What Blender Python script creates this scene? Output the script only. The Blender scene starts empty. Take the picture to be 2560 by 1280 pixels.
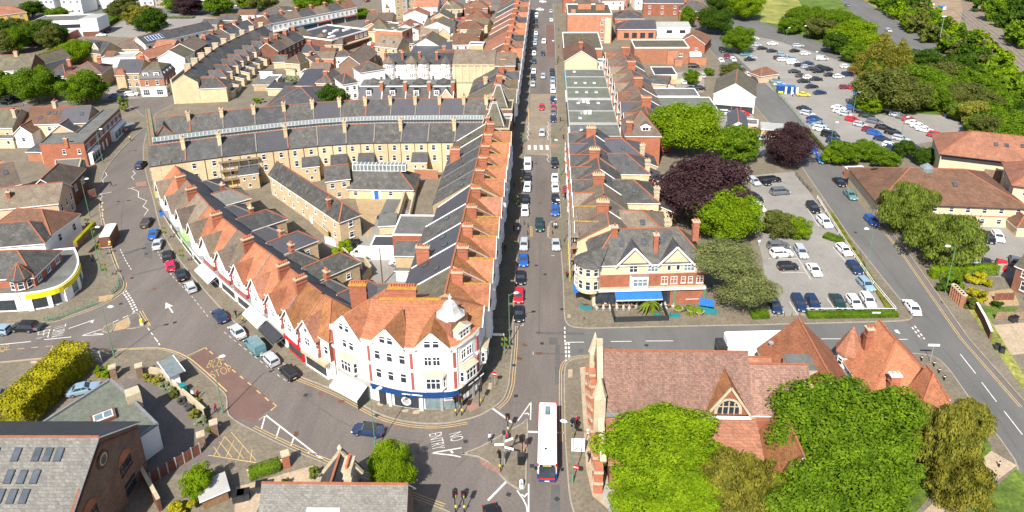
import bpy, bmesh, math, random
from mathutils import Vector, Matrix
S = bpy.context.scene; COL = S.collection
R = random.Random(11); rad = math.radians; PI = math.pi
# ---------------------------------------------------------------- camera, sky, sun, exposure
cd = bpy.data.cameras.new('camera'); cam = bpy.data.objects.new('camera', cd); COL.objects.link(cam)
cd.sensor_width = 36; cd.lens = 25.172; cd.shift_y = -0.1250; cd.clip_start = 1; cd.clip_end = 6000
M = ((0.99875, -0.00396, 0.04985), (0.04816, 0.34458, -0.93752), (-0.01347, 0.93875, 0.34434))
cam.matrix_world = Matrix([list(M[0])+[0], list(M[1])+[0], list(M[2])+[75.6], [0,0,0,1]])
S.camera = cam
SUN_AZ, SUN_EL = 74.5, 46.0          # direction the shadows fall (degrees from +x), sun height
w = bpy.data.worlds.new('World'); S.world = w; w.use_nodes = True
nt = w.node_tree; sky = nt.nodes.new('ShaderNodeTexSky'); sky.sky_type = 'NISHITA'; sky.sun_disc = False
sx, sy = -math.cos(rad(SUN_AZ)), -math.sin(rad(SUN_AZ))
sky.sun_elevation = rad(SUN_EL); sky.sun_rotation = math.atan2(sx, sy); sky.air_density = 1.0; sky.dust_density = 1.5
bg = nt.nodes['Background']; bg.inputs[1].default_value = 0.1; nt.links.new(sky.outputs[0], bg.inputs[0])
ld = bpy.data.lights.new('sun', 'SUN'); ld.energy = 4.7; ld.angle = rad(0.55); ld.color = (1, .955, .88)
sun = bpy.data.objects.new('sun', ld); COL.objects.link(sun)
sd = Vector((sx*math.cos(rad(SUN_EL)), sy*math.cos(rad(SUN_EL)), math.sin(rad(SUN_EL))))
sun.rotation_euler = sd.to_track_quat('Z', 'Y').to_euler(); sun.location = (-60, -60, 150)
vs = S.view_settings; vs.view_transform = 'Standard'; vs.look = 'None'; vs.exposure = 0.95; vs.gamma = 1; vs.use_curve_mapping = False

# ---------------------------------------------------------------- materials
MATS = {}
def mat(name, c, var=.18, sc=.5, c2=None, rough=.85, st=(1,1,1), fine=6., fv=.12, spec=.25, tile=None, metal=0, bump=0., stain=None, emit=0):
    """procedural surface: base colour varied by broad and fine noise; tile=(w,h) adds courses of pieces; stain=(colour,scale,amount)"""
    if name in MATS: return MATS[name]
    m = bpy.data.materials.new(name); m.use_nodes = True; n = m.node_tree.nodes; l = m.node_tree.links
    b = n['Principled BSDF']; b.inputs['Roughness'].default_value = rough; b.inputs['Specular IOR Level'].default_value = spec; b.inputs['Metallic'].default_value = metal
    g = n.new('ShaderNodeNewGeometry'); mp = n.new('ShaderNodeMapping'); mp.inputs['Scale'].default_value = st; l.new(g.outputs['Position'], mp.inputs[0])
    nz = n.new('ShaderNodeTexNoise'); nz.inputs['Scale'].default_value = sc; nz.inputs['Detail'].default_value = 5; nz.inputs['Roughness'].default_value = .65; l.new(mp.outputs[0], nz.inputs[0])
    cr = n.new('ShaderNodeValToRGB'); l.new(nz.outputs[0], cr.inputs[0])
    lo = c2 if c2 else tuple(x*(1-var) for x in c); hi = tuple(min(.95, x*(1+var)) for x in c)
    cr.color_ramp.elements[0].position = .33; cr.color_ramp.elements[0].color = (*lo, 1); cr.color_ramp.elements[1].position = .67; cr.color_ramp.elements[1].color = (*hi, 1)
    out = cr.outputs[0]
    def mul(a, fac, k):
        mx = n.new('ShaderNodeMix'); mx.data_type = 'RGBA'; mx.blend_type = 'MULTIPLY'; mx.inputs[0].default_value = k; l.new(a, mx.inputs[6]); l.new(fac, mx.inputs[7]); return mx.outputs[2]
    if fv:
        f = n.new('ShaderNodeTexNoise'); f.inputs['Scale'].default_value = fine; f.inputs['Detail'].default_value = 3; l.new(g.outputs['Position'], f.inputs[0])
        fr = n.new('ShaderNodeMapRange'); fr.inputs[1].default_value = .3; fr.inputs[2].default_value = .7; fr.inputs[3].default_value = 1-fv*2.2; fr.inputs[4].default_value = 1+fv; l.new(f.outputs[0], fr.inputs[0])
        out = mul(out, fr.outputs[0], 1.)
    if tile:
        tc = n.new('ShaderNodeTexCoord'); sp = n.new('ShaderNodeSeparateXYZ'); l.new(tc.outputs['Object'], sp.inputs[0])
        ad = n.new('ShaderNodeMath'); l.new(sp.outputs[0], ad.inputs[0]); l.new(sp.outputs[1], ad.inputs[1]); cb = n.new('ShaderNodeCombineXYZ'); l.new(ad.outputs[0], cb.inputs[0]); l.new(sp.outputs[2], cb.inputs[1])
        br = n.new('ShaderNodeTexBrick'); br.inputs['Scale'].default_value = 1; br.inputs['Brick Width'].default_value = tile[0]; br.inputs['Row Height'].default_value = tile[1]; br.inputs['Mortar Size'].default_value = tile[1]*.07; br.inputs['Bias'].default_value = 0
        k = tile[2] if len(tile) > 2 else .25
        br.inputs['Color1'].default_value = (1+k*.5,)*3+(1,); br.inputs['Color2'].default_value = (1-k,)*3+(1,); br.inputs['Mortar'].default_value = (1-k*1.6,)*3+(1,); l.new(cb.outputs[0], br.inputs[0])
        out = mul(out, br.outputs[0], 1.); oi = n.new('ShaderNodeObjectInfo'); om = n.new('ShaderNodeMapRange'); om.inputs[3].default_value = .78; om.inputs[4].default_value = 1.16; l.new(oi.outputs['Random'], om.inputs[0]); out = mul(out, om.outputs[0], 1.)
    if stain:
        s = n.new('ShaderNodeTexNoise'); s.inputs['Scale'].default_value = stain[1]; s.inputs['Detail'].default_value = 6; s.inputs['Roughness'].default_value = .75
        mp2 = n.new('ShaderNodeMapping'); mp2.inputs['Location'].default_value = (7, 3, 5); l.new(mp.outputs[0], mp2.inputs[0]); l.new(mp2.outputs[0], s.inputs[0])
        sr = n.new('ShaderNodeMapRange'); sr.inputs[1].default_value = .52; sr.inputs[2].default_value = .7; sr.inputs[3].default_value = 0; sr.inputs[4].default_value = stain[2]; l.new(s.outputs[0], sr.inputs[0])
        mx = n.new('ShaderNodeMix'); mx.data_type = 'RGBA'; l.new(sr.outputs[0], mx.inputs[0]); l.new(out, mx.inputs[6]); mx.inputs[7].default_value = (*stain[0], 1); out = mx.outputs[2]
    l.new(out, b.inputs['Base Color'])
    if bump:
        bp = n.new('ShaderNodeBump'); bp.inputs['Strength'].default_value = bump; bp.inputs['Distance'].default_value = .05; l.new(nz.outputs[0], bp.inputs['Height']); l.new(bp.outputs[0], b.inputs['Normal'])
    MATS[name] = m; return m
def leafmat(name, c, c2, bloom=None):
    m = bpy.data.materials.new(name); m.use_nodes = True; n = m.node_tree.nodes; l = m.node_tree.links; n.remove(n['Principled BSDF'])
    g = n.new('ShaderNodeNewGeometry'); nz = n.new('ShaderNodeTexNoise'); nz.inputs['Scale'].default_value = .55; nz.inputs['Detail'].default_value = 3; l.new(g.outputs['Position'], nz.inputs[0])
    a = n.new('ShaderNodeMath'); a.operation = 'MULTIPLY_ADD'; a.inputs[1].default_value = .5; l.new(g.outputs['Random Per Island'], a.inputs[0])
    b = n.new('ShaderNodeMath'); b.operation = 'MULTIPLY_ADD'; b.inputs[1].default_value = 1.4; b.inputs[2].default_value = -.46; l.new(nz.outputs[0], b.inputs[0]); l.new(b.outputs[0], a.inputs[2])
    cr = n.new('ShaderNodeValToRGB'); e = cr.color_ramp.elements; e[0].color = (*c2, 1); e[1].color = (*c, 1); e[0].position = .15; e[1].position = .85; l.new(a.outputs[0], cr.inputs[0])
    if bloom: x = cr.color_ramp.elements.new(.97); x.color = (*bloom, 1)
    d = n.new('ShaderNodeBsdfDiffuse'); t = n.new('ShaderNodeBsdfTranslucent'); l.new(cr.outputs[0], d.inputs[0]); l.new(cr.outputs[0], t.inputs[0])
    mx = n.new('ShaderNodeMixShader'); mx.inputs[0].default_value = .32; l.new(d.outputs[0], mx.inputs[1]); l.new(t.outputs[0], mx.inputs[2]); l.new(mx.outputs[0], n['Material Output'].inputs[0])
    MATS[name] = m; return m
# roads and grounds
mat('asphalt', (.132,.113,.1), .15, .16, rough=.9, st=(1,.22,1), fine=3, fv=.07, stain=((.085,.074,.066), .22, .5))
mat('asphalt_grey', (.12,.116,.109), .13, .16, st=(1,.3,1), rough=.9, fine=4, fv=.06, stain=((.08,.078,.075), .3, .4))
mat('asphalt_pale', (.225,.18,.132), .16, .12, rough=.9, fine=2.5, fv=.12, stain=((.1,.09,.08), .5, .5))
mat('lot', (.225,.21,.187), .1, .1, rough=.9, fine=4, fv=.06, stain=((.11,.105,.1), .4, .35))
mat('red_asphalt', (.14,.085,.07), .12, .3, rough=.9, fv=.1)
mat('pave', (.162,.136,.098), .14, .2, rough=.9, fine=2.2, fv=.12, stain=((.1,.09,.075), .5, .5))
mat('pave_light', (.36,.28,.19), .12, .4, rough=.9, fine=3, fv=.1)
mat('buff_pave', (.34,.24,.13), .12, .5, fine=4)
mat('pink_pave', (.25,.145,.11), .1, .5, fine=4)
mat('kerb', (.27,.24,.19), .12, .8, fine=4, fv=.1)
mat('ground', (.17,.148,.115), .25, .05, fine=.8, fv=.15, stain=((.06,.08,.025), .06, .5))
mat('earth', (.26,.19,.12), .25, .15, fine=2, fv=.15)
mat('ballast', (.2,.155,.115), .2, .3, fine=3, fv=.15)
mat('grass', (.10,.145,.02), .3, .15, c2=(.055,.09,.012), fine=2.5, fv=.2)
mat('dry_grass', (.25,.23,.06), .3, .12, c2=(.11,.14,.02), fine=2, fv=.2)
mat('line_white', (.58,.56,.52), .12, 2., fine=8, fv=.1)
mat('line_worn', (.42,.39,.34), .2, 1.5, fine=6, fv=.2)
mat('line_yellow', (.45,.31,.13), .14, 1.5, fine=8, fv=.12)
mat('patch', (.095,.09,.085), .12, .5, fv=.06)
# roofs
mat('tile_orange', (.345,.135,.068), .2, .45, rough=.8, tile=(.3,.2,.22), stain=((.2,.085,.048), .7, .55))
mat('tile_red', (.315,.14,.085), .2, .4, rough=.8, tile=(.3,.2,.22), stain=((.2,.095,.06), .6, .5))
mat('tile_brown', (.165,.088,.055), .2, .4, rough=.8, tile=(.32,.22,.22), stain=((.09,.05,.035), .5, .5))
mat('tile_rust', (.27,.118,.05), .25, .5, rough=.8, tile=(.3,.2,.25), stain=((.28,.13,.03), .5, .6))
mat('tile_tan', (.185,.145,.105), .2, .5, rough=.85, tile=(.32,.22,.2), stain=((.1,.08,.06), .6, .5))
mat('tile_taupe', (.14,.108,.084), .2, .5, rough=.85, tile=(.32,.22,.2), stain=((.07,.055,.045), .6, .5))
mat('tile_purple', (.245,.142,.108), .14, .4, rough=.85, tile=(.3,.18,.3), st=(1.3,.16,.16), stain=((.1,.068,.052), .42, .85))
mat('slate', (.063,.062,.062), .22, .5, rough=.62, spec=.35, tile=(.4,.22,.16), stain=((.135,.13,.12), .6, .5))
mat('slate_new', (.062,.061,.068), .08, .4, rough=.55, spec=.35, tile=(.4,.22,.1), fv=.05)
mat('slate_old', (.08,.076,.069), .25, .6, rough=.75, tile=(.4,.22,.22), stain=((.17,.16,.14), .8, .6))
mat('slate_moss', (.115,.1,.068), .25, .5, rough=.8, tile=(.4,.22,.18), stain=((.065,.06,.045), .7, .5))
mat('slate_pale', (.152,.144,.128), .12, .5, rough=.8, tile=(.42,.2,.22), stain=((.13,.12,.105), .8, .5))
mat('felt', (.12,.118,.108), .2, .4, rough=.9, fine=3, fv=.08, stain=((.16,.155,.14), .6, .5))
mat('felt_green', (.13,.14,.11), .15, .4, rough=.9, fine=3, stain=((.085,.09,.07), .5, .5))
mat('felt_dark', (.05,.051,.055), .14, .5, rough=.8, fv=.06)
mat('membrane', (.32,.31,.29), .1, .5, rough=.7, fv=.06)
mat('lead', (.19,.195,.2), .15, 1., rough=.5)
mat('ridge_red', (.30,.105,.055), .15, 2., fv=.1)
mat('ridge_grey', (.2,.17,.145), .15, 2., fv=.1)
# walls
mat('brick_yellow', (.55,.42,.255), .12, .5, rough=.9, fine=5, fv=.08, tile=(.5,.16,.1), stain=((.38,.28,.17), .5, .4))
mat('brick_buff', (.46,.34,.2), .12, .5, rough=.9, fine=5, fv=.08, tile=(.5,.16,.12), stain=((.21,.14,.08), .5, .4))
mat('brick_red', (.33,.12,.068), .14, .6, rough=.9, fine=5, fv=.08, tile=(.5,.16,.14), stain=((.19,.08,.05), .5, .4))
mat('brick_brown', (.17,.075,.048), .14, .6, rough=.9, fine=5, fv=.08, tile=(.5,.16,.14))
mat('brick_orange', (.37,.165,.095), .12, .6, rough=.9, fine=5, fv=.08, tile=(.5,.16,.12))
mat('brick_dark', (.21,.135,.095), .16, .6, rough=.9, fine=5, fv=.1, tile=(.5,.16,.14))
mat('render_white', (.72,.70,.66), .06, .5, fv=.04, stain=((.5,.47,.42), .5, .3))
mat('render_cream', (.55,.44,.29), .08, .5, fv=.05, stain=((.42,.34,.22), .4, .35))
mat('render_pink', (.52,.36,.24), .08, .5, fv=.05)
mat('render_grey', (.33,.33,.31), .1, .5, fv=.06)
mat('stone', (.42,.35,.24), .16, .8, fv=.1, stain=((.22,.18,.13), 1., .5))
mat('trim_white', (.78,.77,.74), .05, 1., rough=.6, fv=.03)
mat('trim_red', (.33,.085,.07), .1, 1., rough=.6)
mat('glass', (.028,.035,.045), .3, .7, rough=.08, spec=.6, fv=0)
mat('glass_pale', (.14,.19,.2), .3, .7, rough=.12, spec=.5, fv=0)
mat('glass_sky', (.06,.072,.085), .3, .7, rough=.15, spec=.5, fv=0)
mat('glass_roof', (.15,.175,.175), .25, 1.5, rough=.4, spec=.35, fv=.05)
mat('black', (.012,.012,.013), .1, 1., rough=.6, fv=0)
mat('charcoal', (.035,.036,.04), .15, 1., rough=.6)
mat('blue_fascia', (.012,.05,.17), .08, 1., rough=.45)
mat('blue_awning', (.02,.13,.46), .08, 1., rough=.7)
mat('yellow_fascia', (.70,.58,.02), .05, 1., rough=.5)
mat('red_paint', (.5,.015,.02), .06, 1., rough=.4)
mat('teal', (.02,.19,.2), .1, 1., rough=.5)
mat('blue_wall', (.02,.10,.16), .1, 1., rough=.6)
mat('green_post', (.10,.22,.13), .1, 1., rough=.5)
mat('green_wall', (.3,.48,.16), .08, 1.)
mat('steel', (.42,.42,.41), .08, 1., rough=.45, metal=.4)
mat('timber', (.21,.12,.06), .25, 1., fine=6)
mat('fence', (.23,.165,.105), .2, 1., fine=5)
mat('fence_red', (.16,.06,.04), .15, 1., fine=5)
mat('canvas', (.5,.48,.42), .06, 1.)
mat('canvas_grey', (.45,.45,.44), .05, 1.)
mat('pot', (.42,.13,.06), .2, 2.)
mat('pot_pale', (.5,.36,.2), .2, 2.)
mat('lichen_cap', (.36,.21,.04), .3, 2.)
mat('bark', (.11,.085,.06), .25, 2., fine=5)
mat('rubber', (.018,.018,.018), .1, 1., fv=0)
mat('alloy', (.3,.3,.31), .1, 1., rough=.35, metal=.6, fv=0)
mat('lamp_clear', (.7,.7,.68), .05, 1., rough=.15, fv=0)
mat('lamp_red', (.35,.01,.01), .05, 1., rough=.2, fv=0)
mat('plate', (.7,.62,.2), .03, 1., fv=0); mat('plate_white', (.75,.75,.73), .03, 1., fv=0)
mat('skin', (.45,.26,.17), .05, 1., fv=0); mat('hair', (.04,.025,.015), .1, 1., fv=0)
leafmat('leaf_green', (.15,.235,.014), (.055,.11,.008)); leafmat('leaf_lime', (.215,.31,.012), (.085,.15,.006)); leafmat('leaf_dark', (.075,.135,.014), (.026,.055,.008))
leafmat('leaf_olive', (.15,.165,.035), (.06,.075,.018)); leafmat('leaf_pine', (.24,.26,.09), (.09,.11,.04)); leafmat('leaf_copper', (.092,.05,.052), (.03,.016,.02))
leafmat('leaf_gold', (.43,.38,.02), (.2,.2,.012)); leafmat('leaf_birch', (.21,.26,.04), (.085,.125,.02)); leafmat('leaf_blossom', (.17,.24,.03), (.075,.12,.015), (.6,.55,.42))
leafmat('leaf_conifer', (.27,.25,.035), (.1,.1,.018)); leafmat('leaf_silver', (.3,.34,.2), (.14,.17,.08)); leafmat('leaf_rust', (.32,.3,.045), (.13,.14,.025)); leafmat('leaf_slate', (.12,.13,.13), (.05,.055,.06))

# ---------------------------------------------------------------- mesh and object helpers
class MB:
    """collects faces of one mesh; material given per face by name"""
    def __init__(s): s.v = []; s.f = []; s.m = []; s.names = []
    def mi(s, m):
        if m not in s.names: s.names.append(m)
        return s.names.index(m)
    def poly(s, pts, m): b = len(s.v); s.v += [tuple(p) for p in pts]; s.f.append(tuple(range(b, b+len(pts)))); s.m.append(s.mi(m)); return s
    def box(s, x0, x1, y0, y1, z0, z1, m, top=None):
        b = len(s.v); s.v += [(x0,y0,z0),(x1,y0,z0),(x1,y1,z0),(x0,y1,z0),(x0,y0,z1),(x1,y0,z1),(x1,y1,z1),(x0,y1,z1)]
        k = s.mi(m); t = s.mi(top or m)
        for q, mm in (((0,3,2,1),k),((4,5,6,7),t),((0,1,5,4),k),((1,2,6,5),k),((2,3,7,6),k),((3,0,4,7),k)): s.f.append(tuple(b+i for i in q)); s.m.append(mm)
        return s
    def prism(s, pts, z0, z1, m, top=None, bottom=False):
        n = len(pts); b = len(s.v); s.v += [(p[0],p[1],z0) for p in pts]+[(p[0],p[1],z1) for p in pts]; k = s.mi(m)
        for i in range(n): j = (i+1) % n; s.f.append((b+i, b+j, b+n+j, b+n+i)); s.m.append(k)
        s.f.append(tuple(range(b+n, b+2*n))); s.m.append(s.mi(top or m))
        if bottom: s.f.append(tuple(range(b+n-1, b-1, -1))); s.m.append(k)
        return s
    def bar(s, p, q, w, h, m):
        p = Vector(p); q = Vector(q); d = (q-p).normalized(); up = Vector((0,0,1)) if abs(d.z) < .95 else Vector((1,0,0)); a = d.cross(up).normalized()*w/2; c = a.cross(d).normalized()*h/2
        b = len(s.v); k = s.mi(m)
        for o in (p, q): s.v += [tuple(o-a-c), tuple(o+a-c), tuple(o+a+c), tuple(o-a+c)]
        for f in ((0,1,5,4),(1,2,6,5),(2,3,7,6),(3,0,4,7),(3,2,1,0),(4,5,6,7)): s.f.append(tuple(b+i for i in f)); s.m.append(k)
        return s
    def tube(s, pts, rs, n, m, cap=True):
        k = s.mi(m); rings = []
        for i, p in enumerate(pts):
            p = Vector(p); d = (Vector(pts[min(i+1, len(pts)-1)])-Vector(pts[max(i-1, 0)])).normalized(); up = Vector((0,0,1)) if abs(d.z) < .9 else Vector((1,0,0))
            a = d.cross(up).normalized(); c = a.cross(d); r = rs[i] if hasattr(rs, '__len__') else rs; b = len(s.v); rings.append(b)
            s.v += [tuple(p+a*r*math.cos(2*PI*j/n)+c*r*math.sin(2*PI*j/n)) for j in range(n)]
        for r0, r1 in zip(rings, rings[1:]):
            for j in range(n): s.f.append((r0+j, r0+(j+1) % n, r1+(j+1) % n, r1+j)); s.m.append(k)
        if cap: s.f.append(tuple(rings[-1]+j for j in range(n))); s.m.append(k); s.f.append(tuple(rings[0]+j for j in range(n-1, -1, -1))); s.m.append(k)
        return s
    def cyl(s, x, y, z0, z1, r, n, m, r2=None): return s.tube([(x,y,z0),(x,y,z1)], [r, r if r2 is None else r2], n, m)
    def mesh(s, name, smooth=False):
        me = bpy.data.meshes.new(name); me.from_pydata(s.v, [], s.f)
        for k in s.names: me.materials.append(MATS[k])
        me.polygons.foreach_set('material_index', s.m)
        if smooth: me.polygons.foreach_set('use_smooth', [True]*len(s.f))
        me.update(); return me
def ob(name, me, parent=None, loc=(0,0,0), rz=0, **kw):
    if isinstance(me, MB): me = me.mesh(name)
    o = bpy.data.objects.new(name, me); COL.objects.link(o); o.parent = parent; o.location = loc
    if rz: o.rotation_euler = (0,0,rz)
    for k, v in kw.items(): o[k] = v
    return o
def thing(name, label, cat, loc=(0,0,0), rz=0, group=None):
    o = ob(name, None, None, loc if len(loc) == 3 else (*loc, 0), rz, label=label, category=cat)
    if group: o['group'] = group
    return o
def tag(o, label, cat, group=None):
    o['label'] = label; o['category'] = cat
    if group: o['group'] = group
    return o
def copytree(o, loc, rz=0, label=None, sc=None):
    c = o.copy(); COL.objects.link(c); c.location = loc if len(loc) == 3 else (*loc, 0); c.rotation_euler = (0,0,rz)
    if label: c['label'] = label
    if sc: c.scale = sc
    def rec(a, b):
        for ch in a.children[:]:
            d = ch.copy(); COL.objects.link(d); d.parent = b; rec(ch, d)
    rec(o, c); return c
def sm(pts, n=5, closed=False):
    """smooth curve through points"""
    out = []; m = len(pts)
    for i in range(m if closed else m-1):
        g = (lambda k: pts[k % m]) if closed else (lambda k: pts[max(0, min(m-1, k))])
        a, b, c, d = g(i-1), g(i), g(i+1), g(i+2)
        for j in range(n):
            t = j/n; out.append(tuple(.5*(2*b[q]+(c[q]-a[q])*t+(2*a[q]-5*b[q]+4*c[q]-d[q])*t*t+(3*b[q]-a[q]-3*c[q]+d[q])*t**3) for q in (0, 1)))
    if not closed: out.append(tuple(pts[-1]))
    return out
def offset(pts, d):
    out = []
    for i, p in enumerate(pts):
        a = pts[max(0, i-1)]; b = pts[min(len(pts)-1, i+1)]; tx, ty = b[0]-a[0], b[1]-a[1]; L = math.hypot(tx, ty) or 1
        out.append((p[0]-ty/L*d, p[1]+tx/L*d))
    return out
def ribbon(mb, pts, wd, z, m, dash=None):
    if dash:
        on, off = dash; acc = 0; segs = []; cur = []; state = True; need = on
        for a, b in zip(pts, pts[1:]):
            L = math.hypot(b[0]-a[0], b[1]-a[1]); t = 0
            while t < L-1e-6:
                s = min(need, L-t); p0 = (a[0]+(b[0]-a[0])*t/L, a[1]+(b[1]-a[1])*t/L); p1 = (a[0]+(b[0]-a[0])*(t+s)/L, a[1]+(b[1]-a[1])*(t+s)/L)
                if state: cur = cur or [p0]; cur.append(p1)
                t += s; need -= s
                if need < 1e-6:
                    if state: segs.append(cur); cur = []
                    state = not state; need = on if state else off
        if cur: segs.append(cur)
        for s in segs: ribbon(mb, s, wd, z, m)
        return mb
    l = offset(pts, wd/2); r = offset(pts, -wd/2)
    for i in range(len(pts)-1): mb.poly([(*r[i], z), (*r[i+1], z), (*l[i+1], z), (*l[i], z)], m)
    return mb
# ---------------------------------------------------------------- ground, roads, pavements, markings
ground = ob('ground', MB().poly([(-2500,-900,-.03),(2500,-900,-.03),(2500,3500,-.03),(-2500,3500,-.03)], 'ground'), kind='structure')
road = ob('road', MB().poly([(*p, 0) for p in [(-420,20),(120,20),(120,110),(60,480),(-420,480)]], 'asphalt'), kind='structure')
def block(name, pts, m='pave', z=.12, kerb=True, closed=True):
    b = MB().prism(pts, -.02, z, 'kerb', m); o = ob(name, b, kind='structure')
    a = sum(p[0]*q[1]-q[0]*p[1] for p, q in zip(pts, pts[1:]+pts[:1]))
    if a < 0:
        o.data.flip_normals()
    if kerb: k = MB(); ribbon(k, offset(pts+[pts[0]], .1 if a > 0 else -.1), .2, z+.004, 'kerb'); ob('kerb', k, o)
    return o
def sheet(name, pts, z, m, kind='structure', parent=None):
    o = ob(name, MB().poly([(*p, z) for p in pts], m), parent)
    if kind and not parent: o['kind'] = kind
    if o.data.polygons[0].normal.z < 0: o.data.flip_normals()
    return o
main_l = [(-8.0,402.1),(-7.1,308.1),(-6.3,240.6),(-6.6,213.2),(-6.0,184.9),(-6.6,180.5),(-6.2,147.3),(-6.1,132.6),(-6.2,120.2),(-5.9,107.2),(-5.66,100.43),(-5.76,90.52)]
corner = sm([(-5.76,90.52),(-6.32,87.39),(-7.64,85.39),(-9.74,83.51),(-12.54,82.29),(-15.36,81.64),(-19.45,81.74),(-23.80,82.88),(-27.94,85.23),(-32.33,87.86),(-39.13,91.04)], 4)
cres = sm([(-39.13,91.04),(-43.50,94.60),(-49.34,99.32),(-58.6,107.9),(-67.1,116.5),(-77.4,127.5),(-87.1,139.6),(-96.3,153.8),(-105.7,168.0),(-114.1,181.7),(-121.2,195.8),(-125.0,205.3)], 4)
b1 = block('pavement_island', main_l[:-1]+corner[:-1]+cres+[(-129.7,217.9),(-128.8,228.0),(-134.0,267.9),(-130.7,307.4),(-100.4,350.6),(-59.8,391.5),(-27.9,412.4)])
r_k = [(2.6,414.2),(3.0,358.6),(3.1,281.1),(2.9,217.2),(0.8,208.8),(0.7,181.2),(2.8,177.9),(2.9,146.5),(0.3,143.5),(0.2,137.2),(2.7,135.6),(3.0,120.5),(3.0,109.9)]
b2 = block('pavement_east', r_k+sm([(3.0,109.9),(3.1,107.5),(3.7,105.9),(5.0,105.2),(7.5,105.0)], 4)+[(18.9,105.8),(37.0,106.9),(57.9,108.4)]+sm([(57.9,108.4),(61.9,108.8),(63.9,109.6),(64.6,111.6),(64.6,117.3)], 4)+[(64.8,140.4),(66.6,171.1),(68.2,196.7),(68.3,229.1),(69.1,266.4),(70.0,321.9),(70.2,357.6),(72.9,412.4)])
b3 = block('pavement_church', sm([(3.48,66.82),(2.95,69.18),(2.70,73.63),(2.53,80.77),(2.61,90.79)], 3)+sm([(2.61,90.79),(2.81,94.56),(3.76,96.37),(5.40,97.02),(8.02,97.41)], 4)+[(34.81,98.94),(56.97,100.03)]+sm([(56.97,100.03),(60.10,99.92),(62.60,99.19),(63.41,96.47),(63.20,91.40)], 4)+[(62.76,85.28),(62.89,81.61),(62.65,77.76),(61.28,73.43),(59.13,68.84)])
k4 = sm([(-93.06,91.95),(-89.67,92.86),(-81.82,94.42),(-75.99,95.95),(-71.48,96.72),(-65.94,97.21),(-62.53,96.47),(-59.20,94.82),(-55.37,91.96),(-51.26,88.61),(-48.73,86.27),(-46.72,82.44),(-42.41,79.79),(-35.66,76.48),(-28.96,73.61),(-24.12,71.89),(-18.80,69.51),(-12.95,67.28),(-10.11,65.75)], 3)
b4 = block('pavement_south', k4+[(-30,40),(-110,40),(-110,85)])
k5 = sm([(-101.66,102.98),(-97.31,103.10),(-89.55,104.04),(-85.6,106.5),(-82.9,109.4),(-81.4,113.0),(-81.8,115.9),(-84.5,119.6),(-87.0,122.2),(-94.1,131.3),(-102.2,142.3),(-109.5,153.5),(-114.6,162.3),(-119.9,174.7),(-123.9,191.8),(-125.8,205.2)], 3)
b5 = block('pavement_west', k5+[(-130.3,213.5),(-142.0,225.8),(-153.3,228.7),(-180.5,214.6),(-195.2,207.5),(-134.2,133.0)])
k6 = [(-143.8,234.7),(-135.1,240.4),(-133.4,255.7),(-134.3,276.3),(-133.7,315.1),(-104.6,358.4),(-81.7,389.7),(-67.6,413.4)]
b6 = block('pavement_north', k6+[(-95.4,459.1),(-352.9,484.3),(-359.3,364.3),(-224.2,217.0),(-189.9,227.1),(-156.0,233.2)])
# ---------------------------------------------------------------- building kit
WIN = {}
def win_mesh(w, h, st):
    k = (round(w,2), round(h,2), st)
    if k in WIN: return WIN[k]
    f = MB(); fr = 'trim_white' if st[0] == 'w' else ('charcoal' if st[0] == 'd' else 'timber'); t = .07 if w < 2.2 else .09; gl = 'glass_pale' if 'p' in st else 'glass'
    f.box(-w/2, w/2, -.03, .02, 0, h, gl)
    for a in (-w/2, w/2-t): f.box(a, a+t, -.1, .0, 0, h, fr)
    f.box(-w/2, w/2, -.098, .0, 0, t, fr); f.box(-w/2, w/2, -.098, .0, h-t, h, fr)
    n = max(1, int(round(w/ .75)))
    for i in range(1, n): x = -w/2+w*i/n; f.box(x-.035, x+.035, -.085, 0, t, h-t, fr)
    if 't' in st or h > 1.1: f.box(-w/2, w/2, -.08, 0, h*.55, h*.55+.06, fr)
    f.box(-w/2-.1, w/2+.1, -.16, 0, -.1, -.003, 'stone' if 's' in st else fr)
    WIN[k] = f.mesh('window'); return WIN[k]
def win_split(w, h, st):
    k = (round(w,2), round(h,2), st, 'split')
    if k not in WIN:
        g = MB().box(-w/2, w/2, -.03, .02, 0, h, 'glass_pale' if 'p' in st else 'glass').mesh('pane'); f = MB(); fr = 'trim_white'
        for a in (-w/2, w/2-.08): f.box(a, a+.08, -.1, 0, 0, h, fr)
        f.box(-w/2, w/2, -.098, 0, 0, .08, fr); f.box(-w/2, w/2, -.098, 0, h-.08, h, fr); n = max(1, int(round(w/.7)))
        for i in range(1, n): x = -w/2+w*i/n; f.box(x-.05, x+.05, -.09, 0, .08, h-.08, fr)
        f.box(-w/2, w/2, -.085, 0, h*.6, h*.6+.07, fr); s = MB().box(-w/2-.12, w/2+.12, -.18, 0, -.12, -.003, fr)
        WIN[k] = (f.mesh('frame'), g, s.mesh('sill'))
    return WIN[k]
SKY = {}
def sky_mesh(w, h):
    k = (w, h)
    if k not in SKY:
        b = MB().box(-w/2, w/2, -h/2, h/2, -.05, .09, 'charcoal'); b.box(-w/2+.08, w/2-.08, -h/2+.08, h/2-.08, .07, .1, 'glass_sky'); SKY[k] = b.mesh('roof_window')
    return SKY[k]
CH = {}
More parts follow.
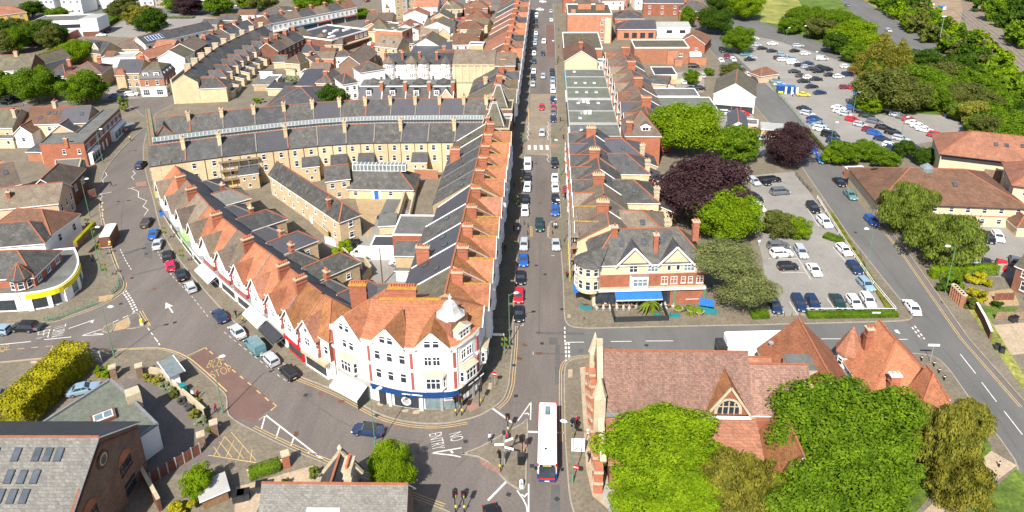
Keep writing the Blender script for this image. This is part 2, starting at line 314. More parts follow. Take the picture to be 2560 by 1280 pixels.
def chim_mesh(w, d, h, n, m, pm, cap):
    k = (w, d, h, n, m, pm, cap)
    if k not in CH:
        b = MB().box(-w/2, w/2, -d/2, d/2, 0, h, m); e = .09
        b.box(-w/2-e, w/2+e, -d/2-e, d/2+e, h*.72, h*.72+.14, m); b.box(-w/2-e, w/2+e, -d/2-e, d/2+e, h-.32, h-.1, m); b.box(-w/2-e*1.6, w/2+e*1.6, -d/2-e*1.6, d/2+e*1.6, h-.1, h+.08, cap)
        for i in range(n):
            t = (i+.5)/n-.5; x, y = (t*w*.95, 0) if w >= d else (0, t*d*.95)
            b.tube([(x,y,h+.05),(x,y,h+.12),(x,y,h+.5),(x,y,h+.56)], [.15,.17,.13,.17], 7, pm)
        CH[k] = b.mesh('chimney')
    return CH[k]
def rect(a, b, c):
    """frame of a rectangle: a-b its front edge from left to right, c a point on the back edge, or the depth in metres"""
    ux, uy = b[0]-a[0], b[1]-a[1]; L = math.hypot(ux, uy)
    D = c if isinstance(c, (int, float)) else (-(c[0]-a[0])*uy+(c[1]-a[1])*ux)/L
    return (a[0], a[1]), math.atan2(uy, ux), L, D
def roof_faces(x0, x1, y0, y1, he, rise, kind, ov):
    """top faces of a roof, ridge and hip lines; kinds: gx gy (gables) hx hy (hips) hx0 hx1 hy0 hy1 (one hipped end) and mono +y -y +x -x"""
    if kind[0] in '+-':
        sgn = 1 if kind[0] == '+' else -1; ax = kind[1]
        zf = lambda x, y: he+rise*(((x-x0)/(x1-x0) if ax == 'x' else (y-y0)/(y1-y0)) if sgn > 0 else (1-((x-x0)/(x1-x0) if ax == 'x' else (y-y0)/(y1-y0))))
        P_ = [(x0-ov,y0-ov),(x1+ov,y0-ov),(x1+ov,y1+ov),(x0-ov,y1+ov)]; return [[(x,y,zf(x,y)+.04) for x, y in P_]], []
    if kind[1] == 'y':
        F, E = roof_faces(y0, y1, x0, x1, he, rise, kind[0]+'x'+kind[2:], ov); sw = lambda p: (p[1], p[0], p[2])
        return [[sw(p) for p in f[::-1]] for f in F], [(sw(a), sw(b)) for a, b in E]
    D = y1-y0; ym = (y0+y1)/2; k = rise/(D/2); hr = he+rise+.04; ze = he-ov*k+.04
    hip0 = kind[0] == 'h' and (len(kind) == 2 or kind[2] == '0'); hip1 = kind[0] == 'h' and (len(kind) == 2 or kind[2] == '1')
    ins = min(D/2, (x1-x0)/2-.02 if hip0 and hip1 else x1-x0-.1)
    a = x0+ins if hip0 else x0-ov; b = x1-ins if hip1 else x1+ov; X0 = x0-ov; X1 = x1+ov; Y0 = y0-ov; Y1 = y1+ov
    F = [[(X0,Y0,ze),(X1,Y0,ze),(b,ym,hr),(a,ym,hr)], [(X1,Y1,ze),(X0,Y1,ze),(a,ym,hr),(b,ym,hr)]]; E = [((a,ym,hr),(b,ym,hr))]
    if hip0: F.append([(X0,Y1,ze),(X0,Y0,ze),(a,ym,hr)]); E += [((X0,Y0,ze),(a,ym,hr)), ((X0,Y1,ze),(a,ym,hr))]
    if hip1: F.append([(X1,Y0,ze),(X1,Y1,ze),(b,ym,hr)]); E += [((X1,Y0,ze),(b,ym,hr)), ((X1,Y1,ze),(b,ym,hr))]
    return F, E
class Bld:
    def __init__(s, name, label, cat, fr, group=None, parent=None, local=None):
        if parent: s.o = ob(name, None, parent, (*local[0], local[2] if len(local) > 2 else 0), local[1]); s.L = s.D = 0
        else: s.o = thing(name, label, cat, fr[0], fr[1], group); s.L, s.D = fr[2], fr[3]
    def part(s, name, mb, parent=None, **k): return ob(name, mb, parent or s.o, **k)
    def block(s, x0, x1, y0, y1, he, rise, kind, wall='brick_buff', roofm='slate', z0=0, ov=.3, ridge='ridge_red', trim='trim_white', side=None, para=.35, deck=None):
        """walls and roof of one box of the building"""
        w = MB(); r = MB(); side = side or wall
        P4 = [(x0,y0),(x1,y0),(x1,y1),(x0,y1)]
        if kind == 'flat':
            w.prism(P4, z0, he+para, wall); r.box(x0+.22, x1-.22, y0+.22, y1-.22, he-.2, he, roofm)
            w.f.pop(); w.m.pop()       # open the top, then a coping round it
            e = .05
            for q in ((x0-e,x1+e,y0-e,y0+.25),(x0-e,x1+e,y1-.25,y1+e),(x0-e,x0+.25,y0+.25,y1-.25),(x1-.25,x1+e,y0+.25,y1-.25)): w.box(*q, he-.05, he+para+.03, trim)
            s.part('wall', w); return s.part('roof', r)
        h = lambda x, y: he
        if kind[0] in '+-':
            sg = kind[0] == '+'; f = (lambda x, y: (x-x0)/(x1-x0)) if kind[1] == 'x' else (lambda x, y: (y-y0)/(y1-y0)); h = lambda x, y: he+rise*(f(x,y) if sg else 1-f(x,y))
        for i in range(4):
            a, b = P4[i], P4[(i+1) % 4]; m = wall if i == 0 else side; pts = [(*a,z0),(*b,z0),(*b,h(*b)),(*a,h(*a))]
            gable = (kind[1:2] == 'x' and i in (1, 3) or kind[1:2] == 'y' and i in (0, 2)) and kind[0] in 'gh'
            if gable and kind[0] == 'h': gable = len(kind) > 2 and ((kind[2] == '1') == (i in (0, 3)))
            if gable: pts = [(*a,z0),(*b,z0),(*b,he),((a[0]+b[0])/2,(a[1]+b[1])/2,he+rise),(*a,he)]
            w.poly(pts, m)
        s.part('wall', w)
        F, E = roof_faces(x0, x1, y0, y1, he, rise, kind, ov); cnt = {}
        for f in F:
            r.poly(f, roofm)
            for p, q in zip(f, f[1:]+f[:1]): key = tuple(sorted((tuple(round(c,3) for c in p), tuple(round(c,3) for c in q)))); cnt[key] = cnt.get(key, 0)+1
        for (p, q), c in cnt.items():
            if c == 1: r.poly([p, q, (q[0],q[1],q[2]-.2), (p[0],p[1],p[2]-.2)], trim)
        ro = s.part('roof', r)
        if ridge and E:
            g = MB()
            for p, q in E: g.bar((p[0],p[1],p[2]+.03), (q[0],q[1],q[2]+.03), .26, .14, ridge)
            ob('ridge', g, ro)
        return ro
    def win(s, face, z, w, h, xs, st='w', x0=0, x1=None, y0=0, y1=None, split=False, name='window'):
        """windows along one face (0 front, 1 right, 2 back, 3 left); xs = list of distances from that face's left end as seen from outside, or a count"""
        x1 = s.L if x1 is None else x1; y1 = s.D if y1 is None else y1; Lf = (x1-x0) if face in (0, 2) else (y1-y0)
        if isinstance(xs, int): xs = [Lf*(i+.5)/xs for i in range(xs)]
        for t in xs:
            p, rz = (((x0+t, y0), 0), ((x1, y0+t), PI/2), ((x1-t, y1), PI), ((x0, y1-t), -PI/2))[face]
            if split:
                f, g, k = win_split(w, h, st); o = ob(name, None, s.o, (*p, z), rz); ob('frame', f, o); ob('pane', g, o); ob('sill', k, o)
            else: ob(name, win_mesh(w, h, st), s.o, (*p, z), rz)
    def chim(s, x, y, zb, h, w=1.4, d=.7, n=4, m='brick_red', pm='pot', cap='stone'): ob('chimney', chim_mesh(w, d, h, n, m, pm, cap), s.o, (x, y, zb))
    def skyl(s, x, y, z, slope, w=.8, h=1.1, rz=0):
        o = ob('roof_window', sky_mesh(w, h), s.o, (x, y, z)); o.rotation_euler = (slope, 0, rz); return o
    def bargable(s, x, y, zt, w, h, t=.12): pass
def dormer(B, x, y, z, w, h, depth, roofm='slate', m='trim_white', kind='gy', rise=.7, face='render_white', st='w', rz=0):
    """dormer window: a small gabled box with its own window"""
    d = Bld('dormer', None, None, None, parent=B.o, local=((x, y), rz, z)); d.L, d.D = w, depth
    F, E = roof_faces(-w/2, w/2, 0, depth, h, rise, kind, .15) if kind != 'flat' else ([[(-w/2-.1,-.1,h),(w/2+.1,-.1,h),(w/2+.1,depth,h),(-w/2-.1,depth,h)]], [])
    b = MB(); b.prism([(-w/2,0),(w/2,0),(w/2,depth),(-w/2,depth)], -.6, h, face, roofm)
    if kind == 'gy': b.poly([(-w/2,0,h),(w/2,0,h),(0,0,h+rise)], face)
    for f in F: b.poly(f, roofm); b.poly([(p[0],p[1],p[2]-.12) for p in f[::-1]], m)
    if kind == 'gy':
        for sx_ in (-1, 1): b.bar((sx_*(w/2+.18), -.17, h-.16), (0, -.17, h+rise), .1, .24, m)
    d.part('cheeks', b); ob('window', win_mesh(w*.7, h*.72, st), d.o, (0, 0, h*.12)); return d
def simple(name, label, cat, a, b, c, he, rise, kind, wall='brick_buff', roofm='slate', wins=(), chims=(), skys=(), group=None, **kw):
    """a plain building of one box. wins: (face, z, w, h, count or list, style); chims: (fx, fy, height, pots[, w, d, mat]); skys: (fx, fy) on the roof"""
    B = Bld(name, label, cat, rect(a, b, c), group); L, D = B.L, B.D; B.block(0, L, 0, D, he, rise, kind, wall, roofm, **kw)
    for q in wins: B.win(*q)
    def zr(x, y):
        if kind == 'flat' or kind[0] in '+-': return he
        return he+rise*(1-abs(y-D/2)/(D/2)) if kind[1] == 'x' else he+rise*(1-abs(x-L/2)/(L/2))
    for q in chims:
        x, y = q[0]*L, q[1]*D; B.chim(x, y, zr(x, y)-.8, q[2]+.8, *(q[4:6] if len(q) > 5 else (1.3, .7)), q[3], *(q[6:7]))
    for fx, fy, *r in skys:
        x, y = fx*L, fy*D
        if kind[1:2] == 'x': sl = math.atan2(rise, D/2); B.skyl(x, y, zr(x, y)+.06, sl if fy < .5 else -sl, *(r or (.9, 1.2)))
        elif kind[1:2] == 'y':
            sl = math.atan2(rise, L/2); o = B.skyl(x, y, zr(x, y)+.06, 0, *(r or (.9, 1.2))); o.rotation_euler = (0, -sl if fx < .5 else sl, 0)
        else: B.skyl(x, y, he+.1, 0, *(r or (1., 1.)))
    return B
def lerp(a, b, t): return (a[0]+(b[0]-a[0])*t, a[1]+(b[1]-a[1])*t)
ORD = ['first','second','third','fourth','fifth','sixth','seventh','eighth','ninth','tenth','eleventh','twelfth','thirteenth','fourteenth','fifteenth','sixteenth','seventeenth','eighteenth','nineteenth','twentieth']
# ---------------------------------------------------------------- long row on the west side of the main street
def row_unit(name, label, x_f, x_r, x_b, yc, wd, zf, zr, zb, front_m, rear_m, sgn, wallm='brick_red', group=None, rear=None, cross=12.8, chims=(), skyn=0, front_tri=None, bay=True, gm='render_white', bm='trim_white', oh=.9):
    """house in a street row running north; sgn=+1 faces east (front towards +x), -1 faces west. Main ridge along the street, cross gable to the front"""
    # local frame: x' = distance behind the front, y' = along the row
    a = (x_f, yc-wd/2) if sgn > 0 else (x_f, yc+wd/2); B = Bld(name, label, 'house', (a, rad(90) if sgn > 0 else rad(-90), wd, abs(x_b-x_f)), group)
    L = wd; dr = abs(x_r-x_f); D = B.D
    w = MB(); w.poly([(0,0,0),(L,0,0),(L,0,zf),(0,0,zf)], wallm)
    for x, f in ((L, 1), (0, -1)):
        p = [(x,0,0),(x,D,0),(x,D,zb),(x,dr,zr),(x,0,zf)]; w.poly(p if f > 0 else p[::-1], wallm if rear is None else rear)
    w.poly([(L,D,0),(0,D,0),(0,D,zb),(L,D,zb)], rear or 'brick_buff'); B.part('wall', w)
    r = MB(); k = (zr-zf)/dr; k2 = (zr-zb)/(D-dr)
    r.poly([(0,-.3,zf-.3*k+.05),(L,-.3,zf-.3*k+.05),(L,dr,zr+.05),(0,dr,zr+.05)], front_tri or front_m); r.poly([(L,D+.3,zb-.3*k2+.05),(0,D+.3,zb-.3*k2+.05),(0,dr,zr+.05),(L,dr,zr+.05)], rear_m)
    ro = B.part('roof', r)
    g = MB(); g.bar((0,dr,zr+.1), (L,dr,zr+.1), .3, .16, 'ridge_red')
    g.bar((L,dr,zr+.1), (L,D,zb+.12), .18, .14, R.choice(['trim_white','ridge_grey','ridge_red','trim_white'])); g.bar((L,dr,zr+.1), (L,.2,zf+.16), .18, .14, 'render_grey' if sgn > 0 else 'ridge_red'); ob('party_coping', g, ro)
    # cross gable roof towards the street
    c = MB(); zc = cross; hw = L*.47; ze = zf-.2; xm = L/2; yb = dr*.86
    for q in ([(xm-hw,-oh,ze),(xm,-oh,zc),(xm,yb,zc),(xm-hw,yb,ze)], [(xm,-oh,zc),(xm+hw,-oh,ze),(xm+hw,yb,ze),(xm,yb,zc)]): c.poly(q[::-1], front_m)
    c.poly([(xm-hw,-oh/2,ze),(xm+hw,-oh/2,ze),(xm,-oh/2,zc-.1)], gm)
    co = B.part('gable_roof', c); t = MB(); t.bar((xm,-oh,zc+.06), (xm,yb,zc+.06), .28, .14, 'ridge_red' if R.random() < .5 else 'lichen_cap')
    for s_ in (-1, 1): t.bar((xm+s_*hw,-oh-.02,ze), (xm,-oh-.02,zc), .08, .22, 'trim_white')
    ob('bargeboard', t, co)
    if bay:
        b = MB(); b.prism([(xm-1.5,-.05),(xm+1.5,-.05),(xm+1.1,-1.),(xm-1.1,-1.)][::-1], 3.3, zf-1.2, bm, 'lead'); bo = B.part('bay', b)
        for z in (4., 6.8): ob('window', win_mesh(1.9, 1.6, 'w'), bo, (xm, -1., z))
        B.win(0, 4.2, 1., 1.5, [L*.12, L*.88]); f = MB(); f.box(.15, L-.15, -.35, -.02, 2.7, 3.3, R.choice(['charcoal','canvas_grey','teal','blue_fascia','timber'])); B.part('shop_fascia', f); f = MB(); f.box(.3, L-.3, -.12, -.02, .5, 2.6, 'glass'); B.part('shop_window', f)
    for (x, y, h, n, d) in chims: B.chim(L*x, y, zr-1.6, h+1.6, .75, d, n, 'brick_red', 'pot', 'stone') if d > .8 else B.chim(L*x, y, zr-1.6, h+1.6, 1.7, .7, n)
    for i in range(skyn):
        t = R.uniform(.25, .75); x = L*(.25+.5*i/max(1, skyn-1)); y = dr+(D-dr)*t; B.skyl(x, y, zr-(zr-zb)*t+.12, -math.atan(k2), .75, 1.1)
    return B
ROWW = 'houses in the long red roofed row west of the main street'
yc_list = [98.6,106.5,114.2,121.8,130.2,139.2,146.2,153.2,160.6,168.2]
rear_ms = ['slate_moss','slate_new','slate_new','slate_old','slate_new','slate_old','slate_old','slate','slate_old','slate_moss']
fr_ms = ['tile_orange','tile_orange','tile_orange','tile_rust','tile_red','tile_orange','tile_orange','tile_orange','tile_orange','tile_orange']
for i, yc in enumerate(yc_list):
    wd = (yc_list[i+1]-yc if i < 9 else 7.6); yy = yc; wd = min(9.2, wd)
    B = row_unit('row_house', f'{ORD[i]} house up from the domed corner building in the red roofed row', -10.0, -15.8, -24.2 if i not in (4,) else -23, yy, wd, 10.4, 13.5, 8.2, fr_ms[i], rear_ms[i], 1, group=ROWW, front_tri='tile_rust', chims=[(.5, 4.3, 1.5, 5, 1.7 if i < 9 else 1.6)], skyn=[0,2,2,2,0,2,1,2,2,2][i], rear='brick_buff')
    # local: front right = north end
    if i in (0, 2, 8): B.chim(.2, 12.0, 9., 3.6, .8, 2.3, 5, 'brick_red', 'pot')
    if i in (1, 3): # rear wings into the yard
        W_ = Bld('rear_wing', None, None, None, parent=B.o, local=((wd*.25, B.D), 0)); W_.L, W_.D = wd*.6, 5; W_.block(0, wd*.6, 0, 5, 5.6, 1.6, 'gy', 'brick_buff', 'slate'); W_.win(2, 3.2, .9, 1.3, 2)
    if i == 4: # flat roofed rear block
        W_ = Bld('rear_block', None, None, None, parent=B.o, local=((.2, B.D-1), 0)); W_.L, W_.D = wd-.4, 9; W_.block(0, wd-.4, 0, 9, 6.4, 0, 'flat', 'brick_red', 'felt', para=.15); W_.block(1, wd*.6, 9, 14, 3.2, 0, 'flat', 'render_white', 'felt_dark', para=.1)
# ---------------------------------------------------------------- white corner building with the dome
fp = sm([(-32.6,89.9),(-29.2,87.6),(-25.6,86.),(-20.,84.5),(-13.9,84.7),(-12,86.5),(-10.2,89.6),(-9.8,95)], 6)
Bc = thing('corner_building', 'white three storey curved corner building with domed turret, orange roof and shopfronts', 'building', (-20, 84.5))
ox, oy = -20, 84.5; loc = lambda p, z=0: (p[0]-ox, p[1]-oy, z)
back = [(-13.5,95),(-14,98.0),(-20,98),(-27.5,97.5)]
poly = [(p[0]-ox, p[1]-oy) for p in fp+back]
b = MB(); b.prism(poly, 3.6, 11, 'render_white'); ob('wall', b, Bc)
b = MB(); b.prism([(p[0]-ox, p[1]-oy) for p in offset(fp, .12)+back], 0, 3.6, 'render_white'); ob('shop_wall', b, Bc)
cum = [0]
for p, q in zip(fp, fp[1:]): cum.append(cum[-1]+math.hypot(q[0]-p[0], q[1]-p[1]))
TL = cum[-1]
def fat(s):
    for i in range(len(fp)-1):
        if s <= cum[i+1] or i == len(fp)-2:
            t = (s-cum[i])/(cum[i+1]-cum[i]); p = lerp(fp[i], fp[i+1], t); j = min(max(i, 1), len(fp)-3); return p, math.atan2(fp[j+1][1]-fp[j-1][1], fp[j+1][0]-fp[j-1][0])
def fseg(s0, s1, d=0, n=8): return offset([fat(s0+(s1-s0)*i/n)[0] for i in range(n+1)], -d)
def fband(name, s0, s1, z0, z1, d, m, top=None, n=10):
    o = fseg(s0, s1, d, n); i_ = fseg(s0, s1, -.05, n); b = MB(); b.prism([(p[0]-ox, p[1]-oy) for p in o+i_[::-1]], z0, z1, m, top, True); return ob(name, b, Bc)
def fput(name, me, s, z, d=0, parent=None):
    p, a = fat(s); o = ob(name, me, parent or Bc, (p[0]-ox+math.sin(a)*d, p[1]-oy-math.cos(a)*d, z), a); return o
def fwin(s, z, w, h, d=0, st='w'):
    f, g, k = win_split(w, h, st); o = fput('window', None, s, z, d); ob('frame', f, o); ob('pane', g, o); ob('sill', k, o)
fband('cornice', 0, TL, 10.75, 11.1, .28, 'trim_white', 'stone', 26); fband('shop_canopy', 7.6, TL, 3.55, 3.8, .3, 'trim_white', 'stone', 26); fband('string_course', 0, TL, 7.2, 7.36, .07, 'trim_white', n=26)
# parties: left gable bay, plain bay, two gabled bays, turret bay, street bay
PS = [.2, 7.6, 14.4, 20.6, 25.6]
for s in PS:
    b = MB(); b.box(-.22, .22, -.18, .05, 3.7, 10.7, 'trim_red'); b.box(-.3, .3, -.24, .05, 6.9, 7.4, 'trim_white'); b.box(-.3, .3, -.26, .05, 10.2, 10.9, 'trim_white'); b.box(.24, .36, -.14, .05, 3.7, 10.7, 'trim_white'); fput('pilaster', b, s, 0)
for s in (3.6,): fwin(s-.7, 8., 1., 1.5); fwin(s+.7, 8., 1., 1.5)
for s in (9.0, 11., 13.): fwin(s, 8., 1., 1.6); fwin(s, 4.7, 1., 1.7)
for s in (17.4, 23., 28.): fwin(s-.62, 8., 1.1, 1.6); fwin(s+.62, 8., 1.1, 1.6)
for s in (3.6, 17.5, 23.1, 28.2):   # oriel bays on the first floor with little stone roofs
    o = fput('oriel', None, s, 0); b = MB(); q = [(-1.7,.1),(-1.25,-.75),(1.25,-.75),(1.7,.1)]
    b.prism(q, 4.1, 6.6, 'trim_white', bottom=True); ob('bay_wall', b, o)
    b = MB(); q2 = [(-1.95,.1),(-1.45,-1.0),(1.45,-1.0),(1.95,.1)]; b.prism(q2, 6.55, 6.68, 'trim_white'); b.poly([(-1.95,.1,6.68),(-1.45,-1,6.68),(-1.2,.1,7.2)], 'stone'); b.poly([(-1.45,-1,6.69),(1.45,-1,6.69),(1.2,.1,7.2),(-1.2,.1,7.2)], 'stone'); b.poly([(1.45,-1,6.69),(1.95,.1,6.68),(1.2,.1,7.2)], 'stone'); ob('bay_roof', b, o)
    f, g, k = win_split(2.1, 1.9, 'w'); ww = ob('window', None, o, (0,-.76,4.5)); ob('frame', f, ww); ob('pane', g, ww)
    for sx_ in (-1, 1): ob('side_window', win_mesh(.6, 1.8, 'w'), o, (sx_*1.5,-.36,4.5), sx_*rad(62))
# shopfronts
fband('blue_fascia', 7.7, 21., 2.6, 3.52, .42, 'blue_fascia', n=14); fband('black_fascia', 21.05, TL, 2.6, 3.52, .42, 'charcoal', n=10); fband('grey_fascia', .6, 7.4, 2.75, 3.4, .2, 'render_grey')
for s0, s1, m in ((11.3,15.,'glass'),(16.,18.4,'glass_pale'),(18.5,20.8,'glass_pale'),(21.3,23.9,'glass'),(24.1,26.6,'glass_pale'),(26.8,30,'glass')): fband('shop_window', s0, s1, .45, 2.65, .16, m, n=4)
fput('shop_door', MB().box(-.5,.5,-.2,.05,.1,2.4,'charcoal').box(-.36,-.08,-.22,0,1.2,2.2,'glass').box(.08,.36,-.22,0,1.2,2.2,'glass'), 9.3, 0, .1)
for s in (10.6, 15.5, 18.45, 21.2, 24.): fput('shop_pier', MB().box(-.2,.2,-.3,.05,.1,2.75,'trim_white' if s < 17 else 'steel'), s, 0)
lg = MB(); lg.cyl(0,0,0,.03,.75,24,'plate_white'); lg.cyl(0,0,.03,.04,.55,24,'render_grey'); lo = fput('shop_logo', lg, 13.2, 1.6, .19); lo.rotation_euler = (rad(90), 0, lo.rotation_euler.z)
for s in (22.,22.8,23.5,24.6,25.4): fput('window_poster', MB().box(-.28,.28,-.19,-.17,.9,1.9,R.choice(['plate_white','canvas','render_grey'])), s, 0)
fput('fascia_lettering', MB().box(-1.9,-.6,-.46,-.42,3.02,3.16,'plate_white').box(-.4,1.2,-.46,-.42,3.02,3.2,'plate_white'), 14.6, 0); fput('fascia_lettering', MB().box(-1.4,-.4,-.46,-.42,3.0,3.22,'plate_white').box(-.1,.8,-.46,-.42,3.0,3.22,'plate_white').box(1.1,2.,-.46,-.42,3.0,3.22,'plate_white'), 24.2, 0)
fput('sale_sign', MB().box(-.8,.8,-.22,-.19,1.9,2.4,'plate_white').box(-.7,.7,-.23,-.22,2.12,2.32,'blue_fascia').box(-.6,.2,-.23,-.22,1.96,2.05,'red_paint'), 19.6, 0)
aw = MB(); aw.poly([(-3.,0,2.9),(3.,0,2.9),(3.,-2.3,1.75),(-3.,-2.3,1.75)][::-1], 'canvas_grey'); aw.poly([(-3,-2.3,1.75),(3,-2.3,1.75),(3,-2.3,1.45),(-3,-2.3,1.45)], 'trim_white'); aw.poly([(3,0,2.9),(3,-2.3,1.75),(3,-2.2,.1),(3,0,.1)], 'charcoal'); fput('awning', aw, 4.1, 0, .1)
# roof: ring of slopes from the cornice to the ridge, then the gables
ins = offset(fp, 6.3); rd = MB(); n = len(fp)
rg = [lerp((-27.2,92.2), (-14.6,92.4), max(0, min(1, (i/(n-1)-.1)/.75))) for i in range(n)]
ov_ = offset(fp, -.1)
for i in range(n-1): rd.poly([(*loc(ov_[i])[:2],11.08),(*loc(ov_[i+1])[:2],11.08),(*loc(rg[i+1])[:2],13.9),(*loc(rg[i])[:2],13.9)], 'tile_orange')
rd.poly([loc((-27.5,97.6),11.2),loc((-32.5,90.),11.08),loc(rg[0],13.9)][::-1], 'tile_orange'); rd.poly([loc((-14,98.),11.2),loc((-27.5,97.6),11.2),loc(rg[0],13.9),loc(rg[-1],13.9)], 'tile_orange'); rd.poly([loc((-9.8,95.1),11.08),loc((-14,98),11.2),loc(rg[-1],13.9)], 'tile_orange')
ob('roof', rd, Bc); ob('lichen_ridge', MB().bar(loc((-25.5,92.25),13.95), loc((-16,92.4),13.95), .5, .2, 'lichen_cap'), Bc)
for s, w_, st, dp in ((3.6,5.0,2,9.5), (10.9,4.6,2,3.6), (17.5,4.6,2,3.6), (28.4,3.6,1,3.2)):
    o = fput('gable', None, s, 10.9); b = MB(); h = w_*.52
    b.poly([(-w_/2,-.4,.1),(w_/2,-.4,.1),(w_/2,-.4,.5),(0,-.4,h+.35),(-w_/2,-.4,.5)], 'render_white'); ob('gable_wall', b, o)
    b = MB(); q = w_/2+.35; zz = .5-.35*h/(w_/2)
    b.poly([(-q,-.5,zz),(0,-.5,h+.5),(0,dp+1.6,h+.5),(-q,dp*.7,zz)][::-1], 'tile_rust'); b.poly([(0,-.5,h+.5),(q,-.5,zz),(q,dp*.4,zz),(0,dp+1.6,h+.5)][::-1], 'tile_orange' if dp > 5 else 'tile_rust'); ob('gable_roof', b, o)
    b = MB()
    for e in (-1, 1): b.bar((e*q,-.52,zz), (0,-.52,h+.5), .12, .34, 'trim_white')
    ob('bargeboard', b, o)
    for e in ((-.62,.62) if st == 2 else (0,)): f, g, k = win_split(1.0, 1.25, 'w'); ww = ob('window', None, o, (e,-.41,.5)); ob('frame', f, ww); ob('pane', g, ww)
tp, ta = fat(23.2)
o = ob('turret', None, Bc, (tp[0]-ox-math.sin(ta)*3.0, tp[1]-oy+math.cos(ta)*3.0, 11), ta)
b = MB(); b.box(-1.75,1.75,-1.75,1.75,-.5,3.0,'tile_red'); ob('drum', b, o)
b = MB(); b.box(-1.35,1.35,-2.6,-1.,.0,1.6,'trim_white'); b.poly([(-1.6,-2.8,1.6),(1.6,-2.8,1.6),(0,-2.8,2.3)], 'trim_white'); b.poly([(-1.6,-2.8,1.6),(0,-2.8,2.3),(0,-1.5,2.4),(-1.6,-1.5,1.7)], 'stone'); b.poly([(0,-2.8,2.3),(1.6,-2.8,1.6),(1.6,-1.5,1.7),(0,-1.5,2.4)], 'stone'); dd = ob('dormer', b, o)
ob('window', win_mesh(2.0,1.2,'w'), dd, (0,-2.61,.25))
prof = [(1.95,2.9),(1.95,3.05),(1.75,3.15),(1.35,3.6),(1.1,4.1),(.95,4.6),(.7,5.0),(.35,5.3),(.13,5.4)]
mat('dome_white', (.4,.39,.37), .2, .8, st=(3,3,.4), stain=((.33,.31,.27), 1., .6)); b = MB()
for (r0, z0), (r1, z1) in zip(prof, prof[1:]):
    sq = lambda r, j: (r*max(-1, min(1, 1.3*math.cos(2*PI*(j+.5)/8))), r*max(-1, min(1, 1.3*math.sin(2*PI*(j+.5)/8))))
    for j in range(8): b.poly([(*sq(r0,j),z0),(*sq(r0,j+1),z0),(*sq(r1,j+1),z1),(*sq(r1,j),z1)], 'dome_white')
ob('dome', b, o); ob('finial', MB().tube([(0,0,5.35),(0,0,5.55),(0,0,5.8),(0,0,6.0),(0,0,6.4)], [.2,.12,.26,.12,.04], 8, 'trim_white'), o)
for x, y, zb, h, w_, n_ in ((-29.6,95.6,9,5.4,2.6,7), (-22,93.,12,3.6,4.2,10)): ob('chimney', chim_mesh(w_,.9,h,n_,'brick_red','pot','lichen_cap'), Bc, loc((x,y),zb), 0 if n_ > 8 else .0)
# low wall and passage beside it
simple('side_passage', 'white rendered wall with red pier closing the gap beside the curved corner building', 'wall', (-36.6,92.6), (-32.9,90.3), .5, 3.1, 0, 'flat', 'render_white', 'stone', para=.1)
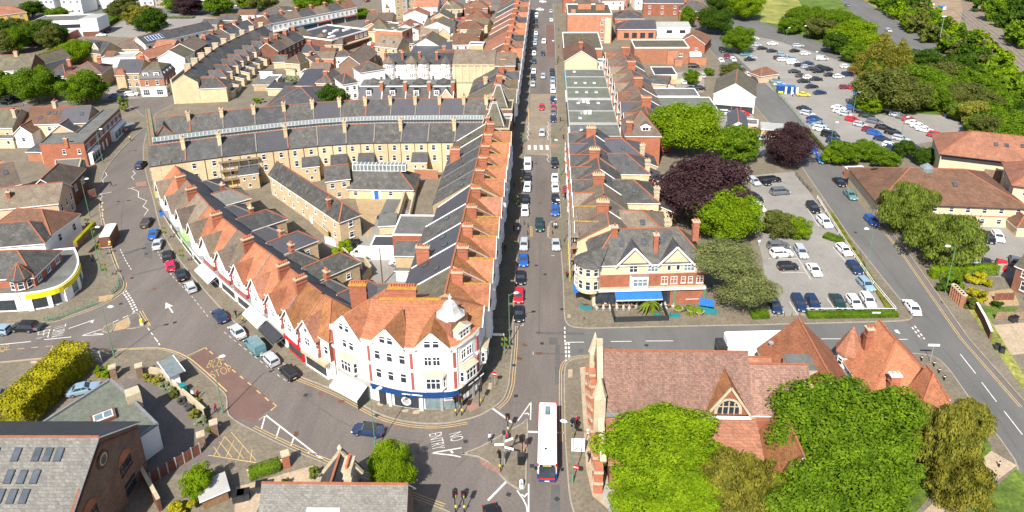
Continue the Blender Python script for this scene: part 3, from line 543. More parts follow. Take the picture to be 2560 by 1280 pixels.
# ---------------------------------------------------------------- white gabled terrace along the crescent
CF = [(-90,147),(-83.5,139),(-78,132.6),(-72.5,126.4),(-67.3,120.9),(-62,115.8),(-57,111.2),(-52,106.8),(-47.3,102.4),(-42.9,98.2),(-38.9,94.5),(-33.6,90.6)]
c_roof = ['tile_orange','tile_tan','tile_tan','tile_orange','tile_orange','tile_tan','tile_orange','tile_orange','tile_orange','tile_rust','tile_rust']
c_gab = ['tile_tan','tile_taupe','tile_taupe','tile_tan','tile_tan','tile_taupe','tile_orange','tile_red','tile_orange','tile_rust','tile_red']
c_wall = ['render_white','render_white','green_wall','render_white']+['render_white']*7
for i in range(11):
    a, bb = CF[i], CF[i+1]; B = Bld('terrace_house', f'{ORD[10-i]} house up from the curved corner building in the white gabled crescent terrace', 'house', rect(a, bb, 9.5), 'white gabled houses along the crescent'); L, D = B.L, B.D
    he, rise = 7.2, 3.7
    B.block(0, L, 0, D-1, he, rise, 'gx' if i < 10 else 'hx1', 'render_white', c_roof[i], side='brick_red', ov=.15, ridge='ridge_red')
    # slate back slope over the tiled front
    g = MB(); sl = rise/((D-1)/2); g.poly([(L,D-.7,he-.3*sl+.12),(0,D-.7,he-.3*sl+.12),(0,(D-1)/2+.1,he+rise+.08),(L,(D-1)/2+.1,he+rise+.08)], 'slate_new'); B.part('rear_slope', g)
    if i < 10:
        g = MB(); g.bar((L,.1,he+.1), (L,(D-1)/2,he+rise+.14), .2, .18, 'ridge_red' if i % 2 else 'ridge_grey'); B.part('party_ridge', g)
    # front gable bay
    gw = min(5., L*.7); gx = L*(.42 if i < 10 else .3); o = ob('front_gable', None, B.o, (gx, 0, 0)); q = MB(); h = gw*.58
    q.prism([(-gw/2,.1),(-gw/2+.5,-.7),(gw/2-.5,-.7),(gw/2,.1)], 3.2, 6.9, 'render_white' if i not in (2,) else 'green_wall', bottom=True); q.poly([(-gw/2,-.75,6.85),(gw/2,-.75,6.85),(0,-.75,6.9+h)], 'render_white'); ob('bay', q, o)
    q = MB(); e = gw/2+.3; zz = 6.85-.3*h/(gw/2); yb = min(4.2, (6.9+h-he)/sl+.2)
    q.poly([(-e,-1.15,zz),(0,-1.15,6.95+h),(0,yb,6.95+h),(-e,.15,zz)][::-1], c_gab[i]); q.poly([(0,-1.15,6.95+h),(e,-1.15,zz),(e,.15,zz),(0,yb,6.95+h)][::-1], c_gab[i]); ob('gable_roof', q, o)
    q = MB()
    for e_ in (-1, 1): q.bar((e_*e,-1.17,zz), (0,-1.17,6.95+h), .08, .17, 'trim_white')
    ob('bargeboard', q, o); ob('window', win_mesh(1.3,1.5,'w'), o, (0,-.7,4.7)); ob('window', win_mesh(.6,1.3,'w'), o, (-gw/2+.28,-.3,4.8), rad(-58)); ob('window', win_mesh(.6,1.3,'w'), o, (gw/2-.28,-.3,4.8), rad(58)); ob('window', win_mesh(.8,.9,'w'), o, (0,-.77,7.2))
    if i > 3:
        q = MB()
        for x in (-gw/2+.12, gw/2-.12): q.box(x-.16,x+.16,-.35,.05,3.3,6.8,'trim_red')
        q.box(-gw/2,gw/2,-.78,-.6,3.3,4.2,'trim_red' if i in (4,5,6) else 'render_white'); ob('brick_panel', q, o)
    B.win(0, 4.5, 1., 1.5, [L*.88])
    # shopfront
    q = MB(); fm = ['timber','charcoal','green_wall','render_white','render_white','render_white','render_white','render_white','render_grey','red_paint','stone'][i]
    q.box(.1, L-.1, -1.0, 0, 2.75, 3.3, fm, 'lead' if i < 8 else fm); B.part('shop_fascia', q); q = MB(); q.box(.4, L-.4, -.5, 0, .1, 2.7, 'red_paint' if i == 9 else 'trim_white'); q.box(.7, L-.7, -.55, -.4, .6, 2.5, 'glass'); B.part('shop_window', q)
    # party chimney and rear wings
    if i in (0,1,3,5,7,9)[:5] or i == 8: B.chim(L-.1, D*.34, he+rise*.45, 3.3, .75, 1.9, 5, 'brick_red', 'pot', 'stone')
    wl = [5,7,5,9,6,9,5,10,4,8,3][i]; Wg = Bld('rear_wing', None, None, None, parent=B.o, local=((L*.12, D-1.2), 0)); Wg.L, Wg.D = L*.75, wl
    Wg.block(0, L*.75, 0, wl, 6.0 if i % 2 else 5.6, 1.9, 'hy1', 'brick_buff', ['slate_new','slate_pale','slate_new','slate','slate_new','slate_new','slate_old','slate_old','slate','slate_new','slate_new'][i], ridge='ridge_red' if i % 2 else 'ridge_grey'); Wg.win(2, 3.3, .9, 1.2, 1); Wg.win(1, 3.3, .9, 1.2, 2)
    if i in (1,3,5,6,8): Wg.chim(L*.3, wl*.35, 5.2, 4.0, 1.1, .7, 3, 'brick_red', 'pot_pale' if i < 4 else 'pot')
for j, (i0, m, t) in enumerate(((8,'canvas','cream retractable awning over the shop fourth from the corner'),(9,'charcoal','dark grey awning beside the red shopfront'),(4,'canvas_grey','white striped awning by the café tables'))):
    a, bb = CF[i0-1+(j==2)], CF[i0+(j==2)]; f = rect(a, bb, 1); L = f[2]; q = MB(); q.poly([(.2,-.9,3.),(L-.2,-.9,3.),(L-.2,-2.7,2.1),(.2,-2.7,2.1)][::-1], m); q.poly([(.2,-2.7,2.1),(L-.2,-2.7,2.1),(L-.2,-2.7,1.8),(.2,-2.7,1.8)], m)
    for x in (.2, L-.2): q.bar((x,-.9,2.4), (x,-2.7,1.95), .05, .05, 'steel')
    tag(ob('awning', q, None, (*f[0],0), f[1]), t, 'awning')
# ---------------------------------------------------------------- arcade ranges with glazed roof between
def along(pts, d): return offset(pts, d)
AS = [(-96,154.6),(-88.5,157.8),(-80.8,161),(-73.2,163.9),(-66,166.5),(-59,168.6),(-52,170.2),(-45,171),(-38,171.3),(-31,171.5),(-24,171.7),(-17,171.8)]
AN = [(-104.5,174.6),(-97,178),(-89.2,181),(-81.3,183.7),(-73.6,186.2),(-66.2,188.5),(-59,190.2),(-52,191.3),(-45,192),(-38,192.3),(-31,192.5),(-24,192.6),(-17.5,192.7)]
as_m = ['slate_old','slate','slate','slate_new','slate_old','slate','slate','slate_old','slate','slate_old','slate']
for i in range(11):
    B = Bld('arcade_house', f'{ORD[i]} yellow brick house from the scaffolded end in the nearer arcade terrace', 'house', rect(AS[i], AS[i+1], 9.8), 'yellow brick houses of the nearer arcade terrace'); L, D = B.L, B.D
    B.block(0, L, 0, D, 8.6, 3.4, 'gx', 'brick_yellow', as_m[i], ov=.12, trim='charcoal')
    q = MB(); q.bar((L,-.1,8.75), (L,D/2,12.15), .28, .2, 'ridge_red' if i in (0,3) else 'ridge_grey'); B.part('party_coping', q)
    if i % 2 == 1 or i == 0: B.chim(L-.3, D*.36, 10., 3.7, .9, 1.5, 3, 'brick_yellow', 'pot_pale', 'stone')
    if i > 0:
        B.win(0, 6.4, .95, 1.5, [L*.2, L*.75]); B.win(0, 3.5, .95, 1.6, [L*.22, L*.72]); B.win(0, .7, 1., 1.7, [L*.72])
        q = MB(); q.cyl(L*.5,-.1,0,8.5,.06,6,'charcoal'); q.cyl(L*.98,-.1,0,8.5,.06,6,'charcoal'); B.part('drainpipe', q)
    if i in (2,4,5,6,8):
        Wg = Bld('outrigger', None, None, None, parent=B.o, local=((L*.42, -3.2), 0)); Wg.L, Wg.D = L*.56, 3.2; Wg.block(0, L*.56, 0, 3.2, 4.3, 1.5, '+y', 'brick_yellow', 'slate', ov=.15); Wg.win(0, 2.7, .6, .9, 2); Wg.win(0, .8, .7, 1., 1)
for i in range(12):
    B = Bld('arcade_house', f'{ORD[i]} slate roofed house from the left end in the farther arcade terrace', 'house', rect(AN[i], AN[i+1], 9.8), 'slate roofed houses of the farther arcade terrace'); L, D = B.L, B.D
    B.block(0, L, 0, D, 8.6, 3.5, 'gx', 'brick_yellow', ['slate_old','slate_old','slate','slate','slate_old','slate_new','slate_old','slate','slate_new','slate_new','slate_new','slate_old'][i], ov=.12, trim='charcoal')
    q = MB(); q.bar((L,-.1,8.75), (L,D/2,12.25), .26, .18, 'ridge_red' if i % 3 == 0 else 'ridge_grey'); B.part('party_coping', q); B.chim(L-.2, D*.38, 10., 3.4, .9, 1.4, 3, 'brick_yellow', 'pot', 'stone'); B.win(0, 6.2, 1., 1.4, 2)
    if i == 0: dg = dormer(B, 1.8, -.1, 8.2, 4.6, .4, 4.5, 'slate_old', 'ridge_red', rise=3., face='slate_pale')
cl = along(AS, 13.6); arc = thing('glazed_arcade', 'long curved glazed arcade roof between the two slate terraces', 'arcade', (*cl[0],)); ax, ay = cl[0]
q = MB(); g = MB(); pr = 0
for i in range(len(cl)-1):
    a, bb = cl[i], cl[i+1]; n_ = 9; dx, dy = bb[0]-a[0], bb[1]-a[1]; LL = math.hypot(dx, dy); nx, ny = -dy/LL, dx/LL
    for (d0, z0, d1, z1) in ((-3.4,8.6,-1.,9.7),(-1.,10.4,0,11.1),(0,11.1,1.,10.4),(1.,9.7,3.4,8.6)):
        g.poly([(a[0]+nx*d0-ax,a[1]+ny*d0-ay,z0),(bb[0]+nx*d0-ax,bb[1]+ny*d0-ay,z0),(bb[0]+nx*d1-ax,bb[1]+ny*d1-ay,z1),(a[0]+nx*d1-ax,a[1]+ny*d1-ay,z1)], 'glass_roof')
        for k in range(n_):
            t = k/n_; px, py = a[0]+dx*t-ax, a[1]+dy*t-ay; q.bar((px+nx*d0,py+ny*d0,z0+.04), (px+nx*d1,py+ny*d1,z1+.04), .14, .1, 'canvas_grey' if abs(d0)+abs(d1) < 3 else 'render_grey')
    for d in (-1.,1.): g.poly([(a[0]+nx*d-ax,a[1]+ny*d-ay,9.7),(bb[0]+nx*d-ax,bb[1]+ny*d-ay,9.7),(bb[0]+nx*d-ax,bb[1]+ny*d-ay,10.4),(a[0]+nx*d-ax,a[1]+ny*d-ay,10.4)], 'felt_dark')
    for d, z in ((-3.5,8.6),(3.5,8.6),(0,11.15),(-1.05,10.4)): q.bar((a[0]+nx*d-ax,a[1]+ny*d-ay,z), (bb[0]+nx*d-ax,bb[1]+ny*d-ay,z), .14, .14, 'render_grey')
    for d in (-3.6,3.6): g.poly([(a[0]+nx*d-ax,a[1]+ny*d-ay,0),(bb[0]+nx*d-ax,bb[1]+ny*d-ay,0),(bb[0]+nx*d-ax,bb[1]+ny*d-ay,8.6),(a[0]+nx*d-ax,a[1]+ny*d-ay,8.6)], 'brick_yellow')
ob('glazing', g, arc); ob('glazing_bars', q, arc)
# arcade street ends: two tall pavilion roofs on brown brick fronts
for j, (yy, lab) in enumerate(((174.8,'nearer brick pavilion with steep lichened pyramid roof at the arcade entrance'),(190.6,'farther brick pavilion with steep white edged pyramid roof at the arcade entrance'))):
    B = Bld('arcade_pavilion', lab, 'building', ((-10,yy), rad(90), 8.4, 7.4)); B.block(0, 8.4, 0, 7.4, 11, 0, 'flat', 'brick_brown', 'slate_moss', trim='stone')
    q = MB(); z0, z1 = 11.3, 17; c = [(1.2,1.4),(7.2,1.4),(7.2,6.6),(1.2,6.6)]; t = [(3.6,3.4),(4.8,3.4),(4.8,4.6),(3.6,4.6)]
    for k in range(4): q.poly([(*c[k],z0),(*c[(k+1)%4],z0),(*t[(k+1)%4],z1),(*t[k],z1)], 'slate_moss')
    q.poly([(*p,z1) for p in t], 'lead'); B.part('spire_roof', q); q = MB()
    for k in range(4): q.bar((*c[k],z0), (*t[k],z1), .2, .18, 'canvas_grey'); q.bar((*t[k],z1), (*t[(k+1)%4],z1), .18, .16, 'canvas_grey')
    B.part('roof_edge', q); B.win(0, 4.4, 1.5, 2., 3, 'd'); B.win(0, 7.6, 1.2, 1.8, 4, 'd'); B.chim(1.0, 5.6, 10.5, 3.6, 1., .8, 2, 'brick_red', 'pot')
q = simple('arcade_link', 'flat roofed brick link over the arcade entrance between the pavilions', 'building', (-10,183.2), (-10,190.6), 7, 9.5, 0, 'flat', 'brick_brown', 'felt')
# ---------------------------------------------------------------- mews yard
m1 = simple('mews_building', 'long two storey brick mews with curved slate roof beside the yard', 'building', (-43.9,133.2), (-40.4,136.7), 34, 5.6, 2.6, 'hy0', 'brick_yellow', 'slate_old', wins=[(0,3.4,1.,1.4,[2.6]),(0,.8,1.1,1.4,[2.6]),(3,3.4,.9,1.2,8),(3,.9,1.,1.3,7)], chims=[(.15,.16,2.2,2,.7,.7)])
m2 = simple('mews_house', 'single storey buff brick mews house with long white glazed lantern roof', 'house', (-48.0,155.3), (-32.4,155.2), 8.5, 3., 3.2, 'hx1', 'brick_yellow', 'slate_old', wins=[(0,1.,1.,1.2,[1.6,10.2]),], ov=.4)
q = MB(); q.box(0, m2.L-2.5, -.9, .9, -.6, 1., 'glass_roof', 'glass_roof'); ln = ob('lantern', q, m2.o, (.3, m2.D*.55, 6.4)); q = MB()
for k in range(15): x = (m2.L-2.5)*k/14; q.box(x-.06,x+.06,-.95,.95,-.6,1.06,'trim_white')
for z in (-.6,.98): q.box(0,m2.L-2.5,-.97,-.9,z,z+.1,'trim_white')
ob('glazing_bars', q, ln); ob('door', MB().box(-.5,.5,-.1,.02,0,2.1,'blue_awning').box(-1.1,-.55,-.1,.02,0,2.1,'trim_white').box(.55,1.1,-.1,.02,0,2.1,'trim_white'), m2.o, (6.7,0,.02))
simple('mews_link', 'two storey yellow brick link house between the mews wings', 'house', (-52.9,154.0), (-47.7,155.7), 7, 5.4, 2.2, 'gx', 'brick_yellow', 'slate_old', wins=[(0,3.3,1.,1.3,2),(0,.8,1.,1.3,1)])
simple('garage_store', 'small brick store with felt roof in the middle of the mews yard', 'shed', (-36.6,137.5), (-33.3,137.9), 4.5, 2.3, .5, '+y', 'brick_yellow', 'felt')
simple('yard_shed', 'white walled yard shed with grey sheet roof beside the telegraph pole', 'shed', (-29.2,119.0), (-26.8,119.0), 4, 2.6, .5, '+y', 'render_white', 'felt')
sheet('yard', [(-40.8,135.0),(-33.0,116.4),(-24.7,116.6),(-29.6,142.6),(-36.3,156.4),(-46.6,155.4),(-41.1,143.6)], .128, 'lot'); sheet('court', [(-46.5,155.0),(-35.4,156.0),(-34.2,145.8),(-39.0,145.0),(-38.8,135.0),(-42.1,143.6)], .134, 'buff_pave'); sheet('yard_drive', [(-38.9,155.4),(-35.3,155.8),(-35.6,145.1),(-38.7,145.0)], .139, 'asphalt_grey')
# ---------------------------------------------------------------- row on the east side of the main street
ry = [123.4,129.9,136.3,142.8,149.8,157.2,164.4,171.6]; rm = ['tile_taupe','tile_tan','tile_tan','slate_old','slate_old','slate','slate_new','slate']
for i, yc in enumerate(ry):
    B = row_unit('row_house', f'{ORD[i]} grey roofed house up from the blue awning café in the east row', 5.6, 11.5, 16.5, yc, 6.9, 8.8, 12.2, 8.6, rm[i], rm[i], -1, wallm='brick_red', group='grey roofed houses in the row east of the main street', cross=11.2, rear='brick_yellow', front_tri=rm[i], gm='brick_red', bm='brick_red', oh=.4)
    L = B.L
    if i % 2: B.chim(L*.98, 5.2, 10.8, 3.2, .8, 2.3, 5, 'brick_red', 'pot_pale', 'stone')
for k, (yc, m, i) in enumerate(((128.2,'tile_tan',0),(142.8,'slate_old',0),(157.8,'slate',0),(167.6,'slate_new',0))):
    B = simple('back_house', f'hipped rear range behind the east row, {ORD[k]} from the café', 'house', (14.5,yc-5), (23.5,yc-5), 10, 8.4, 2.9, 'hx1', 'brick_yellow', m, wins=[(0,5.6,.9,1.2,3),(1,5.6,.9,1.2,2)], skys=[(.45,.25)], group='hipped rear ranges of the east row'); B.chim(8.6, 1.2, 7.6, 3.6, 1.1, .8, 2, 'stone', 'pot_pale'); B.block(8.9, 12.5, 2.2, 8.5, 5.2, 1.6, '-x', 'brick_yellow', 'slate')
# café building at the corner of the church road
B = Bld('cafe_building', 'cream and red brick corner café with slate roof, two gables and curved corner bay', 'building', rect((8.2,111.6), (28.2,113.2), 8.6)); L, D = B.L, B.D
B.block(0, L, 0, D, 9.0, 4.4, 'hx', 'render_cream', 'slate_old', ov=.35)
q = MB(); q.box(.0, L, -.06, -.01, 4.1, 6.6, 'brick_red'); B.part('brick_band', q)
q = MB(); q.prism([(-.4+2.6*math.cos(t), 1.2+2.6*math.sin(t)) for t in [rad(130+i*20) for i in range(9)]]+[(2.2,1.2)], 3.6, 9.0, 'render_cream', bottom=True); co = B.part('corner_bay', q)
q = MB(); ap = (3.2,2.4,11.6); ring = [(-.4+3.0*math.cos(t), 1.2+3.0*math.sin(t), 8.95) for t in [rad(120+i*22) for i in range(9)]]
for a, b in zip(ring, ring[1:]): q.poly([a, b, ap], 'slate_old')
B.part('bay_roof', q)
for t in (165, 195, 225, 255, 285):
    for z, h in ((4.4,1.8),(7.2,1.5)): ob('window', win_mesh(.9, h, 'w'), co, (-.4+2.62*math.cos(rad(t)), 1.2+2.62*math.sin(rad(t)), z), rad(t+90))
for gx, ws in ((7.2,'a'), (14.7,'b')):
    o = ob('gable', None, B.o, (gx, 0, 0)); q = MB(); q.poly([(-2.9,-.12,8.6),(2.9,-.12,8.6),(2.9,-.12,8.9),(0,-.12,12.0),(-2.9,-.12,8.9)], 'render_cream'); ob('gable_wall', q, o)
    q = MB(); q.poly([(-3.3,-.6,8.5),(0,-.6,12.2),(0,3.3,12.2),(-3.3,.1,8.5)][::-1], 'slate'); q.poly([(0,-.6,12.2),(3.3,-.6,8.5),(3.3,.1,8.5),(0,3.3,12.2)][::-1], 'slate'); ob('gable_roof', q, o); q = MB()
    for e in (-1, 1): q.bar((e*3.3,-.62,8.5), (0,-.62,12.2), .12, .3, 'trim_white')
    ob('bargeboard', q, o)
B.win(0, 7.0, 1.5, 1.4, [7.2]); B.win(0, 7.0, 1.9, 1.4, [10.7,17.2], 'wp'); B.win(0, 7.2, .7, 1.1, [13.6,15.2]); B.win(0, 4.5, 1.2, 1.5, [12.9,14.6,19.3]); B.win(0, 4.6, .8, 1.3, [16.3,17.6])
q = MB(); q.prism([(6.6,.05),(6.9,-.9),(9.8,-.9),(10.1,.05)], 4.1, 6.5, 'trim_white', 'lead', True); o = B.part('bay', q); ob('window', win_mesh(2.6,1.6,'wp'), o, (8.35,-.9,4.6))
q = MB(); q.box(-1.5, L+.3, -.7, 0, 3.5, 4.0, 'trim_white', 'stone'); B.part('shop_canopy', q); q = MB(); q.box(.5, L-6, -.2, 0, .3, 3.3, 'glass'); q.box(L-6, L, -.15, 0, .1, 3.4, 'brick_red'); B.part('shop_front', q); B.win(0, 1.2, 2.2, 1.6, [18.2])
for x in (14.9, 20.3): B.part('pilaster', MB().box(x-.25,x+.25,-.3,0,.1,3.6,'green_post'))
for x, y, z, w_, n in ((4.2,D*.42,10.5,1.,1),(11.3,D*.18,9.8,.8,1),(19.0,D*.45,11,1.1,2)): B.chim(x, y, z, 3.9, w_, .9, n, 'brick_red', 'pot')
B.skyl(5.3, 2.4, 11.4, math.atan(1.02)); B.skyl(9.4, 2.6, 11.7, math.atan(1.02)); B.skyl(12.6, 2.8, 11.95, math.atan(1.02), 1.3, 1.1)
q = MB(); q.box(-.5, .25, -.3, .3, -.2, 2.9, 'render_grey')
o = Bld('cafe_terrace', None, None, None, parent=B.o, local=((3.2,-5.0), 0))
q = MB(); q.box(0,9.6,0,.2,.12,1.1,'charcoal'); q.box(0,.2,0,4.6,.12,1.1,'charcoal'); q.box(9.4,9.6,0,4.6,.12,1.1,'charcoal'); ob('terrace_wall', q, o.o)
q = MB(); q.poly([(.7,4.5,3.3),(9.1,4.5,3.3),(9.1,2.9,2.7),(.7,2.9,2.7)][::-1], 'blue_awning'); q.poly([(.7,2.9,2.7),(9.1,2.9,2.7),(9.1,2.9,2.4),(.7,2.9,2.4)], 'canvas_grey'); ob('blue_canopy', q, o.o)
q = MB(); q.poly([(0,0,2.7),(0,-3.4,2.7),(-1.8,-3.4,2.0),(-1.8,0,2.0)], 'blue_awning'); tag(ob('awning', q, None, (6.6,115.6,.3)), 'sky blue awning over the café side window on the main street', 'awning')
# single storey shops with flat roofs north of the row
for k, (y0, y1, m, h) in enumerate(((175.2,186.6,'felt_dark',4.6),(187,197.6,'felt',4.2),(198,209.2,'felt_green',4.4),(209.6,221.6,'felt',4.0),(222,234,'felt_green',4.3),(234.4,247.6,'felt_green',4.2),(248,258,'felt',4.0))):
    B = simple('flat_shop', f'flat roofed single storey shop, {ORD[k]} north of the grey roofed east row', 'shop', (6.2,y1), (6.2,y0), 14.3, h, 0, 'flat', 'render_white', m, group='flat roofed shops east of the main street', para=.2, trim='render_grey')
    q = MB(); q.box(.2, B.L-.2, -.3, 0, 2.6, 3.5, R.choice(['trim_white','charcoal','teal'])); B.part('shop_fascia', q)
    for j in range(3 if k in (3,4,5) else 1): B.part('roof_light', MB().box(0,1.6,0,.9,0,.4,'trim_white','glass_pale'), loc=(B.L*(.2+.15*(k%3)), 3+3.2*j, h))
    if k in (2,3): B.part('air_unit', MB().box(0,1,0,.9,0,1.,'trim_white').box(1.3,2.3,0,.9,0,.9,'trim_white').box(2.6,3.4,0,.9,0,1.,'steel'), loc=(2, 7, h), rz=rad(-90))
    if k == 0:
        q = MB(); q.poly([(0,0,0),(4,0,0),(3.2,1.4,1.3),(.8,1.4,1.3)], 'glass_pale'); q.poly([(4,0,0),(4,3,0),(3.2,1.6,1.3),(3.2,1.4,1.3)], 'glass'); q.poly([(0,3,0),(0,0,0),(.8,1.4,1.3),(.8,1.6,1.3)], 'glass_pale'); q.poly([(4,3,0),(0,3,0),(.8,1.6,1.3),(3.2,1.6,1.3)], 'glass')
        for a, b in (((0,0,0),(4,0,0)),((0,0,0),(.8,1.4,1.3)),((4,0,0),(3.2,1.4,1.3)),((.8,1.4,1.3),(3.2,1.4,1.3)),((1.3,0,0),(1.5,1.4,1.3)),((2.6,0,0),(2.4,1.4,1.3))): q.bar(a, b, .12, .12, 'timber')
        B.part('roof_lantern', q, loc=(7.5, 6.5, h), rz=rad(90))
# set back brick houses behind those shops
for i in range(8):
    yc = 191.5+9.9*i
    B = row_unit('brick_house', f'{ORD[i]} set back red brick house behind the flat roofed shops, counted from the south', 21.6, 27.6, 34.2, yc, 9.9, 7.2, 10.6, 6.6, ['tile_taupe','slate_new','tile_brown','tile_tan','tile_taupe','tile_tan','tile_taupe','tile_brown'][i], ['tile_taupe','slate_new','tile_taupe','tile_taupe','slate_old','tile_taupe','slate_old','tile_brown'][i], -1, group='set back brick houses behind the flat shops', cross=9.9, rear='brick_red', front_tri='tile_taupe', gm='brick_red', bm='brick_orange', oh=.4)
    if i % 2 == 0: B.chim(.1, 6.5, 8.8, 4.2, .9, 2.6, 6, 'brick_red', 'pot', 'stone')
B = simple('brick_villa', 'tall orange brick house end with brown hip and white dormer beside the lime tree', 'house', (20.4,176.2), (29.4,176.2), 12, 9, 4.6, 'hx', 'brick_red', 'tile_taupe', wins=[(0,1.2,1.,1.7,[5.6])]); dormer(B, 5.2, 1.2, 9.7, 2.4, 1.3, 2.6, 'tile_taupe'); B.chim(.9, 1, 8, 4.4, 1.5, .9, 3, 'brick_red')
B = simple('gable_house', 'house with blank cream gable wall and brown tiled roof on the main street', 'house', (6.3,262.4), (18.6,262.4), 20, 6.2, 4., 'gy', 'render_cream', 'tile_brown', chims=[(.5,.25,2.,4,1.4,.9)]); simple('white_annex', 'white rendered annex against the cream gable house', 'house', (18.8,264), (22,264), 5, 5., 0, 'flat', 'render_white', 'felt', wins=[(0,2.6,1.6,1.2,1)])
simple('flat_shop', 'brown felt roofed shop between the cream gable house and the tall brick block', 'shop', (6.3,284), (22,284), 30, 5.4, 0, 'flat', 'brick_orange', 'slate_moss')
B = simple('brick_block', 'tall plain red brick block standing over the main street', 'building', (8.6,316.2), (28.2,316.1), 24, 13.2, 0, 'flat', 'brick_orange', 'slate_moss', wins=[(0,1.5,1.4,1.3,[15.4]),(0,5,1.4,1.3,[15.4]),(0,8.5,1.4,1.3,[15.4])]); q = MB(); q.box(16.6, B.L-.4, -.08, 0, .2, 11.5, 'render_cream'); B.part('render_panel', q)
for x, y, w_, d, h in ((1.5,.6,2,1.6,2.4),(5,12,6,4,2.6),(13,10,4,4,2.8)): B.part('roof_housing', MB().box(x,x+w_,y,y+d,13,13+h,'brick_orange','slate_moss'))
B.part('roof_balcony', MB().box(15,18,-.1,2,10.6,10.8,'trim_white').box(15,18,-.12,-.06,11.6,11.7,'trim_white').box(15,15.1,-.12,-.06,10.6,11.7,'trim_white').box(17.9,18,-.12,-.06,10.6,11.7,'trim_white'))
B = simple('slate_hall', 'long brick building with dark slate roof and four large black windows', 'building', (31.5,322.6), (48.8,322.6), 11, 5.2, 3., 'hx0', 'brick_orange', 'slate_new', wins=[(0,1.2,2.2,2.2,[4.1,7.7,11.4,15.1],'d')], skys=[(.3,.25),(.5,.25),(.86,.25)])
simple('white_workshop', 'white workshop with pale sheet roof beside the dark slate hall', 'building', (49.4,326), (64.8,326), 13, 5.2, 1.2, 'gx', 'render_white', 'membrane', wins=[(0,2.6,2.6,1.3,[6,12],'d')])
simple('brown_roof_house', 'red brick house with brown hipped roof at the side road', 'house', (55.4,300), (65.4,296), 15, 4.6, 3.4, 'hy1', 'brick_red', 'tile_brown', wins=[(0,1.6,1.2,1.2,[2.4,7.4])])
B = simple('brick_depot', 'large flat roofed red brick depot behind the set back houses', 'building', (34.4,280.6), (56,280.6), 14, 6.6, 0, 'flat', 'brick_orange', 'slate_moss', wins=[(0,3.2,1.6,1.2,[18.4])]); B.part('annex', MB().box(13,17.2,-1.2,0,0,5.8,'brick_orange','felt').box(15.6,18.6,-3.6,-1.2,0,2.8,'brick_orange','felt').box(21.6,28.2,-2,6,0,3.2,'brick_orange','felt').box(22,26.6,0,3,3.2,4.4,'trim_white'))
simple('cream_store', 'cream rendered store with flat dark roof behind the brick houses', 'building', (38.7,253.7), (47.0,253.7), 11, 3.2, 0, 'flat', 'render_cream', 'felt_dark', para=.1)
simple('lean_to', 'grey lean-to roof beside the cream store', 'shed', (34.6,245), (41.5,243), 12, 2.8, 1.2, 'gx', 'render_pink', 'slate_old')
for k, (a, b, c, m) in enumerate((((33.6,228), (50,228), 9, 'felt'), ((33.4,214), (53,214), 13, 'felt_green'))): simple('flat_store', ['flat grey roofed store north of the big green tree', 'low wide felt roofed store beside the white barn'][k], 'building', a, b, c, 3.2, 0, 'flat', 'render_grey', m, para=.12)
B = simple('white_barn', 'white boarded barn with grey twin pitched roof at the side road', 'building', (53.4,223), (65.6,219.6), 18, 5.9, 3.8, 'gy', 'render_white', 'slate_moss', ov=.3); B.part('undercroft', MB().box(.4,B.L-.4,-.25,-.02,.1,2.2,'charcoal').box(5.7,5.85,-.3,-.2,.1,2.2,'brick_orange').box(8.6,8.75,-.3,-.2,.1,2.2,'brick_orange')); q = MB(); q.box(5.6,8.,-.1,0,3.2,5.2,'trim_white'); B.part('hatch', q)
simple('garage', 'pale block garage with flat white roof beside the side road', 'garage', (62.4,199.5), (68.2,198), 5, 2.4, .3, '+y', 'render_cream', 'membrane'); simple('garage', 'rendered garage behind the big green tree with brown flat roof', 'garage', (58.4,203), (62,202), 5, 2.6, 0, 'flat', 'render_pink', 'felt', para=.1); simple('white_cottage', 'white end cottage half hidden behind the big green tree', 'house', (52,196), (57,195), 12, 4.4, 1.6, 'gy', 'render_white', 'slate_new')
# red brick villas behind
for k, (a, b, c, he, ri, kd, rm_) in enumerate((((50,378),(76,376),12,7,4,'hx','slate_new'),((66,362),(80,360),10,6,4,'hx','slate_old'),((33,352),(47,352),14,4,3,'hx','slate'),((30,400),(44,400),14,7,4,'gy','slate_old'),((10,352),(24,352),20,8,4,'gy','tile_taupe'),((8,385),(24,385),22,8,4,'gy','tile_orange'))):
    simple('brick_villa', ['long red brick villa with dark roof beyond the white workshop','red brick villa with grey hip near the side road','low slate roofed brick house behind the dark slate hall','tall gabled brick villa at the top edge of the east side','taupe roofed house just beyond the tall brick block','orange roofed house two beyond the tall brick block'][k], 'house', a, b, c, he, ri, kd, 'brick_red', rm_, wins=[(0,1.2,1.3,1.5,4),(0,4.2,1.3,1.4,4)] if he > 5 else [(0,1.2,1.3,1.4,3)], chims=[(.2,.5,1.6,3)])
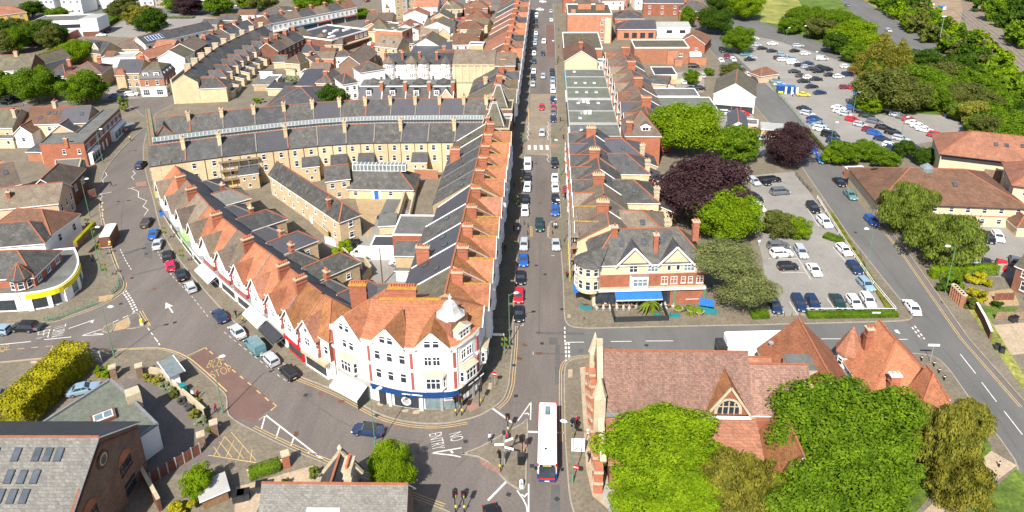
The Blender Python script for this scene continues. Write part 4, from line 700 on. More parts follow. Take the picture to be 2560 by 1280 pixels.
# ---------------------------------------------------------------- church and halls
B = Bld('church', 'red brick church with stone dressed west gable and faded red tiled nave roof', 'church', rect((7.2,76.2), (26.6,76.4), 8.8)); L, D = B.L, B.D
B.block(0, L, 0, D, 8.2, 6.0, 'gx', 'brick_red', 'tile_purple', ov=.25, ridge='ridge_red', trim='lead')
B.block(L, L+8.2, .6, D-.6, 7.4, 4.9, 'gx', 'brick_red', 'tile_purple', ov=.2); B.block(.8, L+.6, -5.2, -.05, 4.4, 2.6, '+y', 'brick_red', 'tile_red', ov=.25, trim='lead')
B.block(.8, L+.6, D+.05, D+4.6, 4.4, 2.4, '-y', 'brick_red', 'tile_red', ov=.25)
q = MB(); q.box(0, L, -.5, -.1, 7.4, 7.9, 'lead'); B.part('gutter', q)
q = MB()
for t in range(9):   # banded brick and stone west front with buttresses
    y = -5.6+t*2.35; hh = 4.5+ (9.5*(1-abs(y-D/2)/(D/2+.01)) if 0 < y < D else 0)
    q.box(-1.2, -.1, y-.45, y+.45, 0, min(hh, 9.5), 'brick_red')
    for z in (1.6, 3.4, 5.2, 7., 8.8):
        if z < hh-.6: q.box(-1.26, -.05, y-.5, y+.5, z, z+.4, 'stone')
B.part('buttress', q)
q = MB(); q.poly([(-.35,-5.4,0),(-.35,-5.4,4.6),(-.35,-.2,7.4),(-.35,-.2,8.6),(-.35,D/2,15.),(-.35,D+.2,8.6),(-.35,D+.2,7.4),(-.35,D+4.8,4.6),(-.35,D+4.8,0)], 'brick_red'); B.part('west_gable', q)
q = MB()
for a, b in (((-.1,-.3,8.5),(-.1,D/2,15.)),((-.1,D/2,15.),(-.1,D+.3,8.5)),((-.1,-5.5,4.8),(-.1,-.2,7.5)),((-.1,D+5.,4.8),(-.1,D+.2,7.5))): q.bar(a, b, .8, .5, 'stone')
q.box(-.5,.3,D/2-.3,D/2+.3,14.7,15.9,'stone'); B.part('coping', q)
for y, z in ((-.1,7.2), (D+.1,7.2)):
    q = MB(); q.box(-.75,.75,-.75,.75,-2,3.4,'stone'); q.tube([(0,0,3.4),(0,0,3.8),(0,0,6.6)], [.95,.8,.05], 8, 'stone'); B.part('pinnacle', q, loc=(-.3,y,z))
o = ob('gable_dormer', None, B.o, (16.4,-.2,0)); q = MB(); q.poly([(-2.8,-.1,7.9),(2.8,-.1,7.9),(0,-.1,12.3)], 'brick_red'); ob('gable_wall', q, o); q = MB(); q.poly([(-3.2,-.5,7.6),(0,-.5,12.6),(0,3.5,12.6),(-3.2,.1,7.6)][::-1], 'tile_rust'); q.poly([(0,-.5,12.6),(3.2,-.5,7.6),(3.2,.1,7.6),(0,3.5,12.6)][::-1], 'tile_rust'); ob('gable_roof', q, o)
q = MB()
for e in (-1, 1): q.bar((e*3.1,-.52,7.7), (0,-.52,12.5), .16, .3, 'stone')
q.box(-3,3,-.5,-.1,7.5,7.9,'trim_white'); ob('coping', q, o)
q = MB(); arch = [(1.5*math.cos(rad(a)), 8.6+1.7*math.sin(rad(a))) for a in range(0,181,15)]
q.poly([(x*1.18,-.14,8.1+(z-8.1)*1.12) for x, z in [(1.5,8.1)]+arch+[(-1.5,8.1)]], 'stone'); q.poly([(x*.92,-.17,z*.995) for x, z in [(1.5,8.15)]+arch+[(-1.5,8.15)]], 'glass')
for x in (-.75, 0, .75): q.box(x-.08,x+.08,-.22,-.12,8.1,10.1 if x == 0 else 9.9,'stone')
q.box(-1.4,1.4,-.215,-.12,9.25,9.37,'stone'); ob('traceried_window', q, o)
B2 = Bld('porch', None, None, None, parent=B.o, local=((20.6,-8.2), 0)); B2.L, B2.D = 5.4, 8; B2.block(0, 5.4, 0, 8, 4.6, 4.6, 'gy', 'brick_red', 'tile_rust'); B2.win(0, 5.2, 1.2, 1.7, [3.2], 'd')
q = MB(); q.tube([(0,0,4),(0,0,7.2),(0,0,9.6)], [1.7,1.9,.05], 4, 'tile_brown'); B.part('vestry_turret', q, loc=(2.2,D+3.2,-.6)); B.chim(27.4, .6, 8, 4.2, 2.1, .9, 3, 'brick_red')
q = MB(); q.box(26.8,32,D-2,D+1.6,6,9.4,'stone','felt'); B.part('parapet', q)
B = simple('church_hall', 'church hall with broad orange tiled roof and dark shaded east slope', 'building', (33,80.6), (43.6,80.6), 13.6, 4.8, 5.4, 'gy', 'brick_red', 'tile_orange', ov=.4); B.block(-5, 0, 6, 12.6, 3.6, 2.8, 'gx', 'brick_red', 'tile_red')
B.part('vent_cowl', MB().cyl(0,0,0,.6,.12,8,'steel').cyl(0,0,.55,.75,.4,10,'steel'), loc=(1.2,12.5,6))
B = Bld('parish_house', 'half timbered house with large orange hipped roof and corner turret on the church road', 'house', rect((45.8,84), (56.2,84.6), 9.8)); B.block(0, B.L, 0, B.D, 4.8, 5.2, 'hy0', 'render_white', 'tile_orange', ov=.5); B.block(B.L*.45, B.L*.95, -3.6, .4, 4.4, 4.8, 'hy0', 'brick_red', 'tile_orange', ov=.4)
q = MB()
for x in (-.04, B.L-.0):
    for k in range(9): B.part('timber_stud', MB().box(x-.05,x+.09,.2+k*1.1,.38+k*1.1,.6,4.7,'black'))
q = MB(); q.tube([(0,0,0),(0,0,5.4)], [1.7,1.7], 8, 'render_white'); q.tube([(0,0,5.3),(0,0,5.5),(0,0,9.8)], [2.1,2.1,.05], 8, 'tile_red'); tu = B.part('turret', q, loc=(.9,B.D-.6,0)); [ob('window', win_mesh(.9,1.2,'w'), tu, (1.68*math.cos(rad(a)),1.68*math.sin(rad(a)),3.4), rad(a+90)) for a in (202,247,292)]
B.chim(2.4, B.D-2.2, 6, 4.6, .9, .9, 2, 'brick_red'); B.chim(2.8, .2, 4, 4.2, 1.3, .8, 2, 'brick_red', 'pot_pale', 'trim_white')
simple('low_link', 'low flat roofed link with dark glazing between the church hall and the turret house', 'building', (43.9,87), (45.6,87), 8, 3, 0, 'flat', 'charcoal', 'lead', para=.1)
# ---------------------------------------------------------------- buildings by the side road car parks
B = Bld('clinic', 'two storey cream clinic with long brown hipped roof and rooflights behind the willow', 'building', rect((72.6,145.6), (103,143.6), 19)); L, D = B.L, B.D; B.block(0, L, 0, D, 5.2, 4.4, 'hx', 'render_cream', 'tile_brown', ov=.5, trim='charcoal'); B.win(0, 3.4, 1., 1.2, 9); B.win(0, .9, 1., 1.2, 9); q = MB(); q.box(0,L,-.05,-.01,2.6,2.8,'brick_red'); B.part('string_course', q)
for x, y in ((3.5,13.5),(9.5,16)): B.skyl(x, y, 5.2+4.4*(D-y)/(D/2)+.1, -math.atan(4.4/(D/2)), 1.3, 1.2)
B.skyl(17.5, 5.2, 5.2+4.4*5.2/(D/2)+.1, math.atan(4.4/(D/2)), .9, 1.3); B.part('roof_lantern', MB().tube([(0,0,0),(0,0,.9),(0,0,1.9)], [1.5,1.5,.1], 8, 'glass_roof'), loc=(13,D*.5,9.0)); W_ = Bld('entrance_porch', None, None, None, parent=B.o, local=((L-3.4,-4), 0)); W_.L = 4; W_.D = 4; W_.block(0,4,0,4,2.4,1.6,'hy0','render_cream','tile_brown')
B = simple('care_home', 'three storey cream care home with bright terracotta roof behind the clinic', 'building', (97.5,169.5), (124,160), 14, 7.4, 4, 'hx', 'render_cream', 'tile_red', ov=.6, skys=[(.42,.28),(.5,.28),(.62,.3)], trim='charcoal'); q = MB(); q.box(.2,B.L,-.1,0,5.6,7.2,'charcoal'); B.part('window_band', q); q = MB(); q.box(9.8,15,-.08,0,.5,4.4,'brick_dark'); B.part('glazed_bay', q)
simple('care_home_wing', 'near wing of the care home with terracotta hipped roof', 'building', (103.6,150.2), (126,141), 13, 7.8, 4.2, 'hx', 'render_cream', 'tile_red', wins=[(0,5.2,1.1,1.3,5),(0,2.2,1.1,1.3,5),(3,5.2,1.1,1.3,3)], ov=.6, trim='charcoal')
B = simple('brick_house', 'brown brick house with grey tiled roof at the right edge beyond the gardens', 'house', (86.4,119.4), (92,110.5), 9, 5.2, 2.8, 'gx', 'brick_brown', 'slate_moss', wins=[(0,3.4,1.4,1.2,[1.8,5]),(0,.8,1.6,1.9,[2.2])]); B.block(4.6, 9.2, -2.6, 0, 2.5, 1.2, '+y', 'brick_brown', 'tile_tan')
simple('bin_store', 'small store with flat pale roof beside the clinic roof', 'shed', (76.1,167.5), (80.7,168.2), 4, 2.4, 0, 'flat', 'brick_orange', 'felt_green', para=.1)
simple('kiosk', 'brick pay office with brown pyramid roof in the car park', 'kiosk', (77.0,254.0), (84.3,257.5), 6, 2.8, 2, 'hx', 'render_pink', 'tile_brown')
# ---------------------------------------------------------------- west side shops and houses
def polyb(name, label, cat, pts, he, wall, roofm, para=.3, cop='stone', group=None):
    """flat roofed building on any outline"""
    if sum(p[0]*q[1]-q[0]*p[1] for p, q in zip(pts, pts[1:]+pts[:1])) < 0: pts = pts[::-1]
    o = thing(name, label, cat, pts[0], 0, group); P_ = [(p[0]-pts[0][0], p[1]-pts[0][1]) for p in pts]
    b = MB().prism(P_, 0, he+para-.05, wall); b.f.pop(); b.m.pop(); ob('wall', b, o); ob('roof', MB().poly([(*p, he) for p in P_], roofm), o)
    r = P_+[P_[0]]; k = MB(); inn = offset(r, .14); inn[0] = inn[-1] = offset(r[-2:]+r[1:2], .14)[1]
    for a, b_ in zip(inn, inn[1:]): k.bar((*a, he+para/2), (*b_, he+para/2), .3, para, cop)
    ob('parapet', k, o); return o, P_
def face_at(p, q, t, z, d=0): a = math.atan2(q[1]-p[1], q[0]-p[0]); c = lerp(p, q, t); return (c[0]+math.sin(a)*d, c[1]-math.cos(a)*d, z), a
o, P_ = polyb('brick_shops', 'flat roofed red brick shops with a long two storey front on the crescent', 'building', [(-137.0,173.4),(-125.3,174.5),(-131.9,203.3),(-136.4,201.7),(-134.7,193.0),(-132.3,182.1),(-138.8,181.0)], 6.7, 'brick_red', 'felt', .3, 'felt')
p, q = P_[1], P_[2]
if math.hypot(q[0]-p[0], q[1]-p[1]) < 8: p, q = P_[0], P_[1]
for t in (.08,.3,.42,.54,.66,.78,.9): l_, a = face_at(p, q, t, 4.3); ob('window', win_mesh(1.7, 1.2, 'w'), o, l_, a)
for z in (3.9, 5.8): l_, a = face_at(p, q, .5, 0); ob('string_course', MB().box(-math.hypot(q[0]-p[0],q[1]-p[1])*.48, math.hypot(q[0]-p[0],q[1]-p[1])*.48, -.1, .02, z, z+.16, 'trim_white'), o, l_, a)
for t0, t1, m in ((.02,.24,'glass'),(.62,.98,'glass_pale')):
    L_ = math.hypot(q[0]-p[0], q[1]-p[1]); l_, a = face_at(p, q, (t0+t1)/2, 0); w_ = L_*(t1-t0); bq = MB(); bq.box(-w_/2,w_/2,-1.2,0,.1,3.4,'trim_white'); [bq.box(-w_/2+.3+k*w_/4, -w_/2+k*w_/4+w_/4-.1, -1.26, -1.1, .6, 2.7, m) for k in range(4)]; ob('shop_front', bq, o, l_, a)
for t in (.3,.4,.5): l_, a = face_at(p, q, t, .1); ob('door', MB().box(-.5,.5,-.08,.02,0,2.3,'trim_white'), o, l_, a)
s0, s1 = (P_[0], P_[1]) if (p, q) == (P_[1], P_[2]) else (P_[-1], P_[0])
for t in (.52,.86): l_, a = face_at(s0, s1, t, 3.6); ob('window', win_mesh(.9,1.4,'w'), o, l_, a)
ob('chimney', chim_mesh(.9,.6,2.6,1,'brick_red','pot','stone'), o, (*lerp(s0, s1, .62), 5.6))
simple('terrace_house', 'brown tiled terrace house with four rooflights and a stone chimney', 'house', (-154.2,191.2), (-143.9,192.3), 9.5, 6, 3.6, 'gx', 'render_cream', 'tile_brown', wins=[(0,3.6,1,1.3,[7,9]),], skys=[(.42,.18),(.78,.3),(.6,.3),(.97,.3)], chims=[(.72,.5,1.7,4,1.,1.2,'stone')])
simple('terrace_house', 'grey slate terrace house between the brown roof and the flat brick shops', 'house', (-143.4,191.8), (-136.3,193.3), 9.5, 6, 3.6, 'gx', 'brick_buff', 'slate_new', skys=[(.75,.25)])
simple('gabled_wing', 'peach rendered rear gable with grey roof behind the flat brick shops', 'house', (-144.5,187.7), (-137.4,188.9), 9, 4.4, 2.6, 'gy', 'render_pink', 'slate')
simple('gabled_wing', 'white rendered rear gable with purple brown roof', 'house', (-154.6,187.1), (-149.6,187.5), 9, 4.6, 2.2, 'gy', 'render_white', 'tile_brown', wins=[(0,2,1.,1.4,[2.4])])
simple('tall_villa', 'tan rendered tall gable house with stone chimney left of the brown terrace', 'house', (-165.3,187.1), (-154.8,187.2), 10, 6.5, 4, 'gx', 'brick_buff', 'slate_moss', wins=[(0,3.4,1,1.5,3),(0,.8,1,1.5,3)], chims=[(.97,.3,2,3,1.,1.2,'stone')])
simple('striped_roof_house', 'pink rendered house with striped brown tiled roof and rooflight', 'house', (-132.5,143.2), (-125.6,149.8), 12, 6, 3.6, 'gx', 'render_pink', 'tile_taupe', wins=[(0,3,1.,1.2,[7.5])], skys=[(.8,.3)], chims=[(.75,.9,2,6,1.8,.9,'stone')])
simple('hip_roof_house', 'brick house with striped grey hipped roof on the crescent', 'house', (-119.7,143.8), (-112.2,145.4), 13, 6.4, 3.2, 'hy1', 'brick_brown', 'tile_taupe', wins=[(1,3.4,1.2,1.6,3)])
simple('long_roof_house', 'cream rendered house with long grey tiled roof and brick street end', 'house', (-124.9,135.5), (-109.7,139.8), 9, 6, 3, 'gx', 'render_pink', 'tile_tan', wins=[(0,4,.9,.9,[10.8]),(1,3.2,1.1,1.8,3),(1,.8,1.4,1.8,2)], chims=[(.36,.25,1.4,1,.7,.7)])
polyb('flat_shop', 'low grey felt roofed shop between the brick shops and the striped hip roof', 'shop', [(-125.7,162.2),(-130.2,168.9),(-123.7,170.2),(-115.4,154.4),(-118.6,156.4)], 4, 'render_cream', 'felt', .2)
polyb('green_shop', 'narrow teal fronted shop on the shaded side of the crescent', 'shop', [(-116.4,156.1),(-124.9,171.9),(-123.8,171.4),(-114.9,154.9)], 3.2, 'teal', 'felt', .15)
simple('brown_hip_house', 'house with brown striped hipped roof and white bay above the crescent', 'house', (-115.8,125.6), (-101.4,125.1), 9, 6.2, 3.2, 'hx', 'render_white', 'tile_brown', wins=[(1,3.4,1,1.6,2)])
simple('slate_roof_house', 'house with pale worn slate roof beside the brick bay house', 'house', (-113.6,119.4), (-100.7,122.1), 8, 6, 3, 'hx1', 'render_white', 'slate_old')
B = simple('bay_house', 'red brick house with slate roof and octagonal bay behind the yellow shop', 'house', (-106.2,108.6), (-94.6,110.0), 9.5, 5.7, 3., 'hx1', 'brick_red', 'slate_old', wins=[(1,3.9,1.2,1.4,3)]); q = MB(); q.tube([(0,0,0),(0,0,5.8)], [1.9,1.9], 8, 'brick_red'); q.tube([(0,0,5.7),(0,0,5.9),(0,0,8.5)], [2.3,2.3,.05], 8, 'slate_old'); tu = B.part('bay', q, loc=(B.L*.8,.3,0)); [ob('window', win_mesh(1.,1.5,'w'), tu, (1.78*math.cos(rad(a)),1.78*math.sin(rad(a)),3.9), rad(a+90)) for a in (247.5,292.5,337.5)]
q = MB()
for k in range(8): q.bar((B.L*.8+2.2*math.cos(rad(45*k)), .3+2.2*math.sin(rad(45*k)), 5.96), (B.L*.8,.3,8.55), .16, .12, 'ridge_red')
B.part('hip_tiles', q)
fs = sm([(-103.1,106.6),(-99.1,106.8),(-94.8,107.4),(-91.8,108.5),(-89.9,110.5),(-89.9,114.2),(-91.6,118.3),(-94.1,121.7),(-96.2,124.1)], 4)
o, P_ = polyb('yellow_shop', 'single storey corner shop with curved yellow fascia and flat grey roof', 'shop', fs+[(-100.2,123.0),(-97.4,116.3),(-95.4,110.4),(-105.6,109.8)], 3.5, 'trim_white', 'felt', .3, 'trim_white')
o_ = fs[0] if P_[0] == (0, 0) and abs(o.location.x-fs[0][0]) < .01 else (o.location.x, o.location.y)
def strip(name, pts, d, z0, z1, m): a = offset(pts, -d); b = offset(pts, .05); ob(name, MB().prism([(p[0]-o.location.x, p[1]-o.location.y) for p in a+b[::-1]], z0, z1, m, None, True), o)
nf = len(fs); strip('yellow_fascia', fs[8:nf-8], .22, 2.5, 3.55, 'yellow_fascia'); strip('white_fascia', fs[:8], .2, 2.7, 3.5, 'trim_white'); strip('shop_window', fs[9:16], .12, .5, 2.4, 'glass'); strip('shop_window', fs[17:nf-9], .12, .5, 2.4, 'glass_pale'); strip('shop_window', fs[1:7], .12, .5, 2.5, 'glass')
for i in (8, 12, 16, 17, 20): strip('pier', fs[i:i+2], .3, .1, 2.6, 'trim_white')
B = ob('roof_planter', MB().box(0,.8,0,9,0,.9,'timber').box(.05,.75,.05,8.95,.9,1.3,'leaf_gold'), None, (*(-105.3,135.4), 2.6), rad(-82)); tag(B, 'long planter of yellow flowers along the roof terrace', 'planter'); B.rotation_euler = (0,0,rad(9)); B.location = (*(-97.5,125.6), 2.9)
# ---------------------------------------------------------------- north west: villas, library, street terrace
simple('white_villa', 'three storey cream villa with grey roof and white gable at the left edge', 'house', (-205.8,239.7), (-188.1,242.8), 11, 8.4, 4.4, 'gx', 'render_white', 'slate_moss', side='brick_brown', wins=[(0,6.2,1.2,1.4,6),(0,3.4,1.2,1.6,6),(0,.7,1.2,1.8,6),(1,6.4,1.,1.4,[5.5])]).chim(12,5,11,3,1.2,.8,3,'brick_buff')
simple('grey_house', 'pale grey rendered house end beyond the cream villa', 'house', (-199.5,259.5), (-193.8,258.1), 12, 6.5, 3, 'gy', 'render_grey', 'slate_moss')
simple('brick_villa', 'yellow brick villa with blue slate hip, left of a pair behind the round trees', 'house', (-182.4,243.4), (-175.5,243.2), 9, 6, 3, 'hx', 'brick_yellow', 'slate', wins=[(0,3.4,1.,1.5,2),(0,.8,1.,1.6,2)], chims=[(.9,.5,1.8,3)])
B = simple('brick_villa', 'yellow brick villa with taupe hip, right of a pair behind the round trees', 'house', (-175.2,242.7), (-163.6,245.6), 13, 6, 3.2, 'hx', 'brick_yellow', 'tile_taupe', wins=[(0,3.4,1.1,1.5,3),(0,.8,1.1,1.6,3)], chims=[(.8,.6,1.8,4)]); B.block(.2, 4.4, -1.2, .4, 6, 1.8, 'hx', 'brick_yellow', 'tile_brown')
B = simple('brick_villa', 'buff brick villa with blue slate roof next to the white corner shop', 'house', (-158.6,246.5), (-150.2,247.1), 11, 6, 3.6, 'gx', 'brick_buff', 'slate_new', wins=[(0,3.4,1.2,1.5,3),(0,.7,1.2,1.7,3)], skys=[(.65,.3)], chims=[(.95,.5,1.6,4)]); B.block(.3, 3.6, -1., .4, 6, 1.6, 'hx', 'brick_buff', 'tile_red')
k6w = sm([(-143.8,234.7),(-135.1,240.4),(-133.4,255.7),(-134.3,276.3),(-133.7,315.1),(-104.6,358.4),(-81.7,389.7),(-67.6,413.4)], 4)
B = Bld('corner_shop', 'white and brick corner shop with mansard roof and paired dormers at the junction', 'shop', rect((-144.2,236.1), (-135.4,237.3), 12)); L, D = B.L, B.D
B.block(0, L, 0, D, 3.4, 0, 'flat', 'render_white', 'felt', para=.2, trim='trim_white'); B.block(.3, L-.3, .3, D-.3, 6.6, 0, 'flat', 'brick_orange', 'felt', z0=3.4, para=.1); q = MB(); c = [(0,0),(L,0),(L,D),(0,D)]; t = [(1.2,1.4),(L-1.2,1.4),(L-1.2,D-1.2),(1.2,D-1.2)]
for k in range(4): q.poly([(*c[k],6.7),(*c[(k+1)%4],6.7),(*t[(k+1)%4],9.3),(*t[k],9.3)], 'slate_new')
ap = ((3.5,D/2,11.2),(L-3.5,D/2,11.2)); q.poly([(*t[0],9.3),(*t[1],9.3),ap[1],ap[0]], 'slate_moss'); q.poly([(*t[2],9.3),(*t[3],9.3),ap[0],ap[1]], 'slate_moss'); q.poly([(*t[1],9.3),(*t[2],9.3),ap[1]], 'slate_moss'); q.poly([(*t[3],9.3),(*t[0],9.3),ap[0]], 'slate_moss'); B.part('mansard_roof', q)
for x in (2.6, 6.2): dormer(B, x, .5, 7.0, 1.9, 1.9, 1.6, 'lead', kind='flat')
for y in (3,6,9): dormer(B, L-.5, y, 7.0, 1.6, 1.7, 1.4, 'lead', kind='flat', rz=rad(90))
B.win(0, 4.3, 1., 1.6, [2.6,6.2], y0=.3); B.win(0, .6, 2.2, 2.1, [2.,6.6]); B.win(1, .6, 2.2, 2.1, 3); B.win(1, 4.3, 1., 1.6, 4)
seg = []; acc = [0]
for a, b in zip(k6w, k6w[1:]): acc.append(acc[-1]+math.hypot(b[0]-a[0], b[1]-a[1]))
def on6(s):
    for i in range(len(k6w)-1):
        if s <= acc[i+1]: return lerp(k6w[i], k6w[i+1], (s-acc[i])/(acc[i+1]-acc[i]))
    return k6w[-1]
s = 26.; k6off = 3.2
units = [(9,9.5,'render_white','slate_moss','white bay fronted shop beside the mansard corner'),(13,10,'brick_brown','tile_taupe','three storey dark red brick shop on the curving street')]+[(8.5,7.2,'render_white',['slate','slate_new','tile_taupe','slate','slate_new','tile_brown','slate','tile_taupe','slate','tile_taupe','slate','tile_brown'][i],f'{ORD[i]} white fronted terrace shop beyond the dark red brick shop') for i in range(12)]
for w_, he, wl, rf, lab in units:
    a, b = on6(s), on6(s+w_); d = math.hypot(b[0]-a[0], b[1]-a[1]); nx, ny = -(b[1]-a[1])/d*k6off, (b[0]-a[0])/d*k6off; a = (a[0]+nx, a[1]+ny); b = (b[0]+nx, b[1]+ny)
    B = simple('terrace_shop', lab, 'shop', a, b, 10, he, 2.8, 'gx', wl, rf, wins=[(0,4.2,1.2,1.6,3)]+([(0,7.,1.2,1.5,3)] if he > 9 else []), chims=[(.02,.45,1.6,4,.8,1.6)] if s > 40 else (), group='shops along the curving north street'); q = MB(); q.box(.1,B.L-.1,-.5,0,2.7,3.4,R.choice(['trim_white','charcoal','blue_wall','trim_red'])); B.part('shop_fascia', q); q = MB(); q.box(.4,B.L-.4,-.15,0,.4,2.6,'glass'); B.part('shop_window', q); s += w_
# houses on the near side of the same street, their backs to the arcade
s_pts = sm([(-128.8,228.0),(-131.8,248.3),(-134.0,267.9),(-133.0,289.1),(-130.7,307.4)], 5); acc2 = [0]
for a, b in zip(s_pts, s_pts[1:]): acc2.append(acc2[-1]+math.hypot(b[0]-a[0], b[1]-a[1]))
def onS(s):
    for i in range(len(s_pts)-1):
        if s <= acc2[i+1]: return lerp(s_pts[i], s_pts[i+1], (s-acc2[i])/(acc2[i+1]-acc2[i]))
    return s_pts[-1]
for i in range(10):
    u = acc2[-1]/10.; a, b = onS(u*(i+1)), onS(u*i); B = Bld('street_house', f'{ORD[i]} yellow brick house from the junction with grey rear roofs', 'house', rect(a, b, 9.5), 'yellow brick houses backing the arcade'); L, D = B.L, B.D
    B.block(0, L, 1, D, 7.6, 2.9, 'gx', 'brick_yellow', 'slate' if i % 2 else 'slate_old', ov=.1, trim='stone'); q = MB(); q.box(0,L,.6,1,0,8.9,'render_cream','stone'); B.part('front_parapet', q); B.chim(.2, D*.45, 8.8, 3.3, .9, 2.2, 0, 'stone', 'pot_pale', 'stone')
    W_ = Bld('rear_wing', None, None, None, parent=B.o, local=((L*.1, D), 0)); W_.L, W_.D = L*.62, 6.5; W_.block(0, L*.62, 0, 6.5, 6.2, 2., 'hy1', 'brick_yellow', 'slate', ov=.15); W_.win(2, 3.6, .9, 1.3, 1); W_.win(1, 3.6, .8, 1.2, 1); W_.block(.3, L*.5, 6.5, 10, 3., 1., '-y', 'brick_yellow', 'slate_old')
    if i == 0: B.block(0, L, D-.1, D+9, 5.4, 2.4, 'hy1', 'brick_yellow', 'slate_old')
for i in range(4):
    a = lerp((-109.9,279.7), (-105.8,310.5), i/4); b = lerp((-109.9,279.7), (-105.8,310.5), (i+1)/4)
    simple('brown_terrace', f'{ORD[i]} brown brick terrace house from the left near the black roofed parade', 'house', a, b, 9, 6, 3.2, 'gx', 'brick_brown', ['tile_taupe','tile_taupe','slate','tile_tan'][i], wins=[(0,3.6,1.,1.4,2),(0,.8,1.,1.5,2)], chims=[(.03,.5,1.7,3,.8,1.6)], group='brown brick terrace houses')
for k, (a, b, d, he, ri, kd, wl, rf) in enumerate((((-101.9,264.9),(-95.7,263.5),7,5,2.4,'hy0','brick_yellow','slate_moss'),((-99.9,278.6),(-93.7,277.8),9,5.5,2.4,'hx1','brick_yellow','slate_new'),((-88.8,254.9),(-81.9,254.9),7,4.5,2.2,'gx','brick_buff','tile_taupe'),((-89.0,239.2),(-82.6,239.2),13,3.4,2.4,'+y','render_white','slate_new'),((-81.9,239.5),(-76.2,238.9),10,4.5,2.2,'hy0','render_pink','slate_old'),((-91.7,268.6),(-88.1,278.5),7,4,1.8,'gx','brick_buff','tile_taupe'),((-90.2,212.0),(-72.7,213.1),24,4,3.4,'hx','brick_dark','slate'),((-94.7,237.7),(-92.7,237.7),3,3,.2,'+y','brick_yellow','felt'))):
    simple('back_house', ['moss roofed yellow brick cottage behind the street houses','grey hipped yellow brick cottage behind the brown terrace','buff brick cottage with taupe roof and red chimneys','white walled store with blue grey sloping roof','pink rendered hip ended house beside the white bay villas','small taupe roofed house below the brown terrace','broad dark slate hall roof behind the arcade','tiny brick outhouse beside the pale bush'][k], 'house', a, b, d, he, ri, kd, wl, rf, wins=[(0,1.4,.9,1.2,2)] if k < 6 else (), chims=[(.3,.5,1.5,2)] if k in (2,4,5,1) else ())
for k in range(2):
    B = simple('bay_villa', ['blue shaded white villa with red hip ridges and stacked bays','tall white villa with grey hips behind the red hipped one'][k], 'house', ((-69.7,231.2), (-70.0,246.5))[k], ((-65.5,234.0), (-65.9,240.3))[k], 9, (6.4,8)[k], 2.6, 'hx', 'render_white', ('slate','slate_old')[k], wins=[(0,3.8,1.,1.4,2),(0,.9,1.,1.5,2),(1,3.8,1.,1.4,3),(1,.9,1.,1.5,3)])
# library, pub and villas beyond
B = simple('library', 'white modernist library with long window bands beyond the trees', 'building', (-249.5,329.9), (-226.8,333.7), 16, 7.6, 0, 'flat', 'render_white', 'felt', wins=[(0,4.4,1.4,1.6,16,'d')], trim='trim_white'); B.part('tower', MB().box(B.L,B.L+8,-1,12,0,8.6,'trim_white','membrane').box(B.L+.3,B.L+8.1,-1.1,11.9,0,2.4,'brick_brown')); B.part('low_wing', MB().box(-16,B.L-2,-9,-.1,0,3.6,'trim_red','membrane').box(-14,-4,-.1,14,0,5.4,'trim_white','membrane'))
simple('yellow_house', 'yellow rendered house with red hipped roof in the top left corner', 'house', (-288.6,353.8), (-277.2,365.8), 12, 6, 3.6, 'hx', 'yellow_fascia', 'tile_red', wins=[(0,3.6,1.6,1.4,3),(0,.8,1.8,1.5,3)])
mat('render_yellow', (.56,.38,.08), .06, .5)
for o_ in bpy.data.objects:
    if o_.name.startswith('yellow_house'):
        for c_ in o_.children:
            if c_.name.startswith('wall'): c_.data.materials[0] = MATS['render_yellow']
for k, (a, b, d, he, kd, wl, rf, lab) in enumerate((((-284.7,387.6),(-276.6,387.5),14,9,'gy','render_white','slate','white double fronted villa beyond the library, the narrower one'),((-274.1,390.0),(-262.3,389.8),14,8.6,'hx','render_white','tile_brown','white villa with rounded bays beyond the library'),((-264.1,404.8),(-249.1,404.4),14,8,'hx','render_white','tile_red','brick and white villa behind the twin yellow trees'),((-244.0,412.9),(-235.0,415.5),12,7,'hx','render_white','tile_brown','white bay windowed villa at the top edge, left of two'),((-229.2,406.8),(-221.3,409.4),12,6,'hx','brick_buff','tile_brown','buff bay windowed villa at the top edge, right of two'),((-207.2,414.9),(-201.3,417.7),10,6,'hx','render_white','slate','white house above the purple tree'),((-184.7,420.2),(-177.5,423.0),10,6,'hx','render_cream','tile_brown','cream house at the top edge above the roundabout'))):
    simple('far_villa', lab, 'house', a, b, d, he, 3.4, kd, wl, rf, wins=[(0,he-2.4,1.4,1.5,3),(0,.9,1.4,1.6,3)])
for k, (a, b, d, he, ri, kd, wl, rf, lab) in enumerate((((-197.1,284.2),(-184.5,279.5),10,5,4,'gx','brick_yellow','slate','slate cottage with steep gable dormer beside the bright bush'),((-188.2,291.3),(-175.0,291.3),12,4,3,'hx','render_cream','tile_taupe','taupe hipped house left of the solar panels'),((-182.2,274.6),(-168.6,277.4),10,3.6,0,'flat','render_white','membrane','flat white patched roof behind the buff villa'),((-163.3,339.1),(-155.9,350.9),9,4,.6,'+y','brick_buff','slate_moss','low mossy roofed store by the pub car park'),((-161.2,273.9),(-154.9,285.9),9,4.5,2.4,'gx','brick_orange','tile_red','red roofed back building behind the mansard shop'))):
    B = simple('back_building', lab, 'building', a, b, d, he, ri, kd, wl, rf)
    if k == 0: dormer(B, B.L*.72, 1., 5.2, 3.4, 1.4, 4, 'slate', rise=2.2, face='brick_yellow')
B = simple('solar_terrace', 'white terrace with slate roof carrying a row of solar panels', 'house', (-173.2,293.7), (-157.3,326.3), 9, 5.4, 2.8, 'gx', 'render_white', 'slate', wins=[(0,3,1.3,1.2,9,'d')], skys=[(.62,.3),(.56,.3)])
